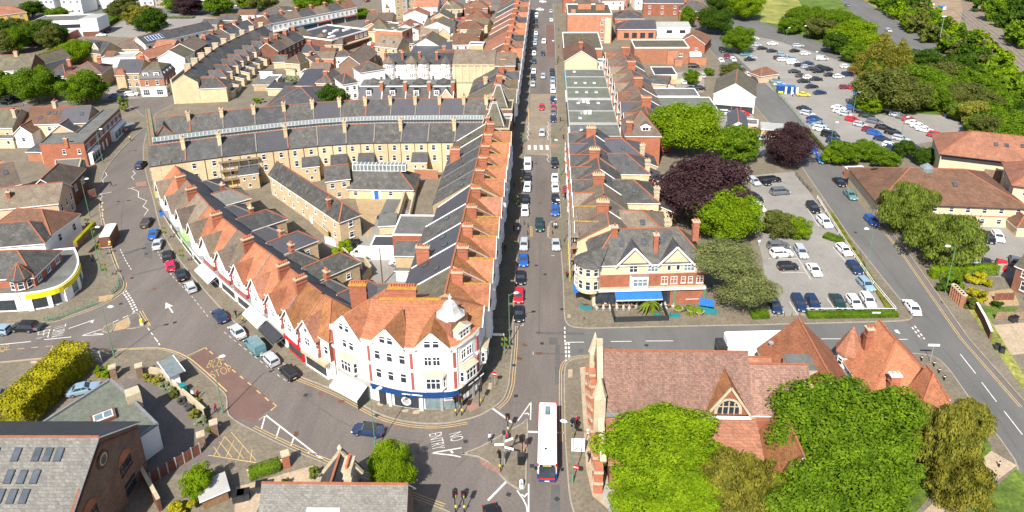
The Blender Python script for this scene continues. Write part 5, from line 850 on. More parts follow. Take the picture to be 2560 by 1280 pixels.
for k in range(6): o_ = B.part('solar_panel', MB().box(-.55,.55,-1.5,1.5,0,.1,'trim_white').box(-.46,.46,-1.4,1.4,.1,.12,'blue_fascia'), loc=(3.+1.35*k, 2.2, 6.95)); o_.rotation_euler = (math.atan(2.8/4.5),0,0)
B = simple('pub', 'blue and white pub with broad grey hipped roof beside the roundabout', 'pub', (-150.5,360.5), (-133.9,361.4), 18, 4.8, 3, 'hx', 'render_white', 'slate_old'); simple('pub_wing', 'teal painted block of the pub with a white cornice', 'pub', (-128.9,347.8), (-124.6,365.2), 12, 5, 0, 'flat', 'blue_wall', 'slate_old', wins=[(0,2,1.2,1.5,3)], para=.8, trim='trim_white'); simple('pub_wing', 'low blue wing of the pub with red sheet roof', 'pub', (-144.7,348.1), (-131.9,358.0), 9, 3.4, .8, '+y', 'blue_wall', 'tile_red', wins=[(0,1,1.3,1.3,[9,12,15])]); simple('pub_wing', 'small blue porch building of the pub at the crossing', 'pub', (-122.8,347.4), (-116.5,355.1), 8, 3, 0, 'flat', 'blue_wall', 'membrane', wins=[(0,.9,1.3,1.3,2)])
# ---------------------------------------------------------------- centre top: between the arcade and the north street
B = simple('shopping_parade', 'brick shopping parade with black flat roof and white vents', 'building', (-92.6,296.7), (-82.0,318.2), 24, 6, 0, 'flat', 'brick_brown', 'felt_dark', wins=[(0,3.8,1.8,1.5,[3,6,16,19,22])], trim='trim_white', para=.5); B.part('balcony', MB().box(0,B.L,-1.6,0,2.7,3.1,'stone')); [B.part('roof_vent', MB().box(0,w_,0,1.2,0,.7,'trim_white'), loc=(x,y,6)) for x, y, w_ in ((3,4,4),(9,9,2),(14,11,3),(17,8,4),(12,15,1.4))]
B = simple('cream_house', 'three storey yellow brick house with tan tiled roof beside the taupe gable house', 'house', (-70.2,281.4), (-60.5,277.8), 9.5, 7.6, 3.6, 'gx', 'brick_yellow', 'tile_tan', wins=[(0,5.4,1.1,1.4,3),(0,2.8,1.1,1.4,3),(0,.5,1.1,1.4,3)], skys=[(.3,.22),(.75,.22)])
simple('gable_house', 'dark brick house with taupe gable roof turned to the yard', 'house', (-70.0,257.7), (-68.7,277.4), 9, 6, 3.4, 'gx', 'brick_dark', 'tile_taupe', wins=[(0,3.4,1.,1.4,3),(0,.8,1.,1.4,3)], skys=[(.4,.8)])
simple('hip_house', 'buff house with taupe pyramid roof beside the parade', 'house', (-81.8,318.0), (-72.8,319.5), 14, 5.5, 4, 'hx', 'brick_yellow', 'slate_moss', skys=[(.3,.7)])
B = simple('brick_flat_house', 'orange brick flat roofed building with dark paired windows', 'building', (-65.5,313.9), (-60.4,329.3), 15, 6, 0, 'flat', 'brick_orange', 'slate_moss', wins=[(0,3.2,1.6,1.6,[5,9],'d')]); [B.part('roof_light', MB().box(0,1.5,0,1.5,0,.4,'membrane'), loc=(2+3*k,4+3*(k%2),6)) for k in range(4)]
B = simple('hotel', 'four storey buff brick hotel with white side wall and steel flue', 'building', (-80.2,371.3), (-66.8,382.5), 15, 11, 3, 'gx', 'brick_buff', 'slate_moss', side='render_white', wins=[(0,1.5,1.3,1.6,5),(0,5,1.3,1.6,5),(0,8.2,1.3,1.5,5)]); B.part('flue', MB().cyl(6.5,-.6,0,13,.55,10,'steel')); simple('hotel_wing', 'buff brick rear wing of the hotel with a red door', 'building', (-67.4,385.8), (-59.7,392.3), 13, 9, 3, 'gx', 'brick_buff', 'slate_moss', wins=[(0,6.4,1.3,1.5,4),(0,3.4,1.3,1.5,3)]); simple('hotel_wing', 'gabled stone wing at the end of the hotel', 'building', (-56.7,377.0), (-50.0,376.9), 12, 5, 3.6, 'gy', 'brick_buff', 'slate_moss')
simple('black_roof_hall', 'hall with plain dark grey roof inside a cream parapet', 'building', (-55.2,278.8), (-40.0,279.4), 17, 5, .6, '+y', 'render_cream', 'slate_new', trim='render_cream'); simple('rough_roof_store', 'store with tan pitched roof and round vents north of the dark hall', 'building', (-58.2,318.0), (-50.3,317.9), 10, 4, 3, 'gx', 'brick_buff', 'tile_tan'); simple('rough_roof_store', 'broad grey roofed store beside the market alley', 'building', (-59.2,334.8), (-46.3,333.7), 14, 4, 2.4, 'gx', 'brick_buff', 'slate_moss'); simple('gable_store', 'stone gabled store with satellite dish by the alley', 'building', (-51.3,319.7), (-44.8,319.6), 8, 3.6, 2.6, 'gy', 'brick_buff', 'slate_moss')
for i in range(4):
    a = lerp((-61.1,255.3), (-35.3,255.5), i/4); b = lerp((-61.1,255.3), (-35.3,255.5), (i+1)/4)
    B = Bld('turret_house', f'{ORD[i]} white terrace house from the left with a turreted bay', 'house', rect(a, b, 9), 'white turreted terrace houses'); L, D = B.L, B.D; B.block(0, L, 0, D, 6.6, 2.2, '+y', 'render_white', 'slate', ov=.1); x = L*(.35 if i % 2 == 0 else .65) if i else L*.35
    q = MB(); q.tube([(0,0,0),(0,0,7.8)], [2.,2.], 8, 'render_white'); q.tube([(0,0,7.7),(0,0,7.9),(0,0,10.2)], [2.5,2.5,.05], 8, ['tile_taupe','tile_tan','slate_old','slate'][i]); tu = B.part('turret', q, loc=(x,-.1,0)); [ob('window', win_mesh(1.1,1.4,'w'), tu, (1.9*math.cos(rad(a_)),1.9*math.sin(rad(a_)),z), rad(a_+90)) for a_ in (225,270,315) for z in (2.4,5.6)]
    B.win(0, 4, 1., 1.5, [L-x if abs(L-2*x) > 1 else L*.8]); B.win(0, 1, 1., 1.6, [L*.85]); B.chim(.2, 4, 6.5, 4., .8, 1.5, 4, 'brick_red', 'pot')
for i in range(4):
    a = lerp((-60.6,215.0), (-30.0,215.2), i/4); b = lerp((-60.6,215.0), (-30.0,215.2), (i+1)/4)
    B = Bld('dormer_house', f'{ORD[i]} slate fronted terrace house from the left with a white dormer', 'house', rect(a, b, 10), 'slate fronted houses behind the arcade'); L, D = B.L, B.D; B.block(0, L, 0, D, 6, 0, 'flat', 'brick_yellow', 'slate', para=.05)
    q = MB(); q.poly([(0,0,6.05),(L,0,6.05),(L,3.4,9.4),(0,3.4,9.4)], ['slate_new','slate','slate_old','slate'][i]); q.poly([(0,3.4,9.4),(L,3.4,9.4),(L,D,9.9),(0,D,9.9)], 'felt'); q.poly([(0,0,6),(0,3.4,9.4),(0,D,9.9),(0,D,6)], 'brick_red'); q.poly([(L,0,6),(L,D,6),(L,D,9.9),(L,3.4,9.4)], 'brick_red'); B.part('mansard_roof', q); B.part('flashing', MB().bar((0,3.4,9.5),(L,3.4,9.5),.3,.16,'trim_white').bar((L,0,6.2),(L,3.4,9.6),.22,.2,'trim_white'))
    dormer(B, L*(.45 if i < 3 else .3), 1., 7.1, 1.7, 1.9, 1.8, 'lead', kind='flat'); B.skyl(L*.5, 6.5, 9.8, .05, 1.4, .8); B.chim(L-.2, 2.6, 6.8, 4.4, 1., 1.5, 0, 'brick_red', 'pot', 'stone')
    if i == 3: dormer(B, L*.72, .2, 6., 4.6, .1, 3.4, 'slate_moss', rise=3.4, face='render_pink')
    q = MB(); q.tube([(L*.5,7,9.4),(L*.5,7,9.9),(L*.5,7,11.3)], [2.6,2.6,.05], 6, 'slate_old'); B.part('rear_turret_roof', q)
B = simple('theatre', 'tall blank cream brick theatre wall with recessed panels', 'building', (-32.4,234.5), (-18.1,234.5), 16, 12.4, 3, 'gx', 'brick_yellow', 'tile_tan', ov=.1)
for k in range(6): B.part('pilaster', MB().box(-.3,.3,-.25,0,6.4,12.2,'render_cream'), loc=(.5+k*B.L/6.1,0,0))
B.part('band', MB().box(0,B.L,-.3,0,6.,6.5,'stone').box(0,B.L,-.3,0,12,12.5,'stone').box(0,B.L,-.05,0,0,6,'render_cream'))
simple('theatre_end', 'orange brick end of the theatre on the main street', 'building', (-17.9,234.5), (-11.2,234.6), 15, 12, 2.6, 'gx', 'brick_orange', 'tile_tan'); B = simple('slate_house', 'pale rendered house with blue slate roof and two stone chimneys behind the pavilions', 'house', (-22.0,216.6), (-12.1,217.1), 9, 7.6, 3, 'gx', 'render_pink', 'slate_new', chims=[(.22,.4,2,2,1.2,1.2,'stone'),(.8,.4,2,2,1.2,1.2,'stone')])
# rest of the row up the west side of the main street
yy = 203.
for i, (wd, rfm, rr, hh) in enumerate(((11,'slate_moss','slate_moss',9),(12,'slate_moss','slate_old',8.5),(9,'slate','slate_old',8.5),(10,'slate_old','tile_brown',8.5),(10,'felt','slate_old',8),(11,'tile_orange','tile_brown',9),(11,'tile_brown','tile_red',9),(11,'slate','tile_red',9),(12,'tile_orange','tile_brown',9),(12,'tile_orange','tile_red',9),(12,'slate','tile_brown',9),(12,'tile_red','tile_red',9),(13,'tile_brown','slate_old',9),(13,'tile_red','slate_old',9),(13,'slate_old','tile_brown',9),(13,'tile_orange','tile_brown',9))):
    if i >= 0:
        row_unit('street_house', f'{ORD[i]} house beyond the arcade pavilions on the west side of the main street', -10.3, -16.5, -25, yy+wd/2+ (0), wd, hh, hh+3.2, hh-1.4, rfm, rr, 1, wallm='brick_buff', group='houses beyond the arcade on the west side', cross=hh+2.6, chims=[(.3, 5., 1.6, 4, 1.6)], rear='brick_buff', front_tri=rfm); yy += wd
for i in range(5): a = (-16.9,338.9); tag(ob('shop_canopy', MB().poly([(0,0,0),(6.6,0,0),(6.6,3,-.2),(0,3,-.2)], 'canvas').poly([(0,0,0),(0,0,-.6),(6.6,0,-.6),(6.6,0,0)], 'charcoal'), None, (-16.6, 320+i*11, 6.2)), f'{ORD[i]} pale roof canopy on the west side far up the main street', 'canopy', 'pale canopies far up the street')
rs = random.Random(5)
for i in range(27):   # roofs filling the blocks far up on both sides of the main street
    if i < 20: x, y = -34-(i % 4)*15-rs.uniform(0,5), 262+(i//4)*27+rs.uniform(0,8)+(0 if i % 4 else 0)
    elif i < 27: x, y = 36+((i-20) % 3)*17, 395+((i-20)//3)*20
    else: x, y = -105-(i-27)*17, 330+(i % 3)*22
    if i < 20 and y < 300 and x < -60: continue
    simple('far_house', f'{ORD[i%20]} {["brown","grey","orange","taupe"][i%4]} roofed building in the far block {"west" if i < 20 else "east" if i < 27 else "northwest"} of the main street', 'house', (x-rs.uniform(5,6.5), y), (x+rs.uniform(5,6.5), y+rs.uniform(-1,1)), rs.uniform(9,14), rs.uniform(4.5,7), rs.uniform(2.4,3.6), rs.choice(['gx','gx','hx','gy']), rs.choice(['brick_buff','brick_yellow','render_white','brick_orange','render_cream']), ['tile_brown','slate_moss','tile_red','tile_taupe'][i%4], wins=[(0,3,1.1,1.3,3)], chims=[(.2,.5,1.5,3)], group='far roofs up the main street')
# ---------------------------------------------------------------- south west: gabled hall, green roofed annex, lodge
B = Bld('gabled_hall', 'large brick hall with slate roof full of roof windows, round window in the gable', 'building', rect((-84,55.4), (-52.6,56.4), 15.2)); L, D = B.L, B.D
B.block(0, L, 0, D, 8.4, 4.8, 'gx', 'brick_dark', 'slate_pale', ov=.35, ridge='ridge_red', side='brick_dark'); q = MB(); sl = 4.8/(D/2); q.poly([(L+.36,D+.38,8.4-.38*sl+.08),(-.35,D+.38,8.4-.38*sl+.08),(-.35,D/2+.15,13.2),(L+.36,D/2+.15,13.2)], 'felt_dark'); B.part('rear_slope', q)
for x, y in ((L-8.6,5.9),(L-11.2,5.9),(L-4.9,5.9),(L-6.2,5.9),(L-3.6,5.9),(L-5.4,3.9),(L-6.9,3.9),(L-8.4,3.9),(L-5.8,2.2),(L-7.2,2.2),(L-8.6,2.2),(L-11.4,2.2),(L-13.6,2.2),(L-14,5.9),(L-12.6,3.9)): B.skyl(x, y, 8.4+sl*y+.12, math.atan(sl), .85, 1.5)
q = MB()
for a, b in (((L+.1,-.2,8.2),(L+.1,D/2,13.)),((L+.1,D/2,13.),(L+.1,D+.2,8.2)),((L+.1,0,7.4),(L+.1,D/2,12.)),((L+.1,D/2,12.),(L+.1,D,7.4))): q.bar(a, b, .3, .28, 'brick_brown')
for z in (1.2,2.4,3.6,4.8,6.): q.box(L-.02,L+.08,.2,D-.2,z,z+.1,'brick_red')
B.part('brick_bands', q); q = MB(); q.cyl(0,0,0,.15,1.1,20,'brick_brown'); q.cyl(0,0,.1,.18,.75,20,'stone'); q.cyl(0,0,.15,.2,.55,20,'glass'); o_ = B.part('round_window', q, loc=(L+.02,D*.5,9.9)); o_.rotation_euler = (0,rad(90),0)
for y in (3.6, 11.2):
    q = MB(); q.prism([(1.4*math.cos(rad(a)), 1.4*math.sin(rad(a))) for a in range(0,181,15)], 0, .1, 'brick_red'); o_ = B.part('arch', q, loc=(L+.03,y,6.2)); o_.rotation_euler = (rad(90),0,rad(90)); B.win(1, 4.6, 2.4, 1.5, [y], 'd'); B.win(1, 1.4, 2.2, 1.6, [y], 'd')
o, P_ = polyb('annex', 'white annex with green felt roof and one large rooflight', 'building', [(-69.54,75.19),(-65.12,84.45),(-60.93,81.62),(-53.23,75.74),(-54.72,72.80),(-59.48,71.23)], 4.2, 'render_white', 'felt_green', .35, 'lead')
ob('roof_window', MB().box(-1.5,1.5,-1.1,1.1,0,.5,'brick_brown').box(-1.2,1.2,-.8,.8,.5,.56,'trim_white').box(-1.05,-.08,-.65,.65,.56,.6,'glass_pale').box(.08,1.05,-.65,.65,.56,.6,'glass_pale'), o, ((-61.47,76.66)[0]-o.location.x, (-61.47,76.66)[1]-o.location.y, 4.15), rad(38)); ob('stone_block', MB().box(-.9,.9,-.9,.9,3.,5.6,'stone'), o, ((-59.36,80.61)[0]-o.location.x, (-59.36,80.61)[1]-o.location.y, 0), rad(40))
l_ = (-54.96,74.26); ob('arched_window', MB().box(-.7,.7,-.08,.05,0,1.5,'glass').cyl(0,0,1.5,1.52,.0,6,'glass').box(-.85,.85,-.12,.02,1.5,2.,'charcoal'), o, (l_[0]-o.location.x, l_[1]-o.location.y, 1.4), rad(40))
B = Bld('lodge', 'stone lodge with pale slate roof, orange ridge and tall chimney at the bottom edge', 'house', rect((-32.6,58.6), (-16.2,59.), 7.6)); L, D = B.L, B.D; B.block(0, L, 0, D, 4., 4.6, 'gx', 'stone', 'slate_pale', ov=.35, side='brick_dark'); W_ = Bld('gable_wing', None, None, None, parent=B.o, local=((5.2, 3.8), 0)); W_.L, W_.D = 4.4, 5.4; W_.block(0, 4.4, 0, 6, 4.8, 3., 'gy', 'stone', 'slate', side='stone')
q = MB(); [q.bar((e*2.5+2.2,5.5,4.6), (2.2,5.5,8.1), .4, .35, 'stone') for e in (-1, 1)]; q.tube([(2.2,5.5,8),(2.2,5.5,8.6),(2.2,5.5,9.)], [.25,.35,.1], 8, 'stone'); W_.part('coping', q); B.chim(9.6, 5.2, 5.6, 4.6, .9, 2.0, 6, 'stone', 'pot', 'stone'); B.part('lead_patch', MB().poly([(0,0,0),(4.2,0,0),(4.0,1.,1.2),(.2,1.,1.2)], 'membrane'), loc=(5,1.2,5.55))

FL = [((-103.2,243.1),6,5,2.6,'+y','felt'),((-101.9,248.7),5,6,2.6,'flat','felt_green'),((-107.2,258.2),5,4,2.8,'-y','slate'),((-107.5,273.8),5,5,3,'gx','slate_old'),((-99.8,264.5),4,4,2.6,'+y','felt_dark'),((-90.9,255.8),5,6,3,'flat','felt'),((-95.5,237.7),7,5,3,'+y','slate'),((-100.7,303.7),7,7,5,'hx','tile_taupe'),((-89.9,279.3),6,6,4.6,'gx','tile_brown'),((-92.1,296.6),7,7,4.4,'gx','tile_taupe'),((-82.2,275.1),7,7,4.6,'hx','slate_old'),((-89.5,273.9),8,6,4.4,'gx','tile_tan'),((-59.0,279.9),5,5,3,'flat','felt'),((-60.9,302.0),4,6,3.4,'+y','slate_new'),((-38.9,304.7),7,6,4.4,'hx','slate_moss'),((-33.0,307.5),6,6,6,'gx','slate_moss'),((-29.8,288.5),6,5,6,'flat','felt'),((-41.0,316.4),6,6,3,'flat','membrane'),((-33.1,338.8),8,9,4,'gx','slate_moss'),((-37.5,360.7),8,7,5,'gx','tile_brown'),((-35.3,380.8),9,8,5,'gx','tile_red'),((-41.9,396.4),7,7,4,'flat','felt'),((-141.6,177.2),5,6,3,'+y','slate'),((-136.7,175.4),4,5,3,'flat','felt_dark'),((-157.9,186.5),6,6,3.6,'gx','tile_taupe'),((-159.4,201.6),4,5,3,'+y','slate'),((-202.3,279.5),5,6,3,'gx','slate_moss'),((-182.8,279.4),6,6,3.4,'gx','tile_brown'),((-160.0,255.6),5,4,3,'flat','felt'),((-164.0,291.3),8,8,5,'gx','tile_red'),((-166.9,319.7),8,7,5,'gx','tile_taupe'),((-164.7,336.8),8,7,5,'gx','slate'),((-160.0,347.0),9,7,5,'gx','slate'),((-156.0,360.0),9,7,5,'gx','tile_brown')]
for i, (p, w_, d, he, kd, rf) in enumerate(FL): simple('yard_building', f'{ {"felt":"grey felt","felt_green":"green felt","felt_dark":"black felt","slate":"slate","slate_old":"worn slate","slate_moss":"mossy slate","slate_new":"blue slate","tile_taupe":"taupe","tile_brown":"brown","tile_tan":"tan","tile_red":"red","membrane":"white"}[rf]} roofed back building among the yards {"behind the street houses" if i < 9 else "north of the arcade" if i < 22 else "on the west side"}, {ORD[i % 20]} {"nearest" if i < 20 else "farther"}', 'shed', (p[0]-w_/2, p[1]), (p[0]+w_/2, p[1]+R.uniform(-1.5,1.5)), d, he, 2. if kd[0] in 'gh' else .6, kd, R.choice(['brick_yellow','brick_buff','render_white','brick_orange','render_cream']), rf, wins=[(0,he*.4,.9,1.1,2)] if he > 3.2 else (), group='small buildings among the yards')
# ---------------------------------------------------------------- other surfaces
sheet('side_road', [(64.4,110.4),(64.8,140.4),(66.6,171.1),(68.3,229.1),(70.0,321.9),(70.2,357.6),(82.9,399.9),(85.7,367.1),(77.5,297.7),(79.0,230.4),(76.5,184.7),(74.5,165.4),(73.0,133.2),(69.90,104.11),(69.92,87.94),(69.12,83.02),(59.98,68.30),(59.13,68.84),(61.28,73.43),(62.65,77.76),(62.76,85.28),(63.20,91.40),(62.60,99.19)], .008, 'asphalt_grey')
sheet('church_road', [(3.7,105.1),(18.9,105.9),(37.0,107.0),(62.4,108.8),(62.98,104.66),(62.28,99.18),(56.92,99.93),(34.78,98.84),(8.02,97.30),(3.11,96.55)], .012, 'asphalt_grey')
sheet('street_surface', [(-6.0,240.6),(3.0,240.7),(3.0,208.9),(0.8,206.7),(0.7,183.5),(-5.9,184.9),(-6.5,213.2)], .008, 'asphalt_pale')
sheet('bus_bay', [(-59.13,94.82),(-57.08,98.01),(-40.61,84.81),(-42.70,81.12),(-46.53,82.28),(-48.92,86.44),(-51.16,88.52)], .009, 'red_asphalt'); sheet('bus_lane', [(-1.2,356.9),(2.4,356.8),(3.1,313.6),(2.8,292.3),(-0.8,292.3)], .014, 'red_asphalt')
ep = block('pavement_far_east', [(75.4,165.4),(73.8,133.3),(70.57,104.13),(70.59,85.38),(81.87,85.76),(162.9,214.9),(78.6,184.7)], 'pave'); sheet('clinic_yard', [(93.8,149.4),(110.6,149.8),(96.9,123.0),(79.6,123.9)], .128, 'lot'); sheet('garden_paving', [(79.3,117.7),(86.8,119.7),(84.9,114.1),(78.9,113.3)], .128, 'buff_pave'); sheet('garden_paving', [(76.6,107.9),(85.4,109.3),(81.54,100.99),(74.52,99.76)], .128, 'pave_light'); sheet('grass_bank', [(75.1,112.5),(77.9,113.2),(74.11,94.91),(72.65,88.70),(71.49,88.66)], .131, 'dry_grass'); sheet('lawn', [(78.2,113.9),(84.2,113.4),(80.3,109.7),(75.1,110.1)], .136, 'grass'); sheet('lawn', [(58.34,83.54),(61.49,83.91),(60.71,79.88),(59.19,77.48),(54.59,74.41),(51.37,74.08)], .13, 'grass'); sheet('churchyard', [(8.68,84.27),(32.07,85.05),(27.37,68.07),(10.74,67.47),(7.86,75.69)], .126, 'grass'); sheet('churchyard_east', [(32.17,85.05),(57.30,89.80),(59.32,84.36),(51.26,73.86),(45.47,68.73),(27.38,68.07)], .127, 'grass'); sheet('park_path', [(60.30,79.15),(62.18,76.67),(55.47,72.31),(50.39,68.91),(46.29,68.76),(52.30,73.25)], .134, 'pave_light'); sheet('lawn', [(61.91,76.21),(62.19,75.11),(58.64,69.21),(51.70,68.95)], .13, 'grass')
sheet('church_forecourt', [(5.30,94.62),(6.45,94.85),(6.11,85.70),(7.29,74.79),(10.87,67.66),(8.20,67.34),(5.88,69.78),(5.28,74.20),(5.29,82.57)], .128, 'pave_light'); sheet('church_paving', [(7.18,73.25),(10.76,68.34),(11.04,67.45),(7.82,67.33),(7.14,69.83)], .132, 'membrane')
big_lot = sheet('car_park', [(79.4,231.7),(77.8,299.1),(85.1,355.4),(91.6,334.8),(101.9,322.4),(122.0,277.8),(104.8,222.0),(129.0,218.4),(127.6,200.7),(110.2,182.4),(95.0,183.5),(77.2,185.8)], .010, 'lot'); small_lot = sheet('car_park_small', [(51.9,170.8),(63.8,173.6),(63.7,163.8),(61.6,110.8),(39.4,109.5),(43.8,130.6),(45.5,144.5)], .127, 'lot')
sheet('rear_road', [(95.4,402.0),(105.0,371.9),(110.2,351.3),(128.3,293.5),(133.1,255.8),(127.1,246.0),(121.3,276.1),(102.3,324.0),(92.3,337.3),(85.7,367.1)], .02, 'asphalt_grey'); sheet('bypass', [(172.0,441.6),(182.6,435.6),(172.0,346.8),(166.5,290.1),(148.8,207.7),(139.6,193.0),(154.1,266.4),(151.9,318.1),(155.2,356.2)], .05, 'asphalt_grey')
sheet('verge', [(182.6,435.6),(195.2,443.7),(179.1,342.3),(172.6,286.9),(158.2,218.6),(150.1,206.0),(166.1,289.4),(172.0,346.8)], .03, 'dry_grass'); sheet('scrub_ground', [(99.2,357.1),(128.4,451.7),(175.1,450.1),(155.2,356.2),(152.7,263.7),(138.9,188.5),(104.8,135.3),(115.5,177.1),(126.0,204.0),(104.4,218.1),(123.1,269.2),(113.9,347.6)], .0, 'grass'); sheet('field', [(124.4,423.8),(147.9,436.7),(134.9,376.5),(120.1,352.1),(106.4,361.8)], .06, 'dry_grass'); sheet('works_yard', [(225.5,463.6),(261.3,462.3),(200.7,355.5),(163.7,243.8),(155.8,214.9),(165.9,230.6),(175.3,306.9),(178.3,329.6),(189.1,375.5)], .045, 'earth'); sheet('railway_bed', [(255.4,462.5),(266.1,462.1),(215.7,355.3),(187.1,263.7),(158.2,218.6),(165.2,250.9),(190.6,329.5)], .07, 'ballast'); sheet('embankment', [(264.8,478.1),(361.1,474.4),(174.8,215.1),(183.7,258.5),(221.0,364.8)], .0, 'grass')
sheet('library_car_park', [(-218.8,334.0),(-230.6,383.6),(-198.9,388.6),(-173.2,371.7),(-174.8,347.0),(-190.5,333.7),(-200.2,329.5)], .124, 'lot'); sheet('avenue', [(-269.1,390.1),(-259.7,405.5),(-220.8,404.6),(-173.9,406.0),(-159.8,393.6),(-198.9,388.6),(-230.6,383.6),(-250.5,375.2)], .14, 'asphalt_grey'); sheet('roundabout_road', [(-128.1,445.1),(-114.0,444.7),(-104.2,381.2),(-75.9,359.9),(-93.1,345.9),(-115.2,381.4)], .14, 'asphalt')
sheet('alley', [(-55.0,428.8),(-48.8,428.7),(-43.7,381.0),(-42.1,355.0),(-42.5,328.9),(-45.1,328.9),(-47.6,360.8)], .13, 'asphalt'); sheet('forecourt', [(49.6,268.4),(60.2,270.3),(54.6,242.4),(41.3,240.8),(46.2,250.5)], .126, 'lot'); sheet('barn_yard', [(53.5,222.0),(64.9,218.2),(63.1,194.7),(58.8,182.6),(53.0,201.1)], .126, 'lot')
sheet('hall_yard', [(-67.67,89.40),(-64.41,89.82),(-56.52,86.69),(-46.47,78.71),(-43.24,73.91),(-52.39,69.97),(-55.05,73.50),(-53.69,75.95),(-56.45,80.48),(-64.25,86.44)], .126, 'asphalt'); sheet('lodge_drive', [(-38.07,70.48),(-31.46,73.40),(-29.05,71.45),(-29.24,69.71),(-36.04,69.36),(-36.23,65.77),(-38.93,65.67),(-40.38,69.53)], .127, 'pave_light'); sheet('north_lot', [(-165.4,248.5),(-153.9,249.7),(-144.9,235.3),(-156.5,232.1)], .126, 'lot'); sheet('west_yard', [(-199.5,240.1),(-191.3,240.1),(-180.3,225.6),(-187.9,224.5)], .126, 'asphalt')
isl = block('traffic_island', [(-11.60,76.16),(-8.94,77.76),(-5.48,80.69),(-3.54,82.21),(-2.77,83.23),(-2.63,81.75),(-2.62,75.14),(-2.57,71.32),(-2.87,70.52),(-3.64,70.46),(-5.26,71.63),(-7.87,74.79),(-9.30,75.69)], 'pave'); sheet('tactile_paving', [(-3.86,79.42),(-2.89,79.64),(-2.71,76.19),(-3.45,75.81)], .13, 'pink_pave'); sheet('tactile_paving', [(-8.99,75.27),(-7.87,74.79),(-5.75,73.34),(-6.39,72.98),(-8.61,74.08)], .13, 'pink_pave'); sheet('tactile_paving', [(-12.26,85.59),(-11.35,86.86),(-9.97,85.18),(-11.23,84.07)], .13, 'pink_pave')
block('refuge', [(-77.89,101.79),(-78.21,103.34),(-77.10,104.37),(-76.22,103.20),(-75.99,101.66),(-76.72,101.25)], 'pave'); sheet('refuge_apron', [(-76.88,103.78),(-75.6,106.0),(-74.09,104.06),(-73.92,102.69),(-75.87,101.85)], .02, 'buff_pave'); block('refuge', [(-75.6,106.0),(-74.9,107.5),(-73.8,106.9),(-71.11,103.55),(-72.25,102.74),(-73.69,102.50),(-74.09,104.06)], 'asphalt')
sheet('tactile_paving', [(-84.7,112.2),(-82.1,113.0),(-81.6,111.2),(-83.4,110.2)], .13, 'buff_pave'); sheet('crossing_paving', [(-115.6,161.1),(-114.2,161.9),(-112.4,158.7),(-113.5,157.9)], .13, 'pink_pave'); sheet('crossing_paving', [(-106.2,163.7),(-103.8,164.6),(-101.8,161.3),(-104.4,160.9)], .13, 'pink_pave'); sheet('zebra_paving', [(0.7,192.0),(2.8,192.0),(2.9,189.1),(0.7,188.8)], .13, 'pink_pave'); sheet('zebra_paving', [(-8.1,191.9),(-6.2,191.9),(-6.9,189.5),(-8.1,189.5)], .13, 'pink_pave')
for pts in ([(0.31,102.37),(1.91,102.42),(1.88,100.49),(0.31,100.44)], [(5.17,99.40),(6.04,99.42),(5.99,98.45),(5.13,98.42)], [(1.44,100.38),(2.13,100.40),(2.06,90.77),(1.24,90.75)], [(0.61,71.44),(1.77,71.48),(1.71,67.34),(0.47,67.29)], [(-18.18,76.69),(-15.31,78.76),(-14.64,78.03),(-17.69,75.98)], [(-86.8,132.7),(-85.6,132.7),(-81.8,126.1),(-84.1,127.1)], [(-36.93,87.48),(-35.90,87.51),(-35.62,86.63),(-36.60,86.45)], [(-90.1,128.0),(-86.5,130.9),(-85.9,130.4),(-89.2,127.0)]): sheet('road_patch', pts, .021, 'patch', parent=road)
for pts in ([(-28.70,87.04),(-27.52,87.34),(-27.22,86.84),(-28.31,86.55)], [(-25.35,85.66),(-24.34,85.81),(-24.50,84.95),(-25.30,85.04)], [(-21.39,84.21),(-20.41,84.48),(-20.45,83.76),(-21.32,83.85)], [(-19.65,84.14),(-18.67,84.42),(-18.70,83.58),(-19.70,83.43)], [(-9.01,90.53),(-8.47,90.54),(-8.53,88.98),(-9.07,89.09)], [(3.7,109.0),(4.2,109.0),(4.2,108.0),(3.6,108.0)], [(3.42,94.07),(4.13,94.09),(4.01,92.13),(3.31,92.11)], [(-84.82,93.44),(-83.70,93.47),(-83.46,92.81),(-84.35,92.78)]): sheet('paving_slab', pts, .131, 'pave_light')
# ---------------------------------------------------------------- painted markings (each line a child of the road)
ZL = .026
def line(pts, wd=.13, m='line_white', dash=None, z=ZL, par=None): return ob('marking', ribbon(MB(), pts, wd, z, m, dash), par or road)
def dbl(pts, d=.3, g=.32, smooth=4, z=ZL):
    p = sm(pts, smooth) if smooth else pts
    for k in (d, d+g): line(offset(p, k), .12, 'line_yellow', z=z)
dbl([(-5.8,105.4),(-5.66,100.43),(-5.76,90.52)], .35, .36, 2); dbl([(-5.76,90.52),(-6.32,87.39),(-7.64,85.39)], .35, .36); dbl([(-11.52,82.56),(-15.36,81.64),(-19.45,81.74),(-23.80,82.88),(-27.94,85.23),(-32.33,87.86),(-39.13,91.04)], .35, .36); dbl([(2.6,129.5),(3.0,120.5),(3.0,109.9),(3.1,107.5),(3.7,105.9),(5.0,105.2),(7.5,105.0),(18.9,105.8),(37.0,106.9),(57.9,108.4),(61.9,108.8),(63.9,109.6),(64.6,111.6),(64.6,117.3),(64.8,140.4)], .3, .34, 3, ZL+.01)
dbl([(2.55,78.89),(2.54,83.91),(2.61,90.79),(2.81,94.56),(3.76,96.37),(5.40,97.02),(8.02,97.41)][::-1], -.65, .34, 4); dbl([(2.76,76.02),(2.81,73.64),(3.07,69.80),(3.40,67.40)], .3, .34, 4); dbl([(62.60,99.19),(63.41,96.47),(63.20,91.40),(62.76,85.28),(62.89,81.61),(62.65,77.76),(61.28,73.43)], -.65, .34, 3); dbl([(74.5,165.4),(73.0,133.2),(69.90,104.11),(69.92,87.94)][::-1], .3, .34, 1)
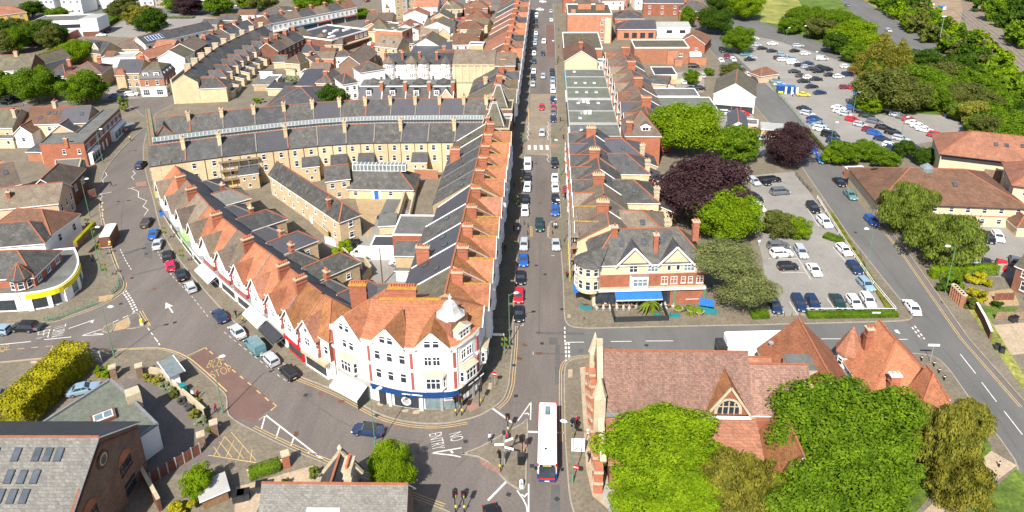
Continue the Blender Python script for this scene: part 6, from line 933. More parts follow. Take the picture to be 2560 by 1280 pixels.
line(offset(k4[6:30], .35), .22, 'line_yellow'); dbl([(-42.41,79.79),(-35.66,76.48),(-28.96,73.61),(-24.12,71.89),(-18.80,69.51),(-12.95,67.28)], .35, .36, 3); line(offset(k5[2:20], -.35), .16, 'line_yellow'); line(offset(k5[24:34], -.35), .2, 'line_yellow')
line([(-61.0,106.6),(-66.9,112.8),(-74.4,119.9),(-80.8,127.4),(-87.9,136.8),(-92.9,143.7)], .14, 'line_worn', (.9,.7)); line([(-56.16,102.23),(-51.91,98.81),(-46.91,94.79),(-42.23,91.03),(-40.37,89.78)], .14, 'line_worn', (.9,.8)); line([(-40.37,89.78),(-39.87,90.73)], .14, 'line_worn')
line([(-81.0,113.9),(-78.2,111.1),(-75.3,107.7)], .3, 'line_white', (.55,.45)); line([(-80.7,114.4),(-77.5,111.1),(-74.8,107.9)], .3, 'line_white', (.55,.45)); line([(-90.8,130.0),(-87.0,125.4),(-83.7,121.8)], .14, 'line_white', (.8,.6)); line([(-70.20,102.99),(-66.56,99.31)], .16, 'line_white', (1.,.8)); line([(-77.34,104.36),(-75.7,106.6),(-75.1,107.5)], .18, 'line_white', (1,.7)); line([(-74.4,107.9),(-70.27,103.58)], .14, 'line_yellow'); line([(-74.0,108.1),(-70.09,103.70)], .14, 'line_yellow'); line([(-70.27,103.58),(-70.77,103.37)], .14, 'line_yellow'); line([(-66.87,99.67),(-65.27,97.96)], .2, 'line_white', (.7,.5))
line([(-86.43,99.15),(-82.22,100.03)], .18); line([(-93.19,97.59),(-88.42,98.57)], .18); line([(-80.57,100.45),(-78.16,102.44),(-78.81,101.11),(-77.06,101.01)], .16); line([(-80.57,100.45),(-76.97,100.87)], .16); line([(-92.01,96.00),(-90.54,96.40)], .14, 'line_yellow'); line([(-89.33,96.51),(-88.28,96.69)], .18, 'line_yellow'); line([(-87.27,96.93),(-86.12,97.15)], .18, 'line_yellow'); line([(-84.93,97.29),(-83.77,97.51),(-83.41,96.26)], .18, 'line_yellow'); line([(-89.86,93.11),(-81.95,94.63)], .2, 'line_yellow'); line([(-83.26,94.34),(-83.23,95.14)], .16, 'line_yellow')
def zig(pts, n, amp, wd=.14):
    out = []
    for i in range(n+1):
        p = pts[0] if len(pts) == 2 and i == 0 else None; t = i/n*(len(pts)-1); k = min(int(t), len(pts)-2); c = lerp(pts[k], pts[k+1], t-k); a = math.atan2(pts[k+1][1]-pts[k][1], pts[k+1][0]-pts[k][0])+PI/2; s_ = amp if i % 2 else -amp; out.append((c[0]+math.cos(a)*s_, c[1]+math.sin(a)*s_))
    line(out, wd, 'line_white')
zig([(-111.7,157.5),(-106.3,149.1),(-101.1,140.3)], 9, .3); zig([(-105.4,160.8),(-97.9,152.9),(-93.6,145.8)], 6, .5); zig([(-117.8,170.4),(-113.4,160.3)], 4, .35); zig([(-110.8,171.4),(-108.0,165.4)], 3, .4); zig([(-6.0,211.5),(-5.8,195.8)], 7, .25); zig([(0.2,211.5),(0.1,195.6)], 7, .25); zig([(0.1,184.6),(0.1,179.2)], 3, .3); line([(-111.3,156.8),(-109.2,158.0)], .2); line([(-106.2,160.0),(-104.9,160.9)], .2)
for k in range(4): x = 530+k*77; sheet('zebra_stripe', [(-5.7,191.6), (-4.9,191.6), (-4.8,188.0), (-5.6,188.0)] if k == 0 else [((-5.7,191.6)[0]+k*1.68, (-5.7,191.6)[1]), ((-5.7,191.6)[0]+k*1.68+.85, (-4.9,191.6)[1]), ((-5.6,188.0)[0]+k*1.72+.85, (-4.8,188.0)[1]), ((-5.6,188.0)[0]+k*1.72, (-5.6,188.0)[1])], ZL, 'line_white', parent=road)
line([(-6.2,195.5),(0.1,195.7)], .18, 'line_worn', (.6,.5)); line([(-5.8,184.6),(0.1,184.8)], .18, 'line_worn', (.6,.5))
line([(3.1,105.4),(3.03,101.23)], .22, 'line_white', (.7,.5)); line([(3.15,101.03),(3.13,95.80)], .3, 'line_white', (.65,.4)); line([(3.66,101.05),(3.66,96.56)], .3, 'line_white', (.65,.4)); line([(3.22,101.13),(6.25,101.26)], .16); line([(-4.8,105.6),(-4.2,105.6),(-4.2,106.2)], .1); line([(0.8,129.6),(1.5,129.6)], .12); line([(0.7,144.6),(1.3,144.7)], .12); line([(-2.29,98.49),(-2.21,97.71)], .14, 'line_worn')
line([(10.76,101.57),(14.26,101.74)], .15); line([(16.64,101.89),(21.27,102.06)], .15); line([(46.14,103.36),(51.62,103.52)], .15); line([(56.45,103.45),(60.51,103.68)], .15); line([(62.8,107.1),(62.74,103.75)], .25, 'line_white', (.6,.5)); line([(63.4,107.5),(63.30,103.77)], .25, 'line_white', (.6,.5)); sheet('marking', [(59.4,106.2),(60.0,106.3),(60.0,105.1),(59.4,105.5)], ZL, 'line_white', parent=road); sheet('marking', [(56.2,105.5),(57.5,105.9),(57.1,105.4),(56.3,105.2)], ZL, 'line_white', parent=road)
line([(67.14,100.01),(66.99,95.25)], .14); line([(66.80,93.23),(66.58,88.96)], .14); line([(66.55,87.01),(66.37,82.41)], .14)
line([(-41.42,82.66),(-30.34,74.55)], .22); line([(-41.40,82.61),(-40.93,79.81)], .2); line([(-38.45,80.28),(-38.19,78.23)], .2); line([(-35.71,78.31),(-35.59,76.94)], .2); line([(-32.77,76.06),(-32.73,75.63)], .2); line([(-8.23,85.29),(-4.99,82.33)], .32); line([(-7.38,68.73),(-5.20,71.79)], .3)
line([(-2.34,86.66),(-4.14,82.73)], .16); line([(-2.34,86.66),(-2.33,82.95)], .16); line([(-3.24,84.13),(-2.80,84.31),(-2.57,83.91)], .2); line([(-3.77,70.41),(-2.95,69.12),(-2.48,68.08),(-2.32,67.04)], .18); line([(-2.30,71.49),(-2.19,67.05)], .18); line([(-3.17,69.80),(-2.77,69.46),(-2.41,69.99)], .24); line([(-2.63,80.63),(-1.21,80.60)], .35); line([(1.48,80.60),(2.40,80.61)], .35); line([(-15.78,76.24),(-11.73,77.32)], .18); line([(-15.78,76.24),(-12.87,75.96),(-11.64,75.67)], .18); line([(-13.15,76.74),(-12.83,76.34)], .3)
for a, b in (([(-58.20,97.03),(-57.44,97.88)], 0), ([(-57.44,97.88),(-56.97,97.36)], 0)): line(a, .2, 'line_yellow')
line([(-56.31,96.92),(-44.97,88.12)], .22, 'line_yellow', (1.1,1.3)); line([(-59.50,95.66),(-58.20,97.03)], .16, 'line_yellow'); line([(-44.74,87.82),(-41.58,85.27)], .22, 'line_yellow', (1.1,1.3)); line([(-41.22,85.14),(-40.47,84.59),(-40.95,83.59)], .2, 'line_yellow'); line([(-41.32,82.66),(-41.99,81.63)], .16, 'line_yellow')
line([(-1.2,356.9),(-0.8,292.3),(2.8,292.3)], .12, 'line_yellow', (.8,.8)); line([(-7.7,275.7),(-7.0,238.3)], .2, 'line_yellow'); line([(-3.9,142.4),(-3.4,142.1),(-3.3,137.3)], .14, 'line_yellow'); line([(-4.1,142.1),(-3.7,141.8),(-3.6,137.4)], .14, 'line_yellow'); line([(1.1,143.0),(0.1,142.1),(0.1,137.3),(0.5,137.4)], .14, 'line_yellow'); line([(1.1,142.5),(0.3,141.8),(0.3,137.6)], .14, 'line_yellow'); line([(-6.4,225.1),(-6.1,212.5)], .25, 'line_yellow')
def arrow(p, q, w=.9):
    dx, dy = q[0]-p[0], q[1]-p[1]; L_ = math.hypot(dx, dy); ux, uy = dx/L_, dy/L_; nx, ny = -uy, ux; f = lambda s, n: (p[0]+ux*s*L_+nx*n*w, p[1]+uy*s*L_+ny*n*w); sheet('arrow_marking', [f(0,.14), f(0,-.14), f(.55,-.14), f(.5,-.75), f(1,0), f(.5,.75), f(.55,.14)], ZL, 'line_white', parent=road)
arrow((-68.0,107.6), (-71.0,110.8), .9); line([(-84.18,102.38),(-81.52,104.72)], .18); sheet('arrow_marking', [(-82.08,104.62),(-81.2,105.1),(-80.91,104.06)], ZL, 'line_white', parent=road)
def rtext(t, p, q, h, m='line_white', wd=None):
    """road lettering: baseline from p to q, letters h metres tall"""
    c = bpy.data.curves.new('marking', 'FONT'); c.body = t; c.size = 1; c.offset = -.018; c.align_x = 'LEFT'; o = bpy.data.objects.new('lettering', c); COL.objects.link(o); o.parent = road; c.materials.append(MATS[m]); L_ = math.hypot(q[0]-p[0], q[1]-p[1]); bpy.context.view_layer.update(); wdt = max(.1, o.dimensions.x); o.location = (*p, ZL+.004); o.rotation_euler = (0,0,math.atan2(q[1]-p[1], q[0]-p[0])); o.scale = (L_/wdt, h/.7, 1); return o
rtext('BUS', (-55.10,92.69), (-53.08,93.75), 2.0, 'line_yellow').rotation_euler.z = rad(8); rtext('STOP', (-52.82,90.19), (-50.34,92.03), 2.0, 'line_yellow')
rtext('NO', (-13.90,79.82), (-13.37,78.40), 1.9); rtext('ENTRY', (-16.70,79.72), (-15.78,76.82), 1.9); rtext('TURN', (-87.24,102.93), (-85.70,99.77), 2.0); rtext('LEFT', (-89.50,102.16), (-87.91,99.03), 2.0); rtext('STOP', (-92.40,94.65), (-90.53,96.22), 2.2, 'line_yellow')
for x0 in range(4): line([lerp((-46.32,78.59), (-40.11,75.69), .12+x0*.26), lerp((-46.24,74.76), (-39.74,73.57), .1+x0*.28)], .1, 'line_yellow', z=.13)
for x0 in range(4): line([lerp((-45.03,79.02), (-46.32,76.21), x0/3), lerp((-39.47,74.04), (-44.65,74.57), x0/3)], .1, 'line_yellow', z=.131)
line([(-46.41,74.70),(-39.30,73.63)], .14, 'line_yellow', z=.131)
# bays in the small car park
for p, q in zip([(60.2,154.3),(59.4,134.5),(44.7,129.3),(45.6,124.0),(44.2,114.1),(51.4,115.5),(59.9,116.0),(50.8,132.6)], [(59.7,143.4),(60.2,120.3),(50.5,129.5),(50.3,124.2),(44.4,110.1),(51.5,112.2),(60.4,115.9),(50.6,121.7)]): line([p, q], .1, 'line_white', z=.135, par=small_lot)
for i in range(13): a = lerp((110.4,219.9), (112.6,193.3), i/12); line([a, (a[0]+4.6, a[1]-1.)], .1, 'line_worn', z=.03)

gr_ = MB().box(-.3,.3,-.3,.3,0,.008,'charcoal').mesh('manhole'); gr2 = MB().box(-.45,.45,-.3,.3,0,.008,'brick_brown').mesh('manhole')
for i, p in enumerate([(-30.95,85.84),(-14.89,82.01),(-28.89,87.80)]+[(2.7,110.7),(-4.46,96.69),(-5.30,94.98),(2.81,93.42),(-0.82,100.71),(-3.71,100.22)]+[(-1.93,74.48),(1.36,69.27),(-4.65,87.88)]+[(-34.61,87.40),(-36.79,87.03),(-11.30,78.52),(-4.81,69.74),(-35.58,79.08),(-24.90,83.15)]+[(-84.1,128.2),(-104.4,152.7),(-75.5,115.2),(-66.20,104.69),(-82.0,118.9),(-79.2,110.1)]+[(-1.6,154.0),(-2.2,125.7),(-0.4,122.4)]+[(-3.1,178.1),(-1.0,166.0),(-5.3,201.1)]+[(57.5,123.8),(71.9,132.1),(64.3,121.3),(71.8,114.8),(66.6,141.1)]+[(-3.03,75.78),(-1.31,98.08),(16.61,100.74)]): ob('manhole', gr2 if i % 4 == 0 else gr_, road, (*p, .022), i*.7)
for p, w_ in (([(-6.60,95.50),(-3.76,97.86),(-2.75,96.93)],.12),([(-12.24,73.84),(-10.97,75.50),(-7.85,80.28)],.1),([(-3.08,86.21),(-5.79,86.55),(-8.51,86.67)],.1),([(-77.6,123.0),(-82.6,119.8)],.5),([(-1.88,103.56),(6.35,103.59)],.7),([(-2.28,98.10),(2.90,97.97)],.4),([(-103.1,152.8),(-97.0,141.1),(-91.2,132.6)],.12),([(-38.54,87.87),(-30.16,81.89),(-24.07,79.47),(-17.31,78.19)],.12),([(-1.5,136.1),(-1.5,128.0),(-1.3,117.6)],.14),([(-1.4,117.5),(-1.36,103.57)],.14),([(-3.0,183.4),(-2.5,160.2)],.12),([(67.5,139.9),(66.6,119.1),(67.0,107.4)],.15),([(65.12,101.50),(65.25,90.06),(64.16,80.00)],.15)): ob('road_crack', ribbon(MB(), sm(p, 4), w_, .0235, 'patch'), road)
# ---------------------------------------------------------------- vegetation
import numpy as np
def crown_mesh(seed, n, leaf, lumps, style='round'):
    """leaf-sized faces spread over many uneven clumps"""
    r = np.random.default_rng(seed); g = lambda *s: r.normal(size=s); un = lambda v: v/np.maximum(1e-6, np.linalg.norm(v, axis=1, keepdims=True))
    c = un(g(lumps,3))*r.uniform(.38,.84,(lumps,1))*np.array([1,1,.92]); rr = r.uniform(.11,.27,lumps)
    if style == 'cone': t = r.random(lumps)**1.3; c[:,:2] *= ((1-t)*1.25)[:,None]; c[:,2] = -1+1.95*t; rr = .1+.26*(1-t)
    if style == 'needle': c[:,2] *= .8; rr = r.uniform(.22,.36,lumps)
    wgt = rr**2/np.sum(rr**2); k = r.choice(lumps, n, p=wgt); d = un(g(n,3)); f = (d[:,2] < -.25)&(r.random(n) < .6); d[f,2] *= -1
    p = c[k]+d*(rr[k]*(1.08-.5*r.random(n)**2.2))[:,None]; stray = r.random(n) < .05; p[stray] *= r.uniform(1.,1.12,(stray.sum(),1))
    if style == 'box':
        p = r.uniform(-1,1,(n,3)); ax_ = r.integers(0,3,n); sg = np.where(r.random(n) < .5, -1, 1); sg[ax_ == 2] = 1; p[np.arange(n),ax_] = sg*r.uniform(.86,1.06,n)*(1+.05*np.sin(p[:,0]*9)*np.cos(p[:,1]*5)); d = un(p)
    nr = un(d*.8+np.stack([r.uniform(-1,1,n), r.uniform(-1,1,n), r.uniform(-.4,1,n)],1)*.8); a = un(np.cross(nr, un(g(n,3)))); b = np.cross(nr, a); s = (leaf*r.uniform(.55,1.45,n))[:,None]; e = .6 if style in ('round','box') else .32
    if style in ('weep',): a = un(np.stack([r.uniform(-.35,.35,n), r.uniform(-.35,.35,n), -np.ones(n)],1)); b = un(np.cross(a, d)); s *= 1.5
    V = np.stack([p-a*s, p-b*s*e, p+a*s, p+b*s*e], 1).reshape(-1,3); me = bpy.data.meshes.new('crown'); me.vertices.add(4*n); me.vertices.foreach_set('co', V.ravel()); me.loops.add(4*n); me.loops.foreach_set('vertex_index', np.arange(4*n, dtype=np.int32)); me.polygons.add(n); me.polygons.foreach_set('loop_start', np.arange(0,4*n,4, dtype=np.int32)); me.polygons.foreach_set('loop_total', np.full(n,4, dtype=np.int32)); me.materials.append(MATS['leaf_green']); me.update(calc_edges=True); return me
CR = {'L': [crown_mesh(s, 56000, .0235, 130) for s in (1,2,3)], 'M': [crown_mesh(s, 20000, .037, 84) for s in (4,5,6)], 'S': [crown_mesh(s, 2600, .095, 18) for s in (7,8,9)], 'C': [crown_mesh(s, 20000, .042, 70, 'cone') for s in (10,11)], 'W': [crown_mesh(s, 24000, .03, 80, 'weep') for s in (12,13)], 'P': [crown_mesh(s, 20000, .036, 40, 'needle') for s in (14,16)], 'B': [crown_mesh(15, 4200, .075, 1, 'box')]}
def trunk_mesh(seed, lean=0):
    r = random.Random(seed); b = MB(); b.tube([(0,0,0),(lean*.3,0,.3),(lean*.7,0,.62),(lean,0,1)], [.055,.042,.032,.016], 7, 'bark')
    for i in range(6): a = 2*PI*i/6+r.uniform(-.4,.4); z = r.uniform(.35,.7); b.tube([(lean*z,0,z), (lean*z+math.cos(a)*.16, math.sin(a)*.16, z+.14), (lean*z+math.cos(a)*.3, math.sin(a)*.3, z+.34)], [.024,.016,.006], 5, 'bark')
    return b.mesh('trunk')
TR = [trunk_mesh(s) for s in (1,2,3)]; TRL = trunk_mesh(9, .35); tk = [0]
def plant(name, label, cat, xy, zc, rx, rz, leaf, kind='M', group=None, trunk=True, ry=None, rot=None, tr=None):
    """tree or shrub: zc height of the crown's centre, rx its radius, rz half its height"""
    tk[0] += 1; r = random.Random(tk[0]); t = thing(name, label, cat, (*xy, .1), r.uniform(0,6.28) if rot is None else rot, group); c = ob('crown', CR[kind][tk[0] % len(CR[kind])], t, (0,0,zc)); c.scale = (rx, ry or rx*r.uniform(.9,1.1), rz); c.material_slots[0].link = 'OBJECT'; c.material_slots[0].material = MATS[leaf]
    if trunk: h = zc+rz*.35; o = ob('trunk', tr or TR[tk[0] % 3], t); k = max(h, rx*1.1); o.scale = (k*.75, k*.75, h)
    return t
plant('lime_tree', 'big bright lime green tree beside the tall orange brick house end', 'tree', (37.9,183.8), 8.5, 10.4, 8., 'leaf_lime', 'L')
plant('copper_beech', 'large dark purple copper beech behind the grey roofed row', 'tree', (34.3,144.5), 8.2, 11.6, 8., 'leaf_copper', 'L'); plant('copper_beech', 'smaller purple copper beech beside the side road', 'tree', (62.8,177.3), 6.2, 7.2, 6.2, 'leaf_copper', 'L')
plant('chestnut_tree', 'green chestnut with pale blossom in front of the copper beech', 'tree', (37.7,137.0), 6.4, 8.8, 6.4, 'leaf_lime', 'L'); plant('chestnut_tree', 'shadier green tree beyond the copper beech near the garages', 'tree', (51.0,180.7), 5.2, 6.8, 5.4, 'leaf_green', 'M')
plant('pine_tree', 'leaning open crowned pine on the pavement beside the café', 'tree', (31.3,113.2), 9.2, 7.4, 3.4, 'leaf_pine', 'P', tr=TRL, rot=.2, ry=6.2); plant('pine_tree', 'lower spreading pine next to the leaning one by the café', 'tree', (34.7,109.8), 5.6, 6.0, 4.2, 'leaf_pine', 'P', rot=0, ry=4.4)
plant('shrub', 'round olive green shrub at the small car park', 'shrub', (49.9,139.5), 2.6, 4.6, 3, 'leaf_olive', 'M', trunk=False); plant('shrub', 'bright green shrub merging with the olive one at the small car park', 'shrub', (53.3,138.4), 2.4, 3, 2.8, 'leaf_lime', 'M', trunk=False)
plant('weeping_birch', 'tall weeping birch in front of the clinic, nearer the sign', 'tree', (76.5,140.3), 6.2, 6.4, 6.4, 'leaf_birch', 'W'); plant('weeping_birch', 'broad weeping birch in front of the clinic, nearer the parked cars', 'tree', (78.7,128.8), 5.4, 8, 5.6, 'leaf_birch', 'W')
for i, (p, rx, zc, l) in enumerate((((78.0,179.4),4.6,3.4,'leaf_green'),((84.4,181.4),4.6,3.4,'leaf_green'),((87.7,176.7),4.2,2.8,'leaf_green'),((95.8,183.5),3.,2.8,'leaf_dark'),((98.8,178.7),3.8,2.8,'leaf_dark'),((101.5,176.3),3,2.4,'leaf_green'),((75.2,179.0),3,2.2,'leaf_lime'))): plant('hedgerow_tree', f'{ORD[i]} tree from the left in the row below the large car park', 'tree', p, zc, rx, zc*.9, l, 'M', 'trees below the large car park')
belt = [((122.4,261.7),8,8.5,'leaf_conifer','C'),((126.2,256.0),6.5,8,'leaf_conifer','C'),((107.7,223.5),8,7,'leaf_olive','M'),((112.9,222.1),6.5,6.5,'leaf_olive','M'),((130.7,307.7),8.5,6,'leaf_lime','L'),((134.4,329.5),8,6,'leaf_green','L'),((130.2,295.4),6,5.5,'leaf_lime','M'),((133.4,341.6),7,5,'leaf_green','M'),((122.9,323.9),6,5,'leaf_olive','M'),((123.3,344.9),8,6,'leaf_green','L'),((112.0,334.5),5,4,'leaf_green','M'),((120.2,297.3),5,4.5,'leaf_dark','M'),((121.9,283.6),5,4.5,'leaf_green','M'),((138.7,261.5),6.5,5.5,'leaf_dark','M'),((125.9,240.6),6,5.5,'leaf_green','M'),((130.1,237.4),6.5,5,'leaf_green','M'),((138.6,247.2),6,5,'leaf_olive','M'),((146.3,254.2),6,5,'leaf_dark','M'),((142.8,240.6),6,5,'leaf_green','M'),((120.6,225.9),4.5,3.4,'leaf_lime','M'),((124.6,224.2),5,4,'leaf_green','M'),((130.0,225.7),5,4.4,'leaf_olive','M'),((135.0,225.7),5.5,4.5,'leaf_olive','M'),((144.1,234.5),5.5,4.5,'leaf_green','M'),((126.8,215.2),3.4,3,'leaf_blossom','M'),((128.4,209.7),4.5,4,'leaf_rust','M'),((134.8,214.8),5,4.4,'leaf_olive','M'),((133.7,207.3),5,4.5,'leaf_green','M'),((125.5,196.8),4.5,4,'leaf_olive','M'),((129.9,196.8),5,4.5,'leaf_green','M'),((138.7,207.4),5,4.5,'leaf_dark','M'),((125.9,186.3),5,4.5,'leaf_green','M'),((124.7,201.8),3.4,3,'leaf_blossom','M'),((143.4,225.7),5,4.2,'leaf_green','M'),((102.3,221.6),4,3.2,'leaf_lime','M'),((113.5,247.2),5.5,5,'leaf_conifer','C')]
for i, (p, rx, zc, l, k) in enumerate(belt): plant('belt_tree', f'{ {"leaf_conifer":"bronze conifer","leaf_olive":"olive green","leaf_lime":"lime green","leaf_green":"mid green","leaf_dark":"dark green","leaf_blossom":"white flowering","leaf_rust":"rusty brown"}[l]} tree in the belt between car park and bypass, {ORD[i%20]} {"toward" if i < 20 else "past"} the conifers', 'tree', p, zc, rx*1.28, zc*(1.05 if k != 'C' else 1.), l, k, 'trees between the car park and the bypass')
for i, (p, rx, zc, l) in enumerate((((77.6,334.6),9,7,'leaf_dark'),((79.9,298.2),7.6,6,'leaf_green'),((90.8,382.8),9,7,'leaf_dark'),((100.2,367.5),10,7.5,'leaf_lime'),((97.8,382.6),8,6.5,'leaf_green'),((67.9,349.1),4.5,5.5,'leaf_green'),((68.5,261.0),5,3.2,'leaf_olive'),((51.8,252.0),3.3,3,'leaf_green'),((60.6,264.0),2.2,1.6,'leaf_green'),((83.4,331.6),3.6,2.6,'leaf_green'))): plant('street_tree', ['dark spreading tree over the bend of the side road','mid green tree at the head of the large car park','dark tree at the top edge by the side road','lime tree at the top edge beside the field','green tree between the dark and lime ones at the top edge','narrow tree beside the grey hipped brick villa','round olive bush at the barn corner','small tree in the forecourt beside parked cars','little round bush in the barn forecourt','low bush where the side road meets the rear road'][i], 'tree', p, zc, rx, zc*.95, l, 'L' if rx > 7 else 'M')
ems = random.Random(3)
def mass(name, label, poly_pts, n, rmin, rmax, leaves, mesh='M'):
    """vegetation too dense to count: one object of many crowns"""
    xs = [p[0] for p in poly_pts]; ys = [p[1] for p in poly_pts]; V = []; F = []; FM = []; cnt = 0
    def inside(x, y):
        c = False
        for (x0, y0), (x1, y1) in zip(poly_pts, poly_pts[1:]+poly_pts[:1]):
            if (y0 > y) != (y1 > y) and x < (x1-x0)*(y-y0)/(y1-y0)+x0: c = not c
        return c
    src = [crown_mesh(s_, 900, .14, 22) for s_ in (21,22,23)]; co = []
    for m_ in src: q = np.empty(len(m_.vertices)*3); m_.vertices.foreach_get('co', q); co.append(q.reshape(-1,3))
    VV = []; FM = []
    while cnt < n:
        x, y = ems.uniform(min(xs), max(xs)), ems.uniform(min(ys), max(ys))
        if not inside(x, y): continue
        cnt += 1; r = ems.uniform(rmin, rmax); q = co[cnt % 3]; a = ems.uniform(0, 6.28); ca, sa = math.cos(a), math.sin(a); h = r*ems.uniform(.8,1.2); VV.append(np.stack([x+(q[:,0]*ca-q[:,1]*sa)*r, y+(q[:,0]*sa+q[:,1]*ca)*r, h*.75+q[:,2]*h], 1)); FM += [ems.randrange(len(leaves))]*(len(q)//4)
    V = np.concatenate(VV); N = len(V); me = bpy.data.meshes.new(name); me.vertices.add(N); me.vertices.foreach_set('co', V.ravel()); me.loops.add(N); me.loops.foreach_set('vertex_index', np.arange(N, dtype=np.int32)); me.polygons.add(N//4); me.polygons.foreach_set('loop_start', np.arange(0,N,4, dtype=np.int32)); me.polygons.foreach_set('loop_total', np.full(N//4,4, dtype=np.int32))
    [me.materials.append(MATS[l]) for l in leaves]; me.polygons.foreach_set('material_index', FM); me.update(calc_edges=True); o = ob(name, me, kind='stuff'); tag(o, label, 'vegetation'); return o
mass('railway_shrubbery', 'dense green shrubbery between the bypass and the railway works', [(187.1,441.1),(219.8,448.7),(187.5,355.7),(181.8,306.8),(165.2,250.9),(158.2,222.5),(146.7,204.2),(154.3,241.5),(160.0,277.8),(167.9,333.9)], 120, 3.4, 5.8, ['leaf_green','leaf_olive','leaf_dark','leaf_lime'])
mass('embankment_wood', 'dark wooded embankment beyond the railway in the top right corner', [(255.4,462.5),(354.7,458.9),(188.6,230.8),(187.1,263.7),(198.2,306.7),(222.7,374.8)], 120, 4.8, 7.8, ['leaf_green','leaf_dark','leaf_green'])
mass('roadside_scrub', 'low scrub along the rear road beside the field', [(112.3,355.0),(127.8,376.7),(145.6,356.4),(132.6,300.2),(123.9,322.2)], 46, 2.6, 4.6, ['leaf_green','leaf_olive','leaf_dark'])
mass('belt_undergrowth', 'leafy undergrowth filling the belt between the car park and the bypass', [(118.6,269.2),(138.3,287.0),(148.0,274.9),(148.9,243.7),(139.8,204.2),(125.2,179.9),(127.6,200.7),(131.0,222.2),(106.9,224.0)], 70, 2.6, 4.6, ['leaf_green','leaf_olive','leaf_dark','leaf_lime'])
mass('edge_scrub', 'leafy scrub at the right edge behind the care home', [(130.6,204.0),(139.8,204.2),(129.7,177.3),(126.9,182.7),(125.6,191.3)], 16, 3, 5, ['leaf_green','leaf_olive'])
# church trees
plant('sycamore', 'bright green sycamore in front of the church wall nearest the bus', 'tree', (14.53,72.12), 6.2, 8.6, 5.8, 'leaf_lime', 'L', rot=0, ry=5.6); plant('sycamore', 'bright green lower tree at the bottom edge below the church sycamore', 'tree', (13.92,66.25), 4.4, 7.6, 4.8, 'leaf_lime', 'L', rot=0, ry=4.6); plant('oak_tree', 'huge deep green oak in front of the church halls', 'tree', (38.12,75.07), 7.6, 10.8, 7.2, 'leaf_green', 'L', rot=.2, ry=6.8); plant('oak_tree', 'deep green oak at the bottom edge below the huge one', 'tree', (36.08,66.81), 6.2, 10.8, 6, 'leaf_green', 'L', rot=.3, ry=5.8)
plant('yew_tree', 'olive brown yew between the sycamore and the oaks', 'tree', (24.02,67.67), 4.2, 7., 4.6, 'leaf_conifer', 'W', rot=0, ry=4.6); plant('cypress', 'golden brown cypress on the churchyard lawn', 'tree', (51.54,75.91), 4.6, 4.6, 5.2, 'leaf_rust', 'W'); plant('cypress', 'sparse olive cypress by the park path', 'tree', (51.05,70.37), 3.6, 4.6, 3.8, 'leaf_conifer', 'W'); plant('cypress', 'small golden cypress at the lawn edge', 'tree', (58.95,82.68), 2.4, 3.2, 2.6, 'leaf_rust', 'W')
# left side trees
for i, (p, rx, zc, l) in enumerate((((-177.2,228.7),8.2,7.2,'leaf_green'),((-157.8,226.1),8.2,6.6,'leaf_green'),((-190.6,228.6),7,6.6,'leaf_green'),((-196.3,281.1),7.6,5.6,'leaf_lime'),((-211.9,289.9),6,2.2,'leaf_lime'),((-175.1,235.3),4.6,4.6,'leaf_dark'))): plant('round_tree', ['tall round green tree left of the pair by the west street','round green tree right of the pair by the west street','green tree cut by the left edge','bright loose tree beyond the yellow brick villas','low hedge bush below the bright loose tree','dark shaded tree between the round pair'][i], 'tree', p, zc, rx, zc*.98, l, 'L' if rx > 7 else 'M')
for i, (x, y, rx) in enumerate(((-20,330,13),(90,380,12),(210,340,11),(330,370,10),(430,350,12),(520,380,11),(60,480,10),(180,470,9),(560,470,8),(640,470,7))): plant('wood_tree', f'{ORD[i]} olive tree from the left in the copse before the library', 'tree', [(-259.1,320.9),(-247.1,311.2),(-247.4,318.8),(-238.0,312.9),(-236.3,316.7),(-228.4,311.0),(-238.5,297.5),(-234.8,299.2),(-222.1,303.3),(-221.7,307.5)][i], 6.5, rx*.72, 6, ['leaf_olive','leaf_dark','leaf_olive','leaf_green'][i % 4], 'M', 'trees before the library')
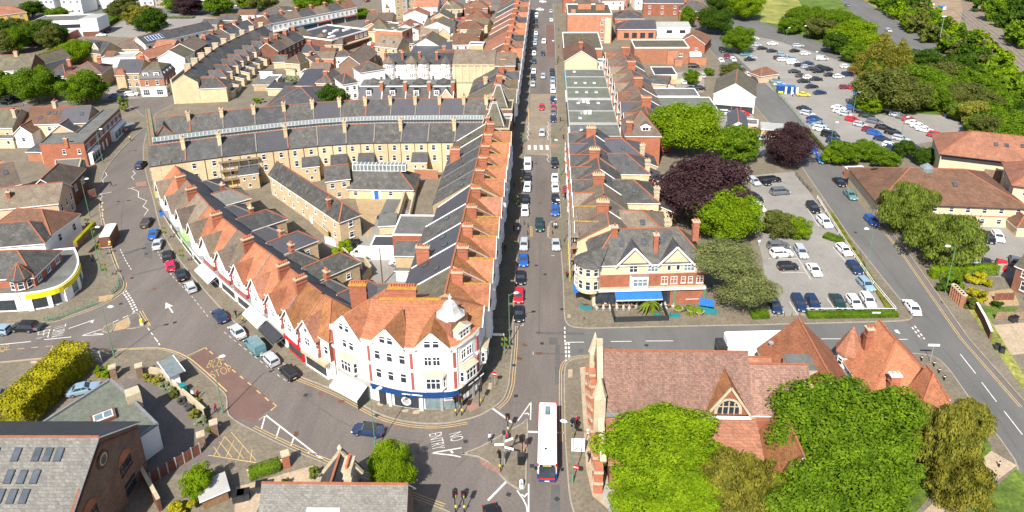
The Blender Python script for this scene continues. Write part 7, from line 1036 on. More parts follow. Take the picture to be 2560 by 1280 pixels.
for i, (p, rx, zc, l) in enumerate((((-203.1,345.3),9,7,'leaf_conifer'),((-191.6,334.3),8,7,'leaf_dark'),((-231.9,375.1),8,6,'leaf_olive'),((-231.3,382.9),7,6,'leaf_olive'),((-283.8,378.8),8,5,'leaf_dark'),((-267.7,375.9),7,3.6,'leaf_green'),((-197.4,384.8),9.5,6,'leaf_copper'),((-182.1,387.1),9,6,'leaf_green'),((-208.3,393.3),9,6,'leaf_green'),((-160.5,394.9),10,6,'leaf_olive'),((-130.0,388.6),12,7,'leaf_green'),((-137.8,400.0),8,5,'leaf_lime'),((-173.4,400.8),6,5,'leaf_lime'),((-118.9,396.3),8,3,'leaf_lime'),((-101.2,375.2),8,3,'leaf_green'),((-33.4,277.1),4.4,3.6,'leaf_lime'),((-38.4,286.0),2.6,2.6,'leaf_lime'),((-71.9,224.3),5.6,4.6,'leaf_dark'),((-83.6,163.3),2.8,3.6,'leaf_lime'),((-66.3,161.9),3.,2.8,'leaf_green'),((-95.4,251.4),3.2,2,'leaf_silver'),((-141.3,219.9),2.2,3.2,'leaf_birch'),((-42.0,128.1),2.6,1.8,'leaf_lime'),((-39.2,123.6),1.5,1,'leaf_green'),((-118.6,368.2),3,2,'leaf_rust'),((-99.1,229.4),2.2,1.4,'leaf_lime'))): plant('tree', ['bronze green conifer of two by the library car park','darker conifer of two by the library car park','thin yellowing tree left of two by the avenue','thin yellowing tree right of two by the avenue','dark garden tree beside the yellow house','garden shrub before the white villas','purple plum tree on the avenue','green tree beside the blue sign on the avenue','green tree left of the purple plum','olive tree above the pub roof','large green tree beside the teal pub block','lime tree above the large green one by the pub','lime tree on the avenue above the pub car park','lime hedge on the roundabout','round hedge below the roundabout','bright bush beside the theatre roof','small bright bush behind the theatre bush','dark round tree behind the farther arcade terrace','small lime tree behind the scaffolding','round bush at the end of the mews','pale flowering shrub behind the street houses','thin young tree on the west street corner','lime shrub beside the white van in the yard','small green bush below the lime shrub','rusty shrub at the pub porch','strip of green garden behind the street houses'][i], 'tree' if rx > 3 else 'shrub', p, zc, rx, zc*.95, l, 'M' if rx > 4 else 'S', trunk=rx > 3.1)
plant('street_tree', 'rounded bright green tree over the road beside the lodge', 'tree', (-19.79,69.65), 3.9, 3.5, 3.8, 'leaf_lime', 'L'); plant('garden_tree', 'bright green sapling behind the red fence', 'tree', (-44.17,67.98), 2.4, 2.3, 2.6, 'leaf_lime', 'M'); plant('shrub', 'golden shrub at the bottom edge beside the hall', 'shrub', (-45.39,65.75), 1.2, 1.8, 1.3, 'leaf_gold', 'S', trunk=False); plant('potted_tree', 'small potted olive tree on the lodge drive', 'tree', (-30.40,71.13), 1.4, 1., 1.1, 'leaf_birch', 'S'); plant('shrub', 'small bush beside the black boxes on the lodge drive', 'shrub', (-33.86,69.76), .8, .8, .9, 'leaf_olive', 'S', trunk=False)
def hedge(label, p, q, wd, h, leaf, name='hedge', z0=0):
    a = math.atan2(q[1]-p[1], q[0]-p[0]); L_ = math.hypot(q[0]-p[0], q[1]-p[1]); t = thing(name, label, 'hedge', (*lerp(p, q, .5), z0), a); n = max(1, int(round(L_/3.2)))
    for i in range(n): c = ob('foliage', CR['B'][0], t, ((i+.5)*L_/n-L_/2, 0, h/2)); c.scale = (L_/n/2*1.04, wd/2, h/2); c.material_slots[0].link = 'OBJECT'; c.material_slots[0].material = MATS[leaf]; c['kind'] = 'stuff'
    return t
hedge('tall golden conifer hedge beside the hall car park', (-76.74,77.92), (-75.56,92.60), 4.6, 4.8, 'leaf_gold'); hedge('low green hedge with flowers along the church road side of the small car park', (46.0,109.6), (61.5,110.4), 1.6, .9, 'leaf_green'); hedge('clipped hedge on the wall beside the clinic yard', (73.7,123.1), (86.6,124.7), 1.6, 2.2, 'leaf_lime'); hedge('strip hedge along the side road fence', (64.3,149.2), (61.1,112.3), 1., .6, 'leaf_rust'); hedge('grassy hedge island in the small car park', (59.5,139.0), (62.2,136.4), 2.4, .8, 'leaf_green'); hedge('overgrown garden hedge at the corner by the lodge', (-38.99,71.19), (-35.81,72.88), 1.6, 1.4, 'leaf_green'); hedge('box hedge beside the café pine', (36.1,109.3), (38.9,109.6), 2, 1., 'leaf_green'); hedge('boundary hedge of the large car park', (77.2,204.3), (76.6,186.2), .9, .8, 'leaf_olive'); hedge('long hedge by the library car park', (-223.5,335.0), (-233.3,370.4), 5, 2.4, 'leaf_green'); hedge('avenue hedge in front of the car park', (-233.3,370.4), (-225.5,375.2), 4, 2.2, 'leaf_lime'); hedge('grass strip hedge beside the purple plum', (-216.4,377.5), (-192.4,377.0), 4, 1., 'leaf_silver'); hedge('green verge hedge on the avenue', (-183.9,383.9), (-166.4,383.5), 4, 1.2, 'leaf_green')
for i, (p, rx, l) in enumerate((((-72.09,91.00),1.,'leaf_green'),((-71.17,90.14),.8,'leaf_gold'),((-69.77,90.41),1.5,'leaf_lime'),((-62.48,89.31),1.1,'leaf_rust'),((-60.96,88.89),1.1,'leaf_rust'),((-59.37,87.70),1.,'leaf_silver'),((-57.87,86.84),.9,'leaf_silver'),((-56.90,85.98),1.1,'leaf_olive'),((-55.05,84.58),.9,'leaf_slate'),((-53.46,83.20),.9,'leaf_slate'),((-51.63,81.74),1.1,'leaf_rust'),((-49.92,80.44),1.1,'leaf_silver'),((-48.02,79.32),1.2,'leaf_olive'))): plant('border_shrub', f'{ {"leaf_green":"green","leaf_gold":"golden","leaf_lime":"bright green","leaf_rust":"rusty","leaf_silver":"silver","leaf_olive":"olive","leaf_slate":"blue grey"}[l]} border shrub, {ORD[i]} along the bed beside the bus shelter wall', 'shrub', p, rx*.6, rx, rx*.75, l, 'S', 'shrubs in the border beside the bus stop', trunk=False)
for i, (p, rx, l) in enumerate((((75.5,118.8),2.6,'leaf_green'),((73.5,118.6),1.6,'leaf_dark'),((80.7,120.7),2.,'leaf_gold'),((77.3,114.6),2.4,'leaf_gold'),((75.4,113.0),1.8,'leaf_olive'),((80.5,113.6),1.2,'leaf_dark'),((82.6,120.4),1.3,'leaf_gold'))): plant('garden_shrub', f'{ {"leaf_green":"large green","leaf_dark":"dark","leaf_gold":"yellow flowering","leaf_olive":"olive"}[l]} garden shrub, {ORD[i]} among the right hand gardens', 'shrub', p, rx*.7, rx, rx*.8, l, 'S', 'garden shrubs at the right edge', trunk=False)
def palm(label, p, h, r_, n=16):
    t = thing('palm', label, 'palm', (*p, .1)); ob('trunk', MB().tube([(0,0,0),(0,0,h*.6),(.05,0,h)], [.22,.16,.2], 8, 'bark'), t); b = MB(); r = random.Random(int(p[0]*10))
    for i in range(n):
        a = 2*PI*i/n+r.uniform(-.2,.2); up = r.uniform(.2,.9); pts = [(math.cos(a)*r_*s, math.sin(a)*r_*s, h+up*r_*.9*s-1.15*r_*s*s) for s in (0,.33,.66,1)]
        for k in range(3): q0, q1 = Vector(pts[k]), Vector(pts[k+1]); sd_ = Vector((-math.sin(a), math.cos(a), 0))*(.28,.3,.2,.04)[k]; se = Vector((-math.sin(a), math.cos(a), 0))*(.3,.2,.04)[k]; b.poly([q0-sd_, q1-se, q1, q0], 'leaf_olive'); b.poly([q0, q1, q1+se, q0+sd_], 'leaf_lime')
    ob('frond', b, t)
palm('tall palm in front of the café beside the blue canopy', (18.3,110.2), 2.0, 2.6); palm('smaller palm in a pale round tub outside the café', (25.8,110.2), 1., 1.7, 12)
# ---------------------------------------------------------------- vehicles
PAINT = {'w':('white',(.72,.72,.71)),'k':('black',(.012,.013,.015)),'n':('navy',(.012,.028,.075)),'s':('silver',(.36,.38,.40)),'g':('grey',(.11,.12,.13)),'r':('red',(.46,.012,.02)),'b':('blue',(.015,.085,.32)),'t':('teal',(.09,.2,.22)),'y':('yellow',(.6,.4,.02)),'m':('maroon',(.16,.012,.03)),'d':('dark green',(.012,.035,.03)),'l':('pale blue',(.2,.29,.36)),'o':('brown',(.05,.035,.025)),'p':('pink red',(.42,.01,.06))}
for k_, (n_, c_) in PAINT.items(): mat('paint_'+k_, c_, .03, 1., rough=.28, spec=.55, fv=0)
def car_parts(kind):
    """meshes of one car: length along +x (front), wheels on z=0"""
    L, Wd, H, hood, belt, ws, rs, wb, we = {'h':(4.0,1.76,1.47,.92,.98,.27,.93,.2,.985),'s':(4.6,1.82,1.44,.9,.95,.29,.80,.22,.9),'u':(4.5,1.88,1.68,1.08,1.14,.26,.93,.2,.985),'e':(4.7,1.82,1.48,.92,.98,.27,.95,.22,.99),'m':(4.6,1.86,1.75,1.05,1.12,.2,.95,.16,.99),'v':(5.0,1.96,1.98,1.15,1.2,.2,.99,.12,1.0)}[kind]
    hw = Wd/2; X = lambda t: L/2-t*L      # t=0 front
    body = MB(); st = [(0,.32,hood*.72,.82),(.03,.24,hood*.84,.93),(.1,.2,hood*.93,.99),(ws,.2,belt,1.),(.5,.2,belt+.02,1.),(rs-.05,.2,belt+.04,1.),(we,.22,(belt+.02) if kind != 's' else belt*.98,.97),(1.,.34,belt*.78,.88)]
    rings = []
    for t, zb, zt, k in st:
        x = X(t); w_ = hw*k; rings.append([(x,-w_*.92,zb),(x,-w_,zb+.15),(x,-w_*1.0,zt-.2),(x,-w_*.9,zt),(x,w_*.9,zt),(x,w_*1.0,zt-.2),(x,w_,zb+.15),(x,w_*.92,zb)])
    for a, b in zip(rings, rings[1:]):
        for j in range(7): body.poly([a[j],a[j+1],b[j+1],b[j]], 'paint_w')
    body.poly(rings[0][::-1], 'paint_w'); body.poly(rings[-1], 'paint_w')
    # cabin: roof plate, pillars and glass
    bz = belt-.03; x0, x1 = X(ws), X(we if kind != 's' else rs+.03); r0 = X(ws+(.15 if kind not in 'mv' else .1)); r1 = X(we-(.06 if kind in 'heum' else .01) if kind != 's' else rs-.1); tw = hw*.74; bw = hw*.9
    if kind == 'v': tw = hw*.86
    P0 = [(x0,-bw,bz),(x0,bw,bz),(x1,bw,bz),(x1,-bw,bz)]; P1 = [(r0,-tw,H-.06),(r0,tw,H-.06),(r1,tw,H-.06),(r1,-tw,H-.06)]
    body.poly([(r0-.05,-tw,H-.06),(r0-.05,-tw*.8,H),(r1+.05,-tw*.8,H),(r1+.05,-tw,H-.06)][::-1], 'paint_w'); body.poly([(r0-.05,-tw*.8,H),(r0-.05,tw*.8,H),(r1+.05,tw*.8,H),(r1+.05,-tw*.8,H)][::-1], 'paint_w'); body.poly([(r0-.05,tw*.8,H),(r0-.05,tw,H-.06),(r1+.05,tw,H-.06),(r1+.05,tw*.8,H)][::-1], 'paint_w')
    for a, b in zip(P0, P1): body.bar(a, b, .1, .1, 'paint_w')
    for a, b in ((P1[0],P1[1]),(P1[1],P1[2]),(P1[2],P1[3]),(P1[3],P1[0])): body.bar(a, b, .1, .08, 'paint_w')
    for sg in (-1, 1):
        y0, y1 = sg*bw, sg*tw
        if kind == 'v': body.poly([(X(.42),y0,bz),(x1,y0,bz),(r1,y1,H-.06),(X(.42),y1,H-.06)][::sg], 'paint_w')
        else: body.bar((X(.52),y0,bz), (X(.52),y1,H-.06), .07, .07, 'paint_w')
        body.box(X(ws)-.15, X(ws)+.1, sg*hw-.02 if sg > 0 else -hw-.16, hw+.16 if sg > 0 else -hw+.02, belt-.04, belt+.12, 'black')
    G = {}
    G['windscreen'] = MB().poly([P0[1],P0[0],P1[0],P1[1]], 'glass'); G['rear_window'] = MB().poly([P0[3],P0[2],P1[2],P1[3]], 'glass' if kind != 'v' else 'paint_w')
    xe = x1 if kind != 'v' else X(.42); re = r1 if kind != 'v' else X(.42); sw = MB()
    G['side_window'] = sw.poly([P0[0],(xe,-bw,bz),(re,-tw,H-.06),P1[0]], 'glass'); sw.poly([(xe,bw,bz),P0[1],P1[1],(re,tw,H-.06)], 'glass')
    wr = .31 if kind not in 'uv' else .35; wheel = MB().tube([(0,-.11,0),(0,.11,0)], [wr,wr], 14, 'rubber'); wheel.tube([(0,-.12,0),(0,.12,0)], [wr*.6,wr*.6], 10, 'alloy')
    li = MB(); [li.box(X(.035)-.12, X(.012), sg*hw*.8-.16, sg*hw*.8+.16, hood*.62, hood*.76, 'lamp_clear') for sg in (-1,1)]
    tl = MB(); [tl.box(X(.998), X(.97), sg*hw*.82-.14, sg*hw*.82+.14, belt*.66, belt*.86, 'lamp_red') for sg in (-1,1)]
    pl = MB().box(X(1)-.02,X(1)+.02,-.26,.26,.5,.62,'plate'); pf = MB().box(X(0)-.02,X(0)+.02,-.26,.26,.42,.54,'plate_white'); gr = MB().box(X(0)-.05,X(0)+.015,-hw*.5,hw*.5,hood*.42,hood*.6,'black')
    wp = [(X(.2),-hw+.1),(X(.2),hw-.1),(X(.8),-hw+.1),(X(.8),hw-.1)]
    ms = {'body': body.mesh('body', False), 'wheel': wheel.mesh('wheel'), 'headlight': li.mesh('headlight'), 'tail_light': tl.mesh('tail_light'), 'number_plate': pl.mesh('number_plate'), 'front_plate': pf.mesh('front_plate'), 'grille': gr.mesh('grille')}
    for k in G: ms[k] = G[k].mesh(k)
    al = MB()
    for src in (body, *G.values(), li, tl, pl, pf, gr): b = len(al.v); al.v += src.v; al.f += [tuple(b+i for i in f) for f in src.f]; al.m += [al.mi(src.names[m]) for m in src.m]
    for wx, wy in wp: b = len(al.v); al.v += [(v[0]+wx, v[1]+wy, v[2]+wr) for v in wheel.v]; al.f += [tuple(b+i for i in f) for f in wheel.f]; al.m += [al.mi(wheel.names[m]) for m in wheel.m]
    assert al.names[0] == 'paint_w'; ms['all'] = al.mesh('car'); return ms, wp, wr
CARS = {k: car_parts(k) for k in 'hsuemv'}
KN = {'h':'hatchback','s':'saloon','u':'SUV','e':'estate','m':'people carrier','v':'van'}
def repaint(o, c):
    o.material_slots[0].link = 'OBJECT'; o.material_slots[0].material = MATS['paint_'+c]
def car(xy, hd, kind, col, label, group, detail=True, z=.02):
    ms, wp, wr = CARS[kind]; nm = 'parked_van' if kind == 'v' else 'car'
    if not detail:
        o = ob(nm, ms['all'], None, (*xy, z), hd); repaint(o, col); tag(o, label, 'van' if kind == 'v' else 'car', group); return o
    t = thing(nm, label, 'van' if kind == 'v' else 'car', (*xy, z), hd, group)
    for k in ('body','windscreen','rear_window','side_window','headlight','tail_light','number_plate','front_plate','grille'):
        o = ob(k, ms[k], t)
        if k == 'body' or (kind == 'v' and k == 'rear_window'): repaint(o, col)
    for wx, wy in wp: ob('wheel', ms['wheel'], t, (wx, wy, wr))
    return t
def cars(pts, spec, hd, where, frm, group, detail=False, z=.02, jit=3):
    """row of cars: spec letters 'kind colour' pairs; heading in degrees or two points giving the direction"""
    if isinstance(hd, list): hd = math.degrees(math.atan2(hd[1][1]-hd[0][1], hd[1][0]-hd[0][0]))
    sp = spec.split(); r = random.Random(len(pts)*7+len(where))
    for i, (p, s_) in enumerate(zip(pts, sp)):
        h = hd+(180 if s_[2:3] == '!' else 0)+r.uniform(-jit, jit); car(p, rad(h), s_[0], s_[1], f'{PAINT[s_[1]][0]} {KN[s_[0]]} {where}, {ORD[i]} {frm}' if len(pts) > 1 else f'{PAINT[s_[1]][0]} {KN[s_[0]]} {where}', group, detail, z)
GA = 'cars parked on the west kerb of the main street'
cars([(-5.0,108.4),(-5.2,113.8)]+[(-5.1,120.3),(-4.8,126.9),(-4.9,133.0),(-5.2,148.5),(-5.2,154.1)]+[(-5.0,161.5),(-5.1,167.1),(-5.3,175.5)], 'sk hr sk sb hs hw hk hw hk vw', -90, 'on the west kerb of the main street', 'from the corner', GA, True)
cars([(-5.5,250.5),(-5.6,259.4),(-5.5,267.7),(-5.7,283.0),(-5.9,295.7),(-5.9,303.9),(-5.8,314.3),(-5.8,323.7),(-5.8,334.1),(-5.9,351.0),(-6.2,363.8),(-6.2,376.4)], 'hs hk hw hn hw hk hs hl hw hk sk vw', -90, 'in the west kerb line beyond the zebra', 'beyond the crossing', 'cars parked beyond the zebra on the west kerb', False)
cars([(1.8,133.4),(1.8,148.9),(1.9,155.2)]+[(1.9,161.6),(1.9,167.5),(1.9,176.8),(1.7,212.7),(1.8,218.9),(1.9,223.9),(1.8,231.5)], 'ss hb sk sw sw uk sn hg hr un', -90, 'on the east kerb of the main street', 'from the café', 'cars parked on the east kerb of the main street', True)
cars([(1.8,243.1),(1.8,250.7),(1.8,256.2),(1.7,262.1),(1.6,267.7),(1.6,365.5),(1.5,388.7)], 'ew hs hl hk hk sw hs', -90, 'far up the east kerb', 'beyond the red car', 'cars far up the east kerb', False)
cars([(-1.7,141.5)]+[(-1.7,199.9),(-2.0,224.2)]+[(-1.8,260.9),(-2.1,295.7),(-1.9,317.5)], 'ud hs hr hs hn uw', -90, 'driving down the main street', 'from the narrowing', 'cars driving on the main street', True); cars([(-4.5,394.2),(-3.0,418.5)], 'sw hw', -15, 'turning far up the main street', 'below the far zebra', 'cars turning far up the street')
cr_ = [(-91.0,141.2),(-86.5,135.8),(-83.3,131.4),(-78.7,126.6),(-76.1,122.8),(-72.3,119.5),(-68.3,115.2),(-58.5,106.1),(-53.48,101.67)]+[(-48.86,97.76),(-45.03,94.58),(-40.87,91.45)]
for i, (p, s_, h) in enumerate(zip(cr_, 'eo sb ss sk hp sk hs sn ss vt hs hk'.split(), (105,108,112,118,122,126,128,133,134,135,135,136))): car(p, rad(h), s_[0], s_[1], f'{PAINT[s_[1]][0]} {KN[s_[0]]} parked along the crescent, {ORD[i]} down from the blue skip', 'cars parked along the crescent')
rk = MB(); [rk.box(-2.2,.6,-.75+.3*k,-.7+.3*k,2.05,2.1,'steel') for k in range(6)]; [rk.box(x,x+.06,-.8,.8,1.98,2.06,'steel') for x in (-2,-1,.3)]; o_ = ob('roof_rack', rk, None, (*(-48.86,97.76), .02), rad(135)); tag(o_, 'pale ladder rack on top of the teal van', 'roof rack')
t_ = car((-25.29,79.58), rad(172), 's', 'n', 'dark blue coupé with black roof on the bend below the corner building', None)
for c_ in list(t_.children):
    if c_.name.startswith('body'): ob('soft_top', MB().box(-1.25,.55,-.66,.66,1.42,1.47,'charcoal'), t_)
cars([(-6.46,65.35)], 'sk', -70, 'at the bottom edge beside the junction', 'there', 'cars at the junction', True)
cars([(-38.2,128.2),(-30.0,128.6),(-29.5,125.0),(-30.5,136.3),(-36.9,144.5)], 'vw vk es uw hn', 170, 'parked in the mews yard', 'from the lime shrub', 'vehicles in the mews yard', True, .14, 12)
cars([(40.9,111.7),(45.5,112.8),(48.0,113.1),(52.6,113.6),(55.4,113.2),(58.1,114.0)], 'hn en hn sd hw hw', [(45.7,115.8),(45.7,111.0)], 'in the bottom row of the small car park', 'from the left', 'cars in the bottom row of the small car park', True, .14)
cars([(61.0,151.3),(61.1,144.3),(60.7,132.1),(60.1,125.2),(59.9,119.3)], 'uk uw hw hn hl', [(60.9,135.7),(61.5,130.2)], 'along the fence of the small car park', 'from the top', 'cars along the fence of the small car park', True, .14)
cars([(51.8,131.3),(52.0,124.4)], 'es sw', [(52.2,134.9),(52.3,128.9)], 'in the middle aisle of the small car park', 'from the top', 'cars in the middle aisle', True, .14); cars([(47.9,133.4),(47.6,130.4),(47.4,125.5),(56.1,159.9),(56.6,167.2),(54.8,166.8)], 'ug uw hk mg hk hk', [(46.1,131.4),(50.2,132.0)], 'side on in the small car park', 'from the shrub', 'cars side on in the small car park', True, .14)
cars([(51.5,165.9),(53.9,166.4),(49.4,156.3),(48.7,151.3),(48.8,157.0)], 'hs sk hk hw sl', -70, 'behind the chestnut tree', 'from the top', 'cars behind the chestnut tree', False, .14)
cars([(72.5,166.3),(72.3,158.8),(71.8,145.6)], 'sk st hb', [(72.2,150.1),(72.5,144.3)], 'parked by the clinic on the side road', 'from the top', 'cars parked by the clinic', True); cars([(65.1,112.3)], 'sw', [(65.7,111.5),(65.7,115.5)], 'driving on the side road', 'there', 'cars driving on the side road', True)
cars([(92.6,137.9),(94.9,138.6)], 'hk hw', [(96.0,141.8),(95.0,137.1)], 'nose out at the clinic door', 'from the birch', 'cars at the clinic', True, .14); cars([(84.2,127.3),(86.4,127.7),(89.2,127.4),(92.6,128.8)], 'hs sk hr hg', 60, 'behind the clinic hedge', 'from the left', 'cars behind the hedge', False, .14)
cars([(-91.65,101.71)], 'uk', 180, 'with pickup bed waiting at the left edge', 'in line', 'vehicles at the left junction', True); ob('pickup_bed', MB().box(-3.0,-1.0,-.85,.85,.6,1.05,'paint_g').box(-2.9,-1.1,-.75,.75,1.05,1.08,'charcoal'), [c for c in bpy.data.objects if c.get('label','').startswith('black SUV with pickup')][0]); cars([(-95.56,100.69)], 'hl', 180, 'cut by the left edge of the photograph', 'there', 'vehicles at the left junction')
cars([(-71.35,86.44),(-83.28,84.41)], 'sl hg', 25, 'behind the golden hedge by the annex', 'from the right', 'cars behind the golden hedge', True, .14)
LH = [(110.0,206.6),(113.7,203.5)]; G_ = 'cars in the large car park'
cars([(125.6,192.9),(125.4,198.2),(125.5,206.4),(125.5,217.0),(112.9,194.4),(112.2,199.4)], 'ss hr hw sn sw ur', LH, 'at the far end of the large car park', 'from the right', G_)
cars([(109.3,222.5),(109.3,217.2),(110.4,215.1),(111.0,212.8),(110.9,210.1),(111.1,207.1),(111.3,204.2)], 'ss es sg hr sw sw sw', LH, 'in the right hand row of the large car park', 'from the top', G_)
cars([(93.9,224.4),(93.0,220.9),(93.8,218.0),(93.8,213.1),(94.5,208.4),(95.1,203.6),(95.6,201.1),(95.7,196.3),(95.7,191.2),(95.2,188.4)], 'sw hw hs hr hs hm hb sn hw hn', LH, 'in the left middle row of the car park', 'from the top', G_); cars([(98.2,224.0),(99.3,220.6),(99.6,216.5),(99.9,211.2),(100.1,205.9),(101.0,201.4),(101.1,196.6),(101.2,190.8)], 'hb uk sd eg sk uk es sn', LH, 'in the right middle row of the car park', 'from the top', G_)
cars([(82.7,223.6),(82.2,218.6),(82.6,213.8),(81.6,210.7),(82.2,208.0),(81.3,204.2),(82.1,198.8),(81.5,194.0)], 'sk es sn sb sl uw vk un', LH, 'by the hedge of the large car park', 'from the top', G_)
cars([(93.7,267.8),(94.5,262.2),(96.2,259.9),(98.3,257.6),(92.9,254.9),(93.5,248.2),(93.8,241.0),(105.4,263.3),(107.5,261.0),(111.8,263.7),(104.8,247.4),(107.6,246.8),(116.8,268.5),(115.4,275.1)], 'sk so hw sk sk sk sn sk hw un hm hr hr hw', 5, 'around the middle of the large car park', 'from the pay office', G_, jit=12)
cars([(98.5,313.2),(94.5,299.9),(108.3,309.4),(104.0,300.1),(106.7,295.5),(96.6,293.2),(93.7,288.4),(94.3,285.4),(98.8,287.8),(97.1,280.5),(110.4,286.7),(98.5,277.1),(102.8,279.8),(100.2,274.3),(101.3,271.4),(105.6,274.3),(102.7,268.3),(106.8,270.6)], 'sw sk es sk hw hl ho hw sl vw vs hk sn hs sk sk sk uk', 5, 'near the head of the large car park', 'from the top', G_, jit=10); cars([(87.4,238.8),(83.5,260.0),(83.0,254.7),(82.9,250.5)], 'sy sk st ss', -10, 'by the charity stall in the large car park', 'from the taxi bay', G_)
cars([(92.9,322.6),(90.7,310.8),(91.7,304.6),(82.1,294.2),(82.9,288.5),(81.6,285.9)], 'sw ss sk st ss sk', 10, 'at the corner under the street trees', 'from the top', 'cars at the car park corner'); cars([(73.8,301.2),(69.8,284.6),(73.6,290.9),(74.9,285.7),(75.1,276.4),(75.3,263.7),(75.6,256.5)], 'uk sw sm hw hg sw un', [(76.1,270.3),(76.0,254.0)], 'on the upper side road', 'from the bend', 'cars on the upper side road'); cars([(68.5,206.1),(73.2,187.7),(72.9,180.5)], 'hn sb hb', [(74.2,193.8),(73.2,178.2)], 'beside the smaller copper beech on the side road', 'from the top', 'cars beside the copper beech')
cars([(51.6,262.2),(55.0,262.9),(57.8,261.8),(49.3,253.3)], 'ss hn hs hw', 95, 'in the forecourt behind the depot', 'from the left', 'cars in the forecourt', False, .14); cars([(57.2,275.2),(50.7,244.8),(53.8,245.6),(42.9,246.5),(43.0,249.0)], 'uk sk hk hw hr', -5, 'side on behind the brick depot', 'from the top', 'cars behind the depot', False, .14); cars([(56.6,218.4),(61.9,217.9),(60.8,205.1),(60.8,200.9),(61.3,196.5)], 'us hr sg hr ss', 0, 'below the white barn', 'from the left', 'cars below the barn', False, .14)
cars([(-229.4,358.7),(-226.1,351.1),(-220.1,340.0),(-217.5,333.1),(-223.8,370.3)], 'sn sw sn sw hw', 15, 'in the library car park', 'from the top', 'cars in the library car park', False, .14); cars([(-153.8,241.7),(-148.4,237.1),(-153.5,235.6)], 'sk uw sl', 15, 'beside the mansard corner shop', 'from the top', 'cars by the corner shop', False, .14); cars([(-187.2,232.6),(-188.3,227.9)], 'un uk', 15, 'under the round trees at the left edge', 'from the right', 'cars under the round trees', False, .14); cars([(-110.2,173.9)], 'un', 100, 'behind the scaffolding on the crescent', 'there', 'cars on the crescent', False)
cars([(165.2,403.6),(159.4,339.1)], 'hg es', [(167.0,414.0),(160.9,334.8)], 'driving on the bypass', 'from the top', 'cars on the bypass'); cars([(-196.3,404.5),(-202.3,390.2),(-181.6,410.4),(-173.2,378.1),(-162.1,381.7)], 'sw sr sw sg ss', 5, 'along the avenue at the top', 'from the white one', 'cars along the avenue', False, .16); cars([(-108.0,423.2),(-123.2,393.4),(-74.5,380.2)][:2], 'hm sn', 60, 'near the roundabout', 'from the right', 'cars near the roundabout', False, .16); cars([(-77.6,309.3),(-80.1,313.8)], 'hr hw', 80, 'beside the cream brick house', 'from the right', 'cars beside the cream house', False, .14); cars([(-101.7,257.1)], 'sl', 60, 'behind the street houses', 'there', 'cars behind the street houses', False, .14); cars([(211.3,392.0)], 'vw', 60, 'at the railway works', 'there', 'vehicles at the works')
# bus, box truck, box van, market bus
def box_vehicle(name, label, cat, xy, hd, L, Wd, H, body, roof, parts):
    t = thing(name, label, cat, (*xy, .02), hd); b = MB(); hw = Wd/2
    b.prism([(L/2,-hw+.3),(L/2,hw-.3),(L/2-.3,hw),(-L/2+.15,hw),(-L/2,hw-.15),(-L/2,-hw+.15),(-L/2+.15,-hw),(L/2-.3,-hw)], .35, H-.12, body); b.prism([(L/2-.15,-hw+.4),(L/2-.15,hw-.4),(L/2-.4,hw-.12),(-L/2+.2,hw-.12),(-L/2+.2,-hw+.12),(L/2-.4,-hw+.12)], H-.12, H, roof); ob('body', b, t)
    wm = MB().tube([(0,-.15,0),(0,.15,0)], [.48,.48], 14, 'rubber').tube([(0,-.16,0),(0,.16,0)], [.26,.26], 10, 'alloy').mesh('wheel')
    for x in (L*.28, -L*.28):
        for y in (-hw+.16, hw-.16): ob('wheel', wm, t, (x, y, .48))
    for n_, m_ in parts: ob(n_, m_, t)
    return t
bx, hw = 11.4/2, 1.27
bp = [('windscreen', MB().poly([(bx+.34,-hw+.2,1.0),(bx+.34,hw-.2,1.0),(bx+.02,hw-.22,2.56),(bx+.02,-hw+.22,2.56)], 'glass')), ('destination_display', MB().box(bx-.1,bx+.03,-hw+.3,hw-.3,2.56,2.86,'black').box(bx+.03,bx+.035,-.55,.55,2.66,2.76,'plate')), ('side_window', MB().box(-bx+.5,bx-1.3,-hw-.015,hw+.015,1.35,2.45,'glass')), ('lower_panel', MB().box(-bx+.05,bx-.1,-hw-.02,hw+.02,.36,1.15,'blue_fascia').box(bx-.32,bx+.35,-hw+.18,hw-.18,.36,.75,'blue_fascia').box(bx-.3,bx+.36,-hw+.2,hw-.2,.75,1.0,'red_paint')), ('red_stripe', MB().box(-bx-.02,-bx+.4,-hw-.025,hw+.025,.4,2.95,'red_paint').box(-1.6,-.2,-hw-.03,hw+.03,.36,1.2,'red_paint').box(bx-.7,bx-.1,-hw-.03,hw+.03,2.5,2.9,'red_paint').box(-bx,bx-.4,-hw-.02,-hw+.03,2.8,2.96,'red_paint').box(-bx,bx-.4,hw-.03,hw+.02,2.8,2.96,'red_paint')), ('roof_hatch', MB().box(-bx+1.,-bx+2.6,-.35,.35,3.05,3.12,'charcoal').box(-bx+1.1,-bx+2.5,-.28,.28,3.12,3.14,'glass_pale')), ('roof_vent', MB().cyl(bx-2.5,-.2,3.05,3.15,.16,10,'black')), ('roof_aerial', MB().box(bx-2.6,bx-1.3,.08,.12,3.04,3.07,'render_grey')), ('wing_mirror', MB().box(bx-.1,bx+.1,-hw-.35,-hw,2.1,2.5,'black').box(bx-.1,bx+.1,hw,hw+.35,2.1,2.5,'black')), ('number_plate', MB().box(bx+.36,bx+.38,-.3,.3,.42,.56,'plate_white')), ('headlight', MB().box(bx-.15,bx+.03,-hw+.3,-hw+.6,.7,.95,'lamp_clear').box(bx-.15,bx+.03,hw-.6,hw-.3,.7,.95,'lamp_clear'))]
c0, c1 = (0.05,83.34), (0.21,71.84)
box_vehicle('bus', 'white roofed single decker bus with red and blue sides at the traffic lights', 'bus', lerp(c0, c1, .5), rad(-90.4), 11.4, 2.54, 3.05, 'trim_white', 'trim_white', bp)
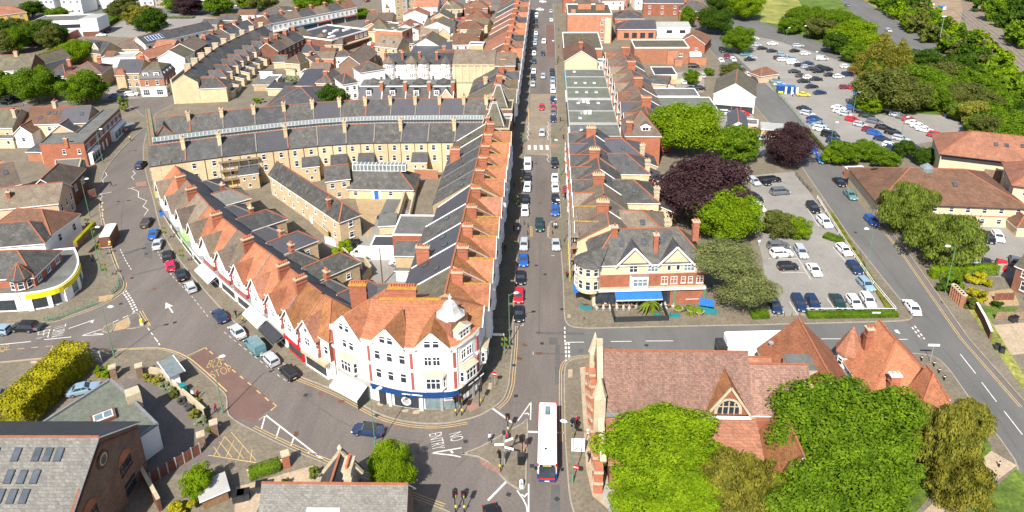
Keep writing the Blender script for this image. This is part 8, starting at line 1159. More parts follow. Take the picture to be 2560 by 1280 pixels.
box_vehicle('box_truck', 'white roofed box truck with dark brown rear driving up the crescent', 'truck', (-94.6,132.9), rad(107), 6.4, 2.3, 3.0, 'brick_brown', 'trim_white', [('tail_light', MB().box(-3.22,-3.18,-1.1,-.75,.7,1.2,'lamp_red').box(-3.22,-3.18,.75,1.1,.7,1.2,'lamp_red')), ('rear_bumper', MB().box(-3.35,-3.15,-1.15,1.15,.35,.6,'steel')), ('rear_light_panel', MB().box(-3.22,-3.19,-1.05,-.6,1.5,1.9,'plate').box(-3.22,-3.19,-.9,-.5,1.0,1.25,'plate')), ('windscreen', MB().box(3.18,3.22,-.9,.9,1.3,2.4,'glass'))])
tp_ = lerp((30.50,101.28), (36.46,97.02), .5)
box_vehicle('removal_lorry', 'long white box lorry parked behind the church on the church road', 'lorry', (34.2, 99.0), rad(184), 10.6, 2.5, 3.7, 'trim_white', 'trim_white', [('cab', MB().box(5.2,6.6,-1.15,1.15,.4,2.5,'charcoal').box(6.5,6.63,-1.,1.,1.4,2.3,'glass'))])
box_vehicle('market_bus', 'dark bus with red and white front in the far market alley', 'bus', (-46.2,375.6), rad(-95), 9, 2.5, 3., 'charcoal', 'charcoal', [('windscreen', MB().box(4.5,4.53,-1,1,1.2,2.2,'glass')), ('bumper', MB().box(4.4,4.56,-1.2,1.2,.4,1.,'red_paint'))])
# ---------------------------------------------------------------- street furniture
def lamp_mesh(h, arm): b = MB().tube([(0,0,0),(0,0,1.4),(0,0,1.45),(0,0,h)], [.13,.13,.075,.05], 8, 'green_post'); b.tube([(0,0,h-.3),(arm*.5,0,h-.05),(arm,0,h)], [.04,.035,.03], 6, 'green_post'); return b.mesh('post')
LM = {}
HEADM = MB().tube([(-.45,0,0),(-.3,0,.02),(0,0,.05),(.3,0,.02),(.5,0,0)], [.03,.17,.22,.2,.04], 10, 'lamp_clear').mesh('lamp_head')
def lamp(xy, rz, label, h=9.8, arm=.9, grp='green street lamps'):
    if (h, arm) not in LM: LM[(h, arm)] = lamp_mesh(h, arm)
    t = thing('street_lamp', label, 'street lamp', (*xy, .1), rz, grp); ob('post', LM[(h, arm)], t); ob('lamp_head', HEADM, t, (arm+.35, 0, h)); return t
for p, rz, l in (((-71.24,94.55),.2,'green street lamp beside the grey notice board at the left junction'),((-47.77,82.65),.4,'green street lamp over the red bus bay'),((-23.60,76.61),.5,'green street lamp behind the blue coupé'),((-89.6,121.1),.2,'green street lamp on the shaded west pavement by the basket poles'),((-106.0,143.9),.2,'green street lamp beside the pink notice board'),((-122.4,176.4),.2,'green street lamp outside the flat brick shops'),((-6.25,100.20),.3,'green street lamp by the hanging sign at the corner of the main street'),((3.4,134.9),2.8,'green street lamp beside the scaffolding on the east kerb'),((3.3,169.7),2.8,'green street lamp by the red and black awning'),((3.5,203.2),2.8,'green street lamp below the far zebra on the east kerb'),((3.39,71.69),2.9,'green street lamp carrying the no entry sign beside the bus'),((61.8,123.9),3.,'thin lamp on the fence of the small car park'),((73.6,117.6),3.,'pale green lamp by the brick garden piers'),((81.2,335.8),3.,'lamp at the bend of the rear road'),((-130.0,213.0),.3,'lamp with yellow sign at the west junction'),((3.2,279.1),2.8,'lamp far up the east side of the main street')): lamp(p, rz, l)
for i, p in enumerate(((79.7,192.0), (101.1,196.8), (97.0,220.4), (101.8,272.2), (120.4,303.7), (104.8,315.3), (113.0,319.1))): lamp(p, 0, f'slim pale lamp, {ORD[i]} up the large car park from the hedge', 7., .5, 'car park lamps')
t = thing('tall_mast', 'very tall white mast lamp beside the bypass crash barrier', 'street lamp', (*(167.8,309.9), 0)); ob('post', MB().tube([(0,0,0),(0,0,13)], [.16,.08], 8, 'steel'), t); ob('lamp_head', MB().box(-.9,.9,-.15,.15,12.9,13.15,'lamp_clear'), t)
def signal(xy, rz, label, n=1):
    t = thing('traffic_signal', label, 'traffic light', (*xy, .12), rz, 'traffic signals at the junction'); ob('pole', MB().tube([(0,0,0),(0,0,3.6)], [.07,.06], 8, 'black'), t)
    for k in range(n):
        a = k*2.2; hd_ = MB().box(-.2,.2,-.42,-.08,2.7,3.6,'black').box(-.32,.32,-.1,-.07,2.6,3.72,'charcoal'); o = ob('signal_head', hd_, t, (0,0,0), a)
        for z, m in ((3.4,'lamp_red'),(3.14,'lichen_cap'),(2.88,'green_post')): ob('lens', MB().tube([(0,-.5,z),(0,-.4,z)], [.1,.1], 10, m), o)
    ob('push_button', MB().box(-.1,.1,-.2,-.07,1.,1.3,'yellow_fascia'), t); return t
for i, (p, rz) in enumerate((((-5.44,80.02),0),((-3.25,75.82),2.6),((-6.04,73.24),-.8),((3.70,79.11),3.),((-9.95,85.38),2.4),((-13.19,83.29),-.5),((-12.40,83.37),.4),((-11.27,66.67),.5),((-10.18,66.71),.2))): signal(p, rz, ['traffic light at the top of the triangular island','traffic light by the black box on the island kerb','traffic light with yellow button at the left point of the island','traffic light on the church pavement beside the bus','traffic light outside the black shop fascia','short traffic light left of a pair on the corner building pavement','short traffic light right of a pair on the corner building pavement','dark signal at the bottom edge, left of two','dark signal at the bottom edge, right of two'][i], 1+i % 2)
ob_ = ob('control_cabinet', MB().box(-.45,.45,-.35,.35,0,1.5,'black').box(-.48,.48,-.38,.38,1.5,1.56,'charcoal'), None, (*(-3.41,74.77), .12)); tag(ob_, 'black control cabinet on the triangular island', 'cabinet')
t = thing('direction_post', 'grey post with direction signs on the triangular island', 'signpost', (*(-5.59,74.44), .12)); ob('post', MB().cyl(0,0,0,5.2,.09,8,'steel'), t); [ob('sign_panel', MB().box(-1.3 if k % 2 else 0, 0 if k % 2 else 1.3,-.04,.04,2.9+.45*k,3.2+.45*k,'plate_white'), t, rz=.4*k-.3) for k in range(3)]; ob('lamp_head', MB().cyl(0,0,5.2,5.7,.22,8,'charcoal'), t)
def noentry(xy, rz, label, z=2.4, pole=True):
    t = thing('no_entry_sign', label, 'road sign', (*xy, .12), rz)
    if pole: ob('pole', MB().cyl(0,0,0,z+.4,.05,8,'steel'), t)
    ob('disc', MB().tube([(0,-.12,z),(0,-.08,z)], [.42,.42], 24, 'red_paint'), t); ob('bar', MB().box(-.3,.3,-.14,-.12,z-.07,z+.07,'plate_white'), t); return t
noentry((-7.97,89.77), -.2, 'red no entry sign on the corner building pavement'); noentry(((3.46,71.70)[0]+.35, (3.46,71.70)[1]-.1), -.3, 'red no entry sign on the green lamp post beside the bus', 2.9, False)
ob_ = ob('bollard', MB().tube([(0,0,0),(0,0,1.),(0,0,1.15)], [.28,.26,.15], 10, 'plate_white').tube([(0,-.27,.75),(0,-.24,.75)], [.16,.16], 12, 'blue_awning'), None, (*(-3.21,70.90), .12)); tag(ob_, 'white keep left bollard at the tip of the triangular island', 'bollard')
ob_ = ob('bollard', MB().tube([(0,0,0),(0,0,1.),(0,0,1.2)], [.3,.28,.2], 10, 'yellow_fascia').cyl(0,0,.05,.4,.31,10,'plate_white'), None, (*(-71.63,103.73), .12)); tag(ob_, 'yellow bollard on the left refuge', 'bollard')
for i, p in enumerate(((59.98,97.94), (61.29,96.67), (61.25,95.01), (61.20,93.35), (59.68,76.35))): tag(ob('bollard', MB().tube([(0,0,0),(0,0,.95),(0,0,1.05)], [.1,.1,.06], 8, 'black').cyl(0,0,.7,.85,.108,8,'plate_white'), None, (*p, .12)), f'black bollard with white band, {ORD[i]} from the street name sign', 'bollard', 'black bollards on the church corner')
for i, p in enumerate([(6.4,107.2),(31.6,107.9),(32.7,108.0)]+[(40.7,109.4),(41.9,109.4),(43.2,109.4),(44.6,109.5)]): tag(ob('bollard', MB().tube([(0,0,0),(0,0,.9),(0,0,1.)], [.09,.08,.05], 8, 'timber'), None, (*p, .12)), f'short wooden bollard, {ORD[i]} along the church road pavement from the café', 'bollard', 'wooden bollards on the church road')
for i, p in enumerate([(-5.2,142.9),(-4.3,141.7),(-4.3,138.2),(1.1,141.8),(1.9,142.7),(1.1,138.4)]): tag(ob('bollard', MB().tube([(0,0,0),(0,0,1.),(0,0,1.1)], [.08,.08,.04], 8, 'charcoal'), None, (*p, .12)), f'dark bollard at the street narrowing, {ORD[i]} counted from the west side', 'bollard', 'bollards at the narrowing')
t = thing('street_sign', 'white street name board on a pole at the church corner', 'sign', (*(61.20,97.65), .12)); ob('pole', MB().cyl(0,0,0,3.4,.05,8,'steel'), t); ob('board', MB().box(-.9,.9,-.05,.05,3.1,3.45,'plate_white'), t)
t = thing('bus_shelter', 'glass roofed bus shelter behind the red bus bay', 'bus shelter', (*(-58.88,89.68), .12), rad(-44)); [ob('post', MB().box(x-.05,x+.05,y-.05,y+.05,0,2.4,'steel'), t) for x in (-2.1,0,2.1) for y in (-.7,)]; ob('roof', MB().box(-2.6,2.6,-1.1,1.3,2.4,2.5,'glass_roof').box(-2.65,2.65,-1.15,-1.05,2.36,2.54,'trim_white').box(-2.65,2.65,1.25,1.35,2.36,2.54,'trim_white'), t); ob('back_panel', MB().box(-2.1,2.1,-.73,-.68,.3,2.2,'glass_pale'), t); ob('bench', MB().box(-1.6,1.6,-.5,-.15,.42,.5,'red_paint'), t); ob('timetable', MB().box(2.1,2.2,-.7,.5,.4,2.1,'plate_white'), t)
t = thing('bus_shelter', 'green roofed bus shelter with red seat outside the flat brick shops', 'bus shelter', (*(-129.1,200.0), .12), rad(52)); ob('roof', MB().box(-2.6,2.6,-1.1,1.1,2.4,2.52,'glass_roof'), t); [ob('post', MB().box(x-.05,x+.05,.9,1.,0,2.4,'steel'), t) for x in (-2.3,0,2.3)]; ob('bench', MB().box(-2,-.4,-.3,.1,.4,1.1,'red_paint'), t)
tag(ob('post_box', MB().box(-.5,.5,-.4,.4,0,1.2,'teal').box(-.55,.55,-.45,.45,1.2,1.3,'teal'), None, (*(-55.88,87.01), .12), rad(-40)), 'turquoise box bin beside the bus shelter', 'bin'); tag(ob('planter', MB().tube([(0,0,0),(0,0,.5)], [.5,.6], 10, 'timber').tube([(0,0,.5),(0,0,.9)], [.6,.2], 8, 'leaf_gold'), None, (*(-52.69,84.62), .12)), 'round planter of yellow flowers by the stone wall', 'planter')
def wallrun(label, pts, h, wd, m, name='wall', cat='wall', cap='stone'):
    t = thing(name, label, cat, (*pts[0], .1)); b = MB(); c = MB()
    for p, q in zip(pts, pts[1:]): P0 = (p[0]-pts[0][0], p[1]-pts[0][1]); Q0 = (q[0]-pts[0][0], q[1]-pts[0][1]); b.bar((*P0,h/2), (*Q0,h/2), wd, h, m); c.bar((*P0,h+.04), (*Q0,h+.04), wd+.08, .1, cap)
    ob('wall', b, t); ob('coping', c, t); return t
wallrun('low stone wall curving behind the bus shelter', sm([(-64.34,91.10),(-61.64,90.80),(-57.75,87.86),(-53.47,84.74),(-50.28,82.31)], 4), 1., .35, 'stone'); wallrun('stone wall round the mews court', [(-34.7,160.6),(-33.4,138.8)], 2.2, .4, 'brick_yellow'); wallrun('garden wall with white inner face behind the row houses', [(-32.3,158.0),(-31.3,144.5)], 1.8, .25, 'render_white'); wallrun('tall brick garden wall behind the arcade houses', [(-34.2,167.9),(-28.1,167.4)], 2.4, .3, 'brick_orange'); wallrun('curved brick wall in the mews yard', [(-35.3,117.2),(-34.6,121.1),(-36.6,124.3)], 2., .25, 'brick_yellow'); wallrun('concrete boundary wall below the clinic hedge', [(75.4,124.0),(89.0,125.8)], 1.5, .25, 'membrane'); wallrun('brick wall with white coping in the lower right garden', [(76.2,112.4),(75.2,108.0),(73.97,103.91)], 1.6, .3, 'brick_brown', cap='trim_white'); wallrun('red brick wall beside the hall corner', [(-54.42,71.68),(-48.26,65.53)], 2., .4, 'brick_brown'); wallrun('brick boundary wall along the depot forecourt', [(40.9,250.5),(56.7,257.4)], 1.6, .3, 'brick_yellow'); wallrun('stone wall of the lodge garden', [(-39.48,71.31),(-37.12,72.74),(-34.63,73.52)], .9, .35, 'stone'); wallrun('low white fence wall of the annex roof terrace', [(-60.45,81.15),(-56.17,79.95)], .4, .2, 'trim_white')
for i, p in enumerate(((-68.39,89.69), (-64.36,90.14), (-47.03,78.44), (-47.83,76.15), (-34.88,73.16))): tag(ob('gate_pillar', MB().box(-.45,.45,-.45,.45,0,2.1,'brick_dark' if i < 4 else 'brick_red').box(-.55,.55,-.55,.55,2.1,2.35,'stone'), None, (*p, .12), .5), ['stone gate pillar by the rounded bushes','stone gate pillar at the head of the shrub border','stone pillar at the end of the shrub border by the hatched box','stone pillar at the end of the red panel fence','red brick pillar at the corner of the lodge hedge'][i], 'pillar')
def fence(label, p, q, n, h, pm, m, name='panel_fence', z=.1):
    t = thing(name, label, 'fence', (*p, z), math.atan2(q[1]-p[1], q[0]-p[0])); L_ = math.hypot(q[0]-p[0], q[1]-p[1]); pa = MB().box(.08,L_/n-.02,-.03,.03,.1,h,m).mesh('panel'); po = MB().box(-.07,.07,-.08,.08,0,h+.15,pm).mesh('post')
    for i in range(n): ob('panel', pa, t, (i*L_/n,0,0))
    for i in range(n+1): ob('post', po, t, (i*L_/n,0,0))
fence('dark red panel fence with white posts beside the hall yard', (-51.68,69.67), (-47.56,74.95), 6, 1.7, 'render_grey', 'fence_red'); fence('pale timber fence at the lower right gardens', (78.1,109.7), (83.1,109.8), 6, 1.5, 'fence', 'fence'); fence('brown panel fence behind the yellow shrubs', (81.2,115.5), (84.7,115.8), 3, 1.5, 'timber', 'fence_red'); fence('timber garden fence beside the mews wall', (-31.6,143.9), (-29.8,144.2), 2, 1.5, 'timber', 'fence')
def rail(label, pts, h, m, sp=2., bars=2, name='railing'):
    t = thing(name, label, 'railing', (*pts[0], .1)); o0 = pts[0]; rb = MB()
    for p, q in zip(pts, pts[1:]):
        for k in range(bars): z = h*(1-k*.45); rb.bar((p[0]-o0[0],p[1]-o0[1],z), (q[0]-o0[0],q[1]-o0[1],z), .07, .07, m)
    ob('rails', rb, t); po = MB().box(-.04,.04,-.04,.04,0,h,m).mesh('post')
    for p, q in zip(pts, pts[1:]):
        L_ = math.hypot(q[0]-p[0], q[1]-p[1]); n = max(1, int(L_/sp))
        for i in range(n): c = lerp(p, q, i/n); ob('post', po, t, (c[0]-o0[0], c[1]-o0[1], 0))
rail('white rail fence along the side road edge of the small car park', [(64.0,157.3),(62.2,133.5),(61.5,119.9),(61.8,111.4)], 1., 'trim_white', 3.); rail('white rail fence along the church road edge of the small car park', [(46.1,110.8),(61.9,111.2)], .9, 'trim_white', 3.); rail('green guard railing on the left junction pavement', sm([(-89.68,104.08),(-87.59,104.87),(-85.9,107.0),(-83.1,109.8)], 3), 1., 'green_post', 1.2, 3); rail('green guard railing at the pavement corner by the lamp', sm([(-82.5,112.9),(-82.5,115.0),(-84.3,118.3)], 3), 1., 'green_post', 1., 3); rail('steel crash barrier beside the bypass', [(180.0,422.3),(171.8,349.3),(167.9,311.1),(167.9,280.0),(160.4,238.4)], .8, 'steel', 6., 1); rail('green mesh fence along the large car park edge', [(80.9,257.5),(79.4,242.5),(79.0,229.1),(77.8,206.0),(77.2,187.7)], 1.1, 'green_post', 3., 3); rail('side road car park entrance rail', [(63.4,171.0),(63.4,165.3),(63.8,160.6)], 1., 'charcoal', 2.)
def basket(xy, label, rz=0):
    t = thing('basket_pole', label, 'flower pole', (*xy, .12), rz, 'hanging basket poles'); ob('pole', MB().cyl(0,0,0,3.4,.05,8,'green_post'), t)
    for k, z in ((-1,3.1),(1,3.1),(-1,2.),(1,2.)): c = ob('flower_basket', CR['S'][0], t, (k*.32,0,z)); c.scale = (.34,.34,.34); c.material_slots[0].link = 'OBJECT'; c.material_slots[0].material = MATS['leaf_gold' if z > 2.5 else 'leaf_lime']
for i, p in enumerate(((-97.1,131.7),(-92.6,126.3),(-86.8,118.4),(-82.7,133.7),(-74.1,124.2),(-7.2,192.5),(1.4,193.5),(-6.89,97.38),(-7.1,131.2),(-7.2,150.9),(-6.9,161.4),(-101.9,137.2))): basket(p, ['basket pole opposite the box truck','basket pole in the middle of the west pavement','basket pole nearest the left corner railing','basket pole by the blue car on the crescent','basket pole by the pink red car','basket pole west of the zebra','basket pole east of the zebra','basket pole under the hanging street sign','basket pole by the silver car on the shaded pavement','basket pole near the dark cars on the shaded pavement','basket pole level with the white van','basket pole among the shaded café tables'][i])
def scaffold(label, fr, L_, D_, H_, net=None, base='steel'):
    t = thing('scaffolding', label, 'scaffolding', (*fr[0], .1), fr[1]); n = max(2, int(L_/2)); po = MB().cyl(0,0,0,H_,.06,6,base).mesh('pole'); up = MB().cyl(0,0,0,2.4,.065,6,'yellow_fascia').mesh('base_sleeve')
    for i in range(n+1):
        for y in (0, D_): ob('pole', po, t, (L_*i/n, y, 0)); ob('base_sleeve', up, t, (L_*i/n, y, 0))
    for z in [2.4*k for k in range(1, int(H_/2.4)+1)]:
        ob('boards', MB().box(-.3,L_+.3,0,D_,z,z+.08,'fence'), t); b = MB(); [b.bar((-.3,y,z+1.), (L_+.3,y,z+1.), .07, .07, base) for y in (0,D_)]; [b.bar((L_*i/n,-.3,z-.05), (L_*i/n,D_+.3,z-.05), .07, .07, base) for i in range(n+1)]; ob('rails', b, t)
    if net: ob('netting', MB().box(-.1,L_+.1,-.12,-.1,2.4,H_,net), t)
scaffold('tube scaffolding with yellow sleeves on the east row beside the café', ((4.4,132),rad(-90)), 12, 1.4, 10); f_ = rect((-118.2,193.5), (-99.0,160.7), 1.6); scaffold('tall green tinted scaffolding wrapping the end of the arcade terrace', f_, f_[2], 1.6, 11, None, 'green_post'); scaffold('scaffolding on the front of the arcade terrace end', (AS[0],rad(24)), 7, 1.6, 9.5); scaffold('steel scaffolding behind the gabled crescent houses', ((-81,159.4),rad(22)), 9, 1.4, 7.5)
# awnings, signs and clutter
q = MB(); [q.poly([(.55*k,0,2.9),(.55*k+.55,0,2.9),(.55*k+.55,-2,2.2),(.55*k,-2,2.2)][::-1], 'red_paint' if k % 2 else 'charcoal') for k in range(7)]; tag(ob('awning', q, None, (5.6,158.5,0), rad(-90)), 'red and black striped awning on the east pavement', 'awning'); tag(ob('notice_board', MB().box(-.9,.9,-.06,.06,.5,2.6,'pink_pave').box(-.4,.4,-.08,-.06,1.2,2.,'trim_red'), None, (*(-111.2,153.7), .1), rad(60)), 'pink notice board on the west pavement', 'sign'); tag(ob('notice_board', MB().box(-.8,.8,-.08,.08,.3,2.4,'render_grey').box(-.5,.5,-.1,-.08,2.,2.2,'plate_white').box(-.4,.4,-.1,-.08,1.5,1.65,'plate_white').box(-.3,.3,-.1,-.08,.8,1.1,'plate_white'), None, (*(-73.21,93.29), .1), -.2), 'grey notice board with white lettering beside the golden hedge', 'sign'); tag(ob('notice_board', MB().box(-.5,.5,-.06,.06,.2,2.,'charcoal'), None, (*(-49.53,81.65), .1), 1.2), 'dark notice board at the end of the shrub border', 'sign'); tag(ob('church_board', MB().box(-.9,.9,-.08,.08,.4,2.5,'plate_white').bar((-.5,-.1,.7),(0,-.1,1.1),.06,.12,'green_post').bar((.5,-.1,.7),(0,-.1,1.1),.06,.12,'green_post'), None, (*(4.30,76.78), .12), 0), 'white church notice board with green gable emblem beside the bus', 'sign'); tag(ob('church_sign', MB().box(-.6,.6,-.06,.06,.8,1.5,'plate_white').box(-.5,.5,-.07,-.06,1.,1.2,'charcoal'), None, (*(6.18,79.66), .12), 0), 'small white sign on the church forecourt', 'sign')
t = thing('street_name_sign', 'white hanging street name board on the lamp at the corner of the main street', 'sign', (*(-6.97,98.73), 0)); ob('board', MB().box(-2.2,-.1,-.05,.05,2.9,3.3,'plate_white'), t); ob('bracket', MB().box(-.1,0,-.03,.03,0,3.2,'green_post'), t)
t = thing('clinic_sign', 'white and green clinic sign board by the side road', 'sign', (*(75.5,154.3), .1), .3); [ob('post', MB().cyl(x,0,0,2.6,.06,8,'steel'), t) for x in (-.8,.8)]; ob('board', MB().box(-.95,.95,-.08,-.02,1.,2.9,'plate_white').box(-.8,.3,-.1,-.08,1.9,2.7,'teal'), t)
tag(ob('estate_sign', MB().box(-.9,.9,-.06,.06,1.,2.,'plate_white').box(-.06,.06,-.05,.05,0,1.,'steel'), None, (*(76.0,138.3), .1), .6), 'white board sign under the weeping birch', 'sign'); tag(ob('lot_sign', MB().box(-.7,.7,-.05,.05,.6,1.,'plate_white'), None, (*(57.8,109.8), .1)), 'low white name plate on the car park hedge', 'sign')
tag(ob('skip', MB().prism([(-1.1,-.7),(1.1,-.7),(1.1,.7),(-1.1,.7)], 0, 1.2, 'blue_awning').box(-1.2,1.2,-.8,.8,1.15,1.25,'blue_fascia'), None, (*(-89.0,145.9), .12), .2), 'blue wheeled bin outside the upper crescent shops', 'bin')
for i in range(3): t = thing('recycling_bank', f'blue recycling bank with white triangle, {ORD[i]} from the left in the large car park', 'bin', (*lerp((106.4,241.1), (106.2,235.8), i/2), .02), -.5, 'blue recycling banks'); ob('body', MB().prism([(-1.,-.8),(1.,-.8),(1.,.8),(-1.,.8)], 0, 2.1, 'blue_awning'), t); ob('emblem', MB().poly([(-.6,-.82,.7),(.6,-.82,.7),(0,-.82,1.7)], 'plate_white'), t)
t = thing('charity_stall', 'blue stall with white banners in the large car park', 'stall', (*(82.6,242.6), .02), -.2); ob('body', MB().box(-3,3,-1.2,1.2,0,2.6,'blue_fascia','blue_awning'), t); [ob('banner', MB().box(x,x+.6,-2.4,-2.34,.2,2.8,'plate_white').cyl(x,-2.3,0,3,.04,6,'steel'), t) for x in (-.5,1.5,3.2)]; ob('yellow_board', MB().box(-2.6,-1.,-2.2,-2.,.3,1.,'yellow_fascia'), t)
for i, (p, m) in enumerate((((-40.2,345.6),'canvas'),((-39.8,338.5),'canvas'),((-39.2,329.9),'blue_awning'),((-39.3,325.8),'blue_fascia'),((-38.9,318.6),'red_paint'),((-40.4,351.2),'canvas'))): t = thing('market_stall', f'{ {"canvas":"white","blue_awning":"bright blue","blue_fascia":"dark blue","red_paint":"crimson"}[m]} topped market stall, {ORD[i]} in the far alley', 'stall', (*p, .13), .2, 'market stalls in the alley'); ob('canopy', MB().poly([(-2,-1.5,2.2),(2,-1.5,2.2),(2,0,2.8),(-2,0,2.8)], m).poly([(2,1.5,2.2),(-2,1.5,2.2),(-2,0,2.8),(2,0,2.8)], m), t); [ob('leg', MB().cyl(x,y,0,2.2,.05,6,'steel'), t) for x in (-1.9,1.9) for y in (-1.4,1.4)]
tm = MB().cyl(0,0,.7,.75,.4,10,'timber').cyl(0,0,0,.7,.05,6,'charcoal').mesh('table_top'); cmh = MB().box(-.2,.2,-.2,.2,.42,.47,'canvas').box(-.2,.2,.17,.21,.47,.9,'canvas').box(-.18,.18,-.18,.18,0,.42,'steel').mesh('chair')
for i, p in enumerate([(9.5,111.0),(10.7,111.0),(11.9,111.0),(13.1,111.1),(14.3,111.1),(15.3,111.1),(9.3,112.0),(11.2,112.1),(13.2,112.1),(21.9,111.3),(19.8,111.5)]): t = tag(ob('cafe_table', tm, None, (*p, .13)), f'round café table outside the café, {ORD[i]} from the left', 'table', 'tables outside the café'); [tag(ob('cafe_chair', cmh, None, (p[0]+math.cos(a)*.75, p[1]+math.sin(a)*.75, .13), a-PI/2), f'pale café chair at the {ORD[i]} table from the left, facing {d_}', 'chair', 'chairs on the café terrace') for a, d_ in ((.3,'west'), (2.2,'south'), (4.,'the wall'))]
for i, p in enumerate(((6.8,111.1),(7.3,110.7),(19.5,109.0),(22.6,109.0))): tag(ob('planter', MB().box(-.8,.8,-.35,.35,0,.75,'teal').box(-.7,.7,-.28,.28,.75,.8,'bark'), None, (*p, .13)), f'blue box planter outside the café, {ORD[i]} from the street corner', 'planter', 'blue planters outside the café')
for i, p in enumerate(((23.4,110.3),(25.7,110.1),(27.0,109.6))): tag(ob('flower_tub', MB().tube([(0,0,0),(0,0,.15),(0,0,.7),(0,0,.8)], [.5,.55,.85,.9], 12, 'pave_light').tube([(0,0,.75),(0,0,1.3)], [.8,.3], 9, 'leaf_green'), None, (*p, .13)), f'round pale stone tub outside the café, {ORD[i]} from the blue canopy', 'planter', 'stone tubs outside the café')
tag(ob('tarpaulin', MB().poly([(-1.6,-.8,1.5),(1.,-1.,1.2),(1.2,.6,1.7),(-1.2,.8,2.)], 'blue_awning').poly([(-2,-1.2,1.6),(-2,-1.2,.1),(1.4,-1.6,.1),(1.4,-1.6,1.2)], 'teal'), None, (*(28.7,111.1), .12)), 'blue tarpaulin shelter beside the leaning pine trunk', 'tarpaulin')
bn = MB().box(-.28,.28,-.33,.33,.1,1.,'charcoal').box(-.32,.32,-.36,.4,1.,1.1,'black').tube([(-.28,.3,.1),(.28,.3,.1)], .1, 8, 'rubber').mesh('wheelie_bin')
for i, p in enumerate([(-42.4,133.2),(-41.6,133.1),(-40.9,133.2),(-40.2,133.2),(-35.5,134.8),(-34.9,134.8),(-34.4,135.1),(-33.8,135.2),(-33.2,141.9),(-32.8,141.3),(-29.5,135.8),(-29.1,135.7)]+[(80.5,109.0),(81.2,109.2)]+[(73.55,101.24),(73.81,100.39)]): tag(ob('wheelie_bin', bn, None, (*p, .13), .3*i), f'dark wheelie bin, {ORD[i]} counted from the white van to the right hand gardens', 'bin', 'wheelie bins')
for i, p in enumerate(((-36.70,69.23), (-39.12,67.58), (-38.52,67.81))): tag(ob('storage_box', MB().box(-.7,.7,-.5,.5,0,1.1,'charcoal').box(-.75,.75,-.55,.55,1.1,1.2,'black'), None, (*p, .13), .3), ['dark storage box on the lodge drive','black twin box by the garden shed, left one','black twin box by the garden shed, right one'][i], 'box')
simple('garden_shed', 'small shed with pale sheet roof behind the red panel fence', 'shed', (-42.95,65.90), (-40.44,67.63), 2.2, 1.9, .4, '+y', 'timber', 'membrane')
for i in range(6): p = lerp((74.3,116.6), (74.4,113.4), i/5.); tag(ob('brick_pier', MB().box(-.35,.35,-.35,.35,0,2.4,'brick_orange').box(-.42,.42,-.42,.42,2.4,2.55,'stone'), None, (*p, .1), .6), f'orange brick garden pier, {ORD[i]} from the lamp', 'pier', 'brick piers at the garden edge')
tag(ob('telegraph_pole', MB().tube([(0,0,0),(0,0,8)], [.14,.1], 8, 'bark'), None, (*(-31.6,117.6), .1)), 'dark telegraph pole in the mews yard', 'pole')
for p, h in (((63.5,159.5),2.6),((64.4,152.7),2.2),((67.4,276.1),3)): pass
for k in range(4): tag(ob('rail_track', MB().bar(*[(*(214.3,385.4), .2), (*(177.5,264.7), .2)] if k == 0 else [((214.3,385.4)[0]+k*2.2, (214.3,385.4)[1], .2), ((177.5,264.7)[0]+k*2.2, (177.5,264.7)[1], .2)], .2, .2, 'steel'), None), f'{ORD[k]} running rail of the railway from the left', 'rail', 'running rails')
simple('site_cabin', 'white site cabin at the railway works', 'cabin', (200.7,389.4), (207.6,395.1), 3, 2.6, 0, 'flat', 'trim_white', 'membrane', para=.05); tag(ob('works_tank', MB().box(-1.6,1.6,-1,1,0,2.2,'blue_awning'), None, (*(209.5,391.0), .1)), 'blue tank at the railway works', 'tank')
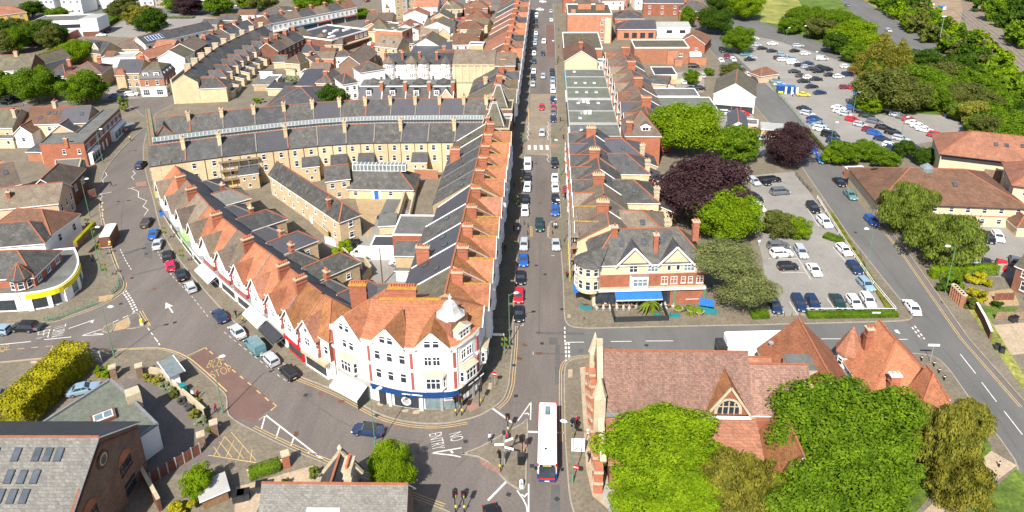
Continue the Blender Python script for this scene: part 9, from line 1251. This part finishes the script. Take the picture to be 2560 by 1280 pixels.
# ---------------------------------------------------------------- people
def body_mesh(stride, seed):
    bm = bmesh.new(); V = {}
    def v(n, p): V[n] = bm.verts.new(p)
    s = stride
    for n, p in dict(pel=(0,0,.96), ch=(0,.01,1.28), nk=(0,0,1.47), hd=(0,.02,1.6), tp=(0,.01,1.72), shl=(-.17,0,1.4), ell=(-.25,-.02-s*.3,1.14), hal=(-.24,.08-s*.55,.9), shr=(.17,0,1.4), elr=(.25,-.02+s*.3,1.14), har=(.24,.08+s*.55,.9), hpl=(-.1,0,.9), knl=(-.1,.03+s*.6,.5), anl=(-.1,s*.9-.05,.09), tol=(-.1,s*.9+.12,.04), hpr=(.1,0,.9), knr=(.1,.05-s*.3,.5), anr=(.1,-s*1.-.04,.1), tor=(.1,-s*1.+.12,.05)).items(): v(n, p)
    for a, b in (('pel','ch'),('ch','nk'),('nk','hd'),('hd','tp'),('ch','shl'),('shl','ell'),('ell','hal'),('ch','shr'),('shr','elr'),('elr','har'),('pel','hpl'),('hpl','knl'),('knl','anl'),('anl','tol'),('pel','hpr'),('hpr','knr'),('knr','anr'),('anr','tor')): bm.edges.new((V[a], V[b]))
    me = bpy.data.meshes.new('person'); names = list(V); bm.verts.index_update(); bm.to_mesh(me); bm.free(); o = bpy.data.objects.new('tmp', me); COL.objects.link(o); md = o.modifiers.new('s', 'SKIN'); rr = dict(pel=.15,ch=.16,nk=.06,hd=.1,tp=.075,shl=.075,ell=.05,hal=.045,shr=.075,elr=.05,har=.045,hpl=.1,knl=.07,anl=.05,tol=.045,hpr=.1,knr=.07,anr=.05,tor=.045)
    for i, n in enumerate(names): d = me.skin_vertices[0].data[i]; d.radius = (rr[n], rr[n]*(.75 if n in ('pel','ch') else 1)); d.use_root = n == 'pel'
    o.modifiers.new('u', 'SUBSURF').levels = 1; dg = bpy.context.evaluated_depsgraph_get(); out = bpy.data.meshes.new_from_object(o.evaluated_get(dg)); bpy.data.objects.remove(o)
    for m in ('paint_n','paint_r','skin','hair','black'): out.materials.append(MATS[m])
    for p in out.polygons:
        c = p.center; p.use_smooth = True
        p.material_index = 4 if c.z < .1 else (2 if abs(c.x) > .19 and c.z < .98 else 0 if c.z < .98 else 1 if c.z < 1.47 else 3 if (c.z > 1.66 or (c.y < -.01 and c.z > 1.52)) else 2)
    return out
PM = [body_mesh(.0, 1), body_mesh(.22, 2), body_mesh(-.18, 3)]
for i, (p, top, bot, lab, c) in enumerate((((-55.7,106.4),'k','k','person in black walking on the crescent pavement',1),((-53.69,104.66),'y','o','person in a striped yellow top on the crescent pavement',1),((-53.1,105.5),'w','s','person in white beside the striped one on the crescent',2),((-111.0,161.1),'k','k','person in dark clothes crossing the crescent',1),((-7.87,78.35),'w','n','person in pale top walking on the island crossing',1),((-5.51,78.61),'r','n','person in red beside the direction post',0),((4.30,82.18),'p','k','person in pink on the church pavement beside the bus',0),((5.68,75.50),'k','k','person in black on the church forecourt',1),((-48.86,82.77),'p','n','person in lilac walking past the bus bay lamp',1),((-53.68,85.60),'w','k','person seated side by the stone wall, left one',0),((-52.96,85.63),'r','k','person by the stone wall in red, right one',0),((3.8,121.1),'m','k','person in maroon on the café pavement',1),((3.9,155.1),'k','s','person in dark jacket by the east parked cars',2),((1.6,140.9),'s','n','person in grey at the narrowing, left of two',1),((2.0,141.0),'w','n','person in white at the narrowing, right of two',2),((-6.4,138.7),'w','b','person in blue trousers stepping into the sun',1),((-7.3,139.7),'k','k','person in black on the shaded pavement',0),((-8.8,131.2),'k','k','person in black under the shop canopies',1),((-8.3,162.3),'k','k','person in dark clothes on the shaded pavement by the white car',2),((4.6,196.2),'m','k','person outside the flat shops in maroon',0),((3.9,211.6),'k','k','person in black below the dark blue parked car',1),((4.2,287.4),'k','n','person in navy far up the east pavement',0),((3.9,281.5),'k','k','person in black far up the east pavement',1),((4.7,308.0),'m','k','person in maroon far up the east pavement',2),((5.0,342.9),'b','k','person in blue far up the east pavement',0),((5.3,398.8),'r','k','person in red by the green patch far up the street',1),((44.2,134.4),'w','s','person in white under the chestnut tree',0),((83.6,237.9),'w','k','person in white by the charity stall',0),((-124.1,193.1),'y','n','person in a high visibility jacket by the kerb on the west street',0),((74.4,164.3),'k','k','person beside the teal saloon by the clinic',1),((-7.3,187.8),'k','n','person waiting at the zebra on the west side',0),((-93.4,124.4),'n','k','person in navy on the shaded west pavement',2),((-102.7,137.8),'o','k','person in brown at the shaded café tables',0))):
    o = ob('person', PM[c], None, (*p, .13), i*1.7); tag(o, lab, 'person')
    for k, col in ((0, bot), (1, top)): o.material_slots[k].link = 'OBJECT'; o.material_slots[k].material = MATS['paint_'+col]

r_ = random.Random(4); ks = 0
for t_ in [k/15 for k in range(15)]:   # small back additions between the crescent houses and the mews
    a = lerp((-74,141), (-38,106), t_); k = r_.uniform(-1.5,1.5); w_ = r_.uniform(2.6,4.6); ks += 1
    simple('back_addition', f'{["dark felt","grey slate","pale sheet"][ks%3]} roofed back addition, {ORD[ks-1]} along the crescent yards from the top', 'shed', (a[0]+k, a[1]+r_.uniform(-1,1)), (a[0]+k+w_*.8, a[1]-w_*.55), r_.uniform(3,5.5), r_.uniform(2.4,3.4), .6, r_.choice(['+y','-y']), r_.choice(['render_white','brick_buff','brick_red','render_cream']), ['felt_dark','slate','membrane'][ks%3], group='back additions behind the crescent')
for i, (p, q) in enumerate(zip([(-57.1,148.0),(-52.5,141.4),(-47.5,133.6),(-44.5,131.4),(-40.2,126.1)], [(-53.0,142.1),(-47.4,135.4),(-44.7,132.0),(-40.6,126.6),(-37.0,123.0)])): wallrun(f'garden boundary wall, {ORD[i]} stretch beside the mews', [p, q], 1.7, .25, ['render_white','brick_buff'][i%2])
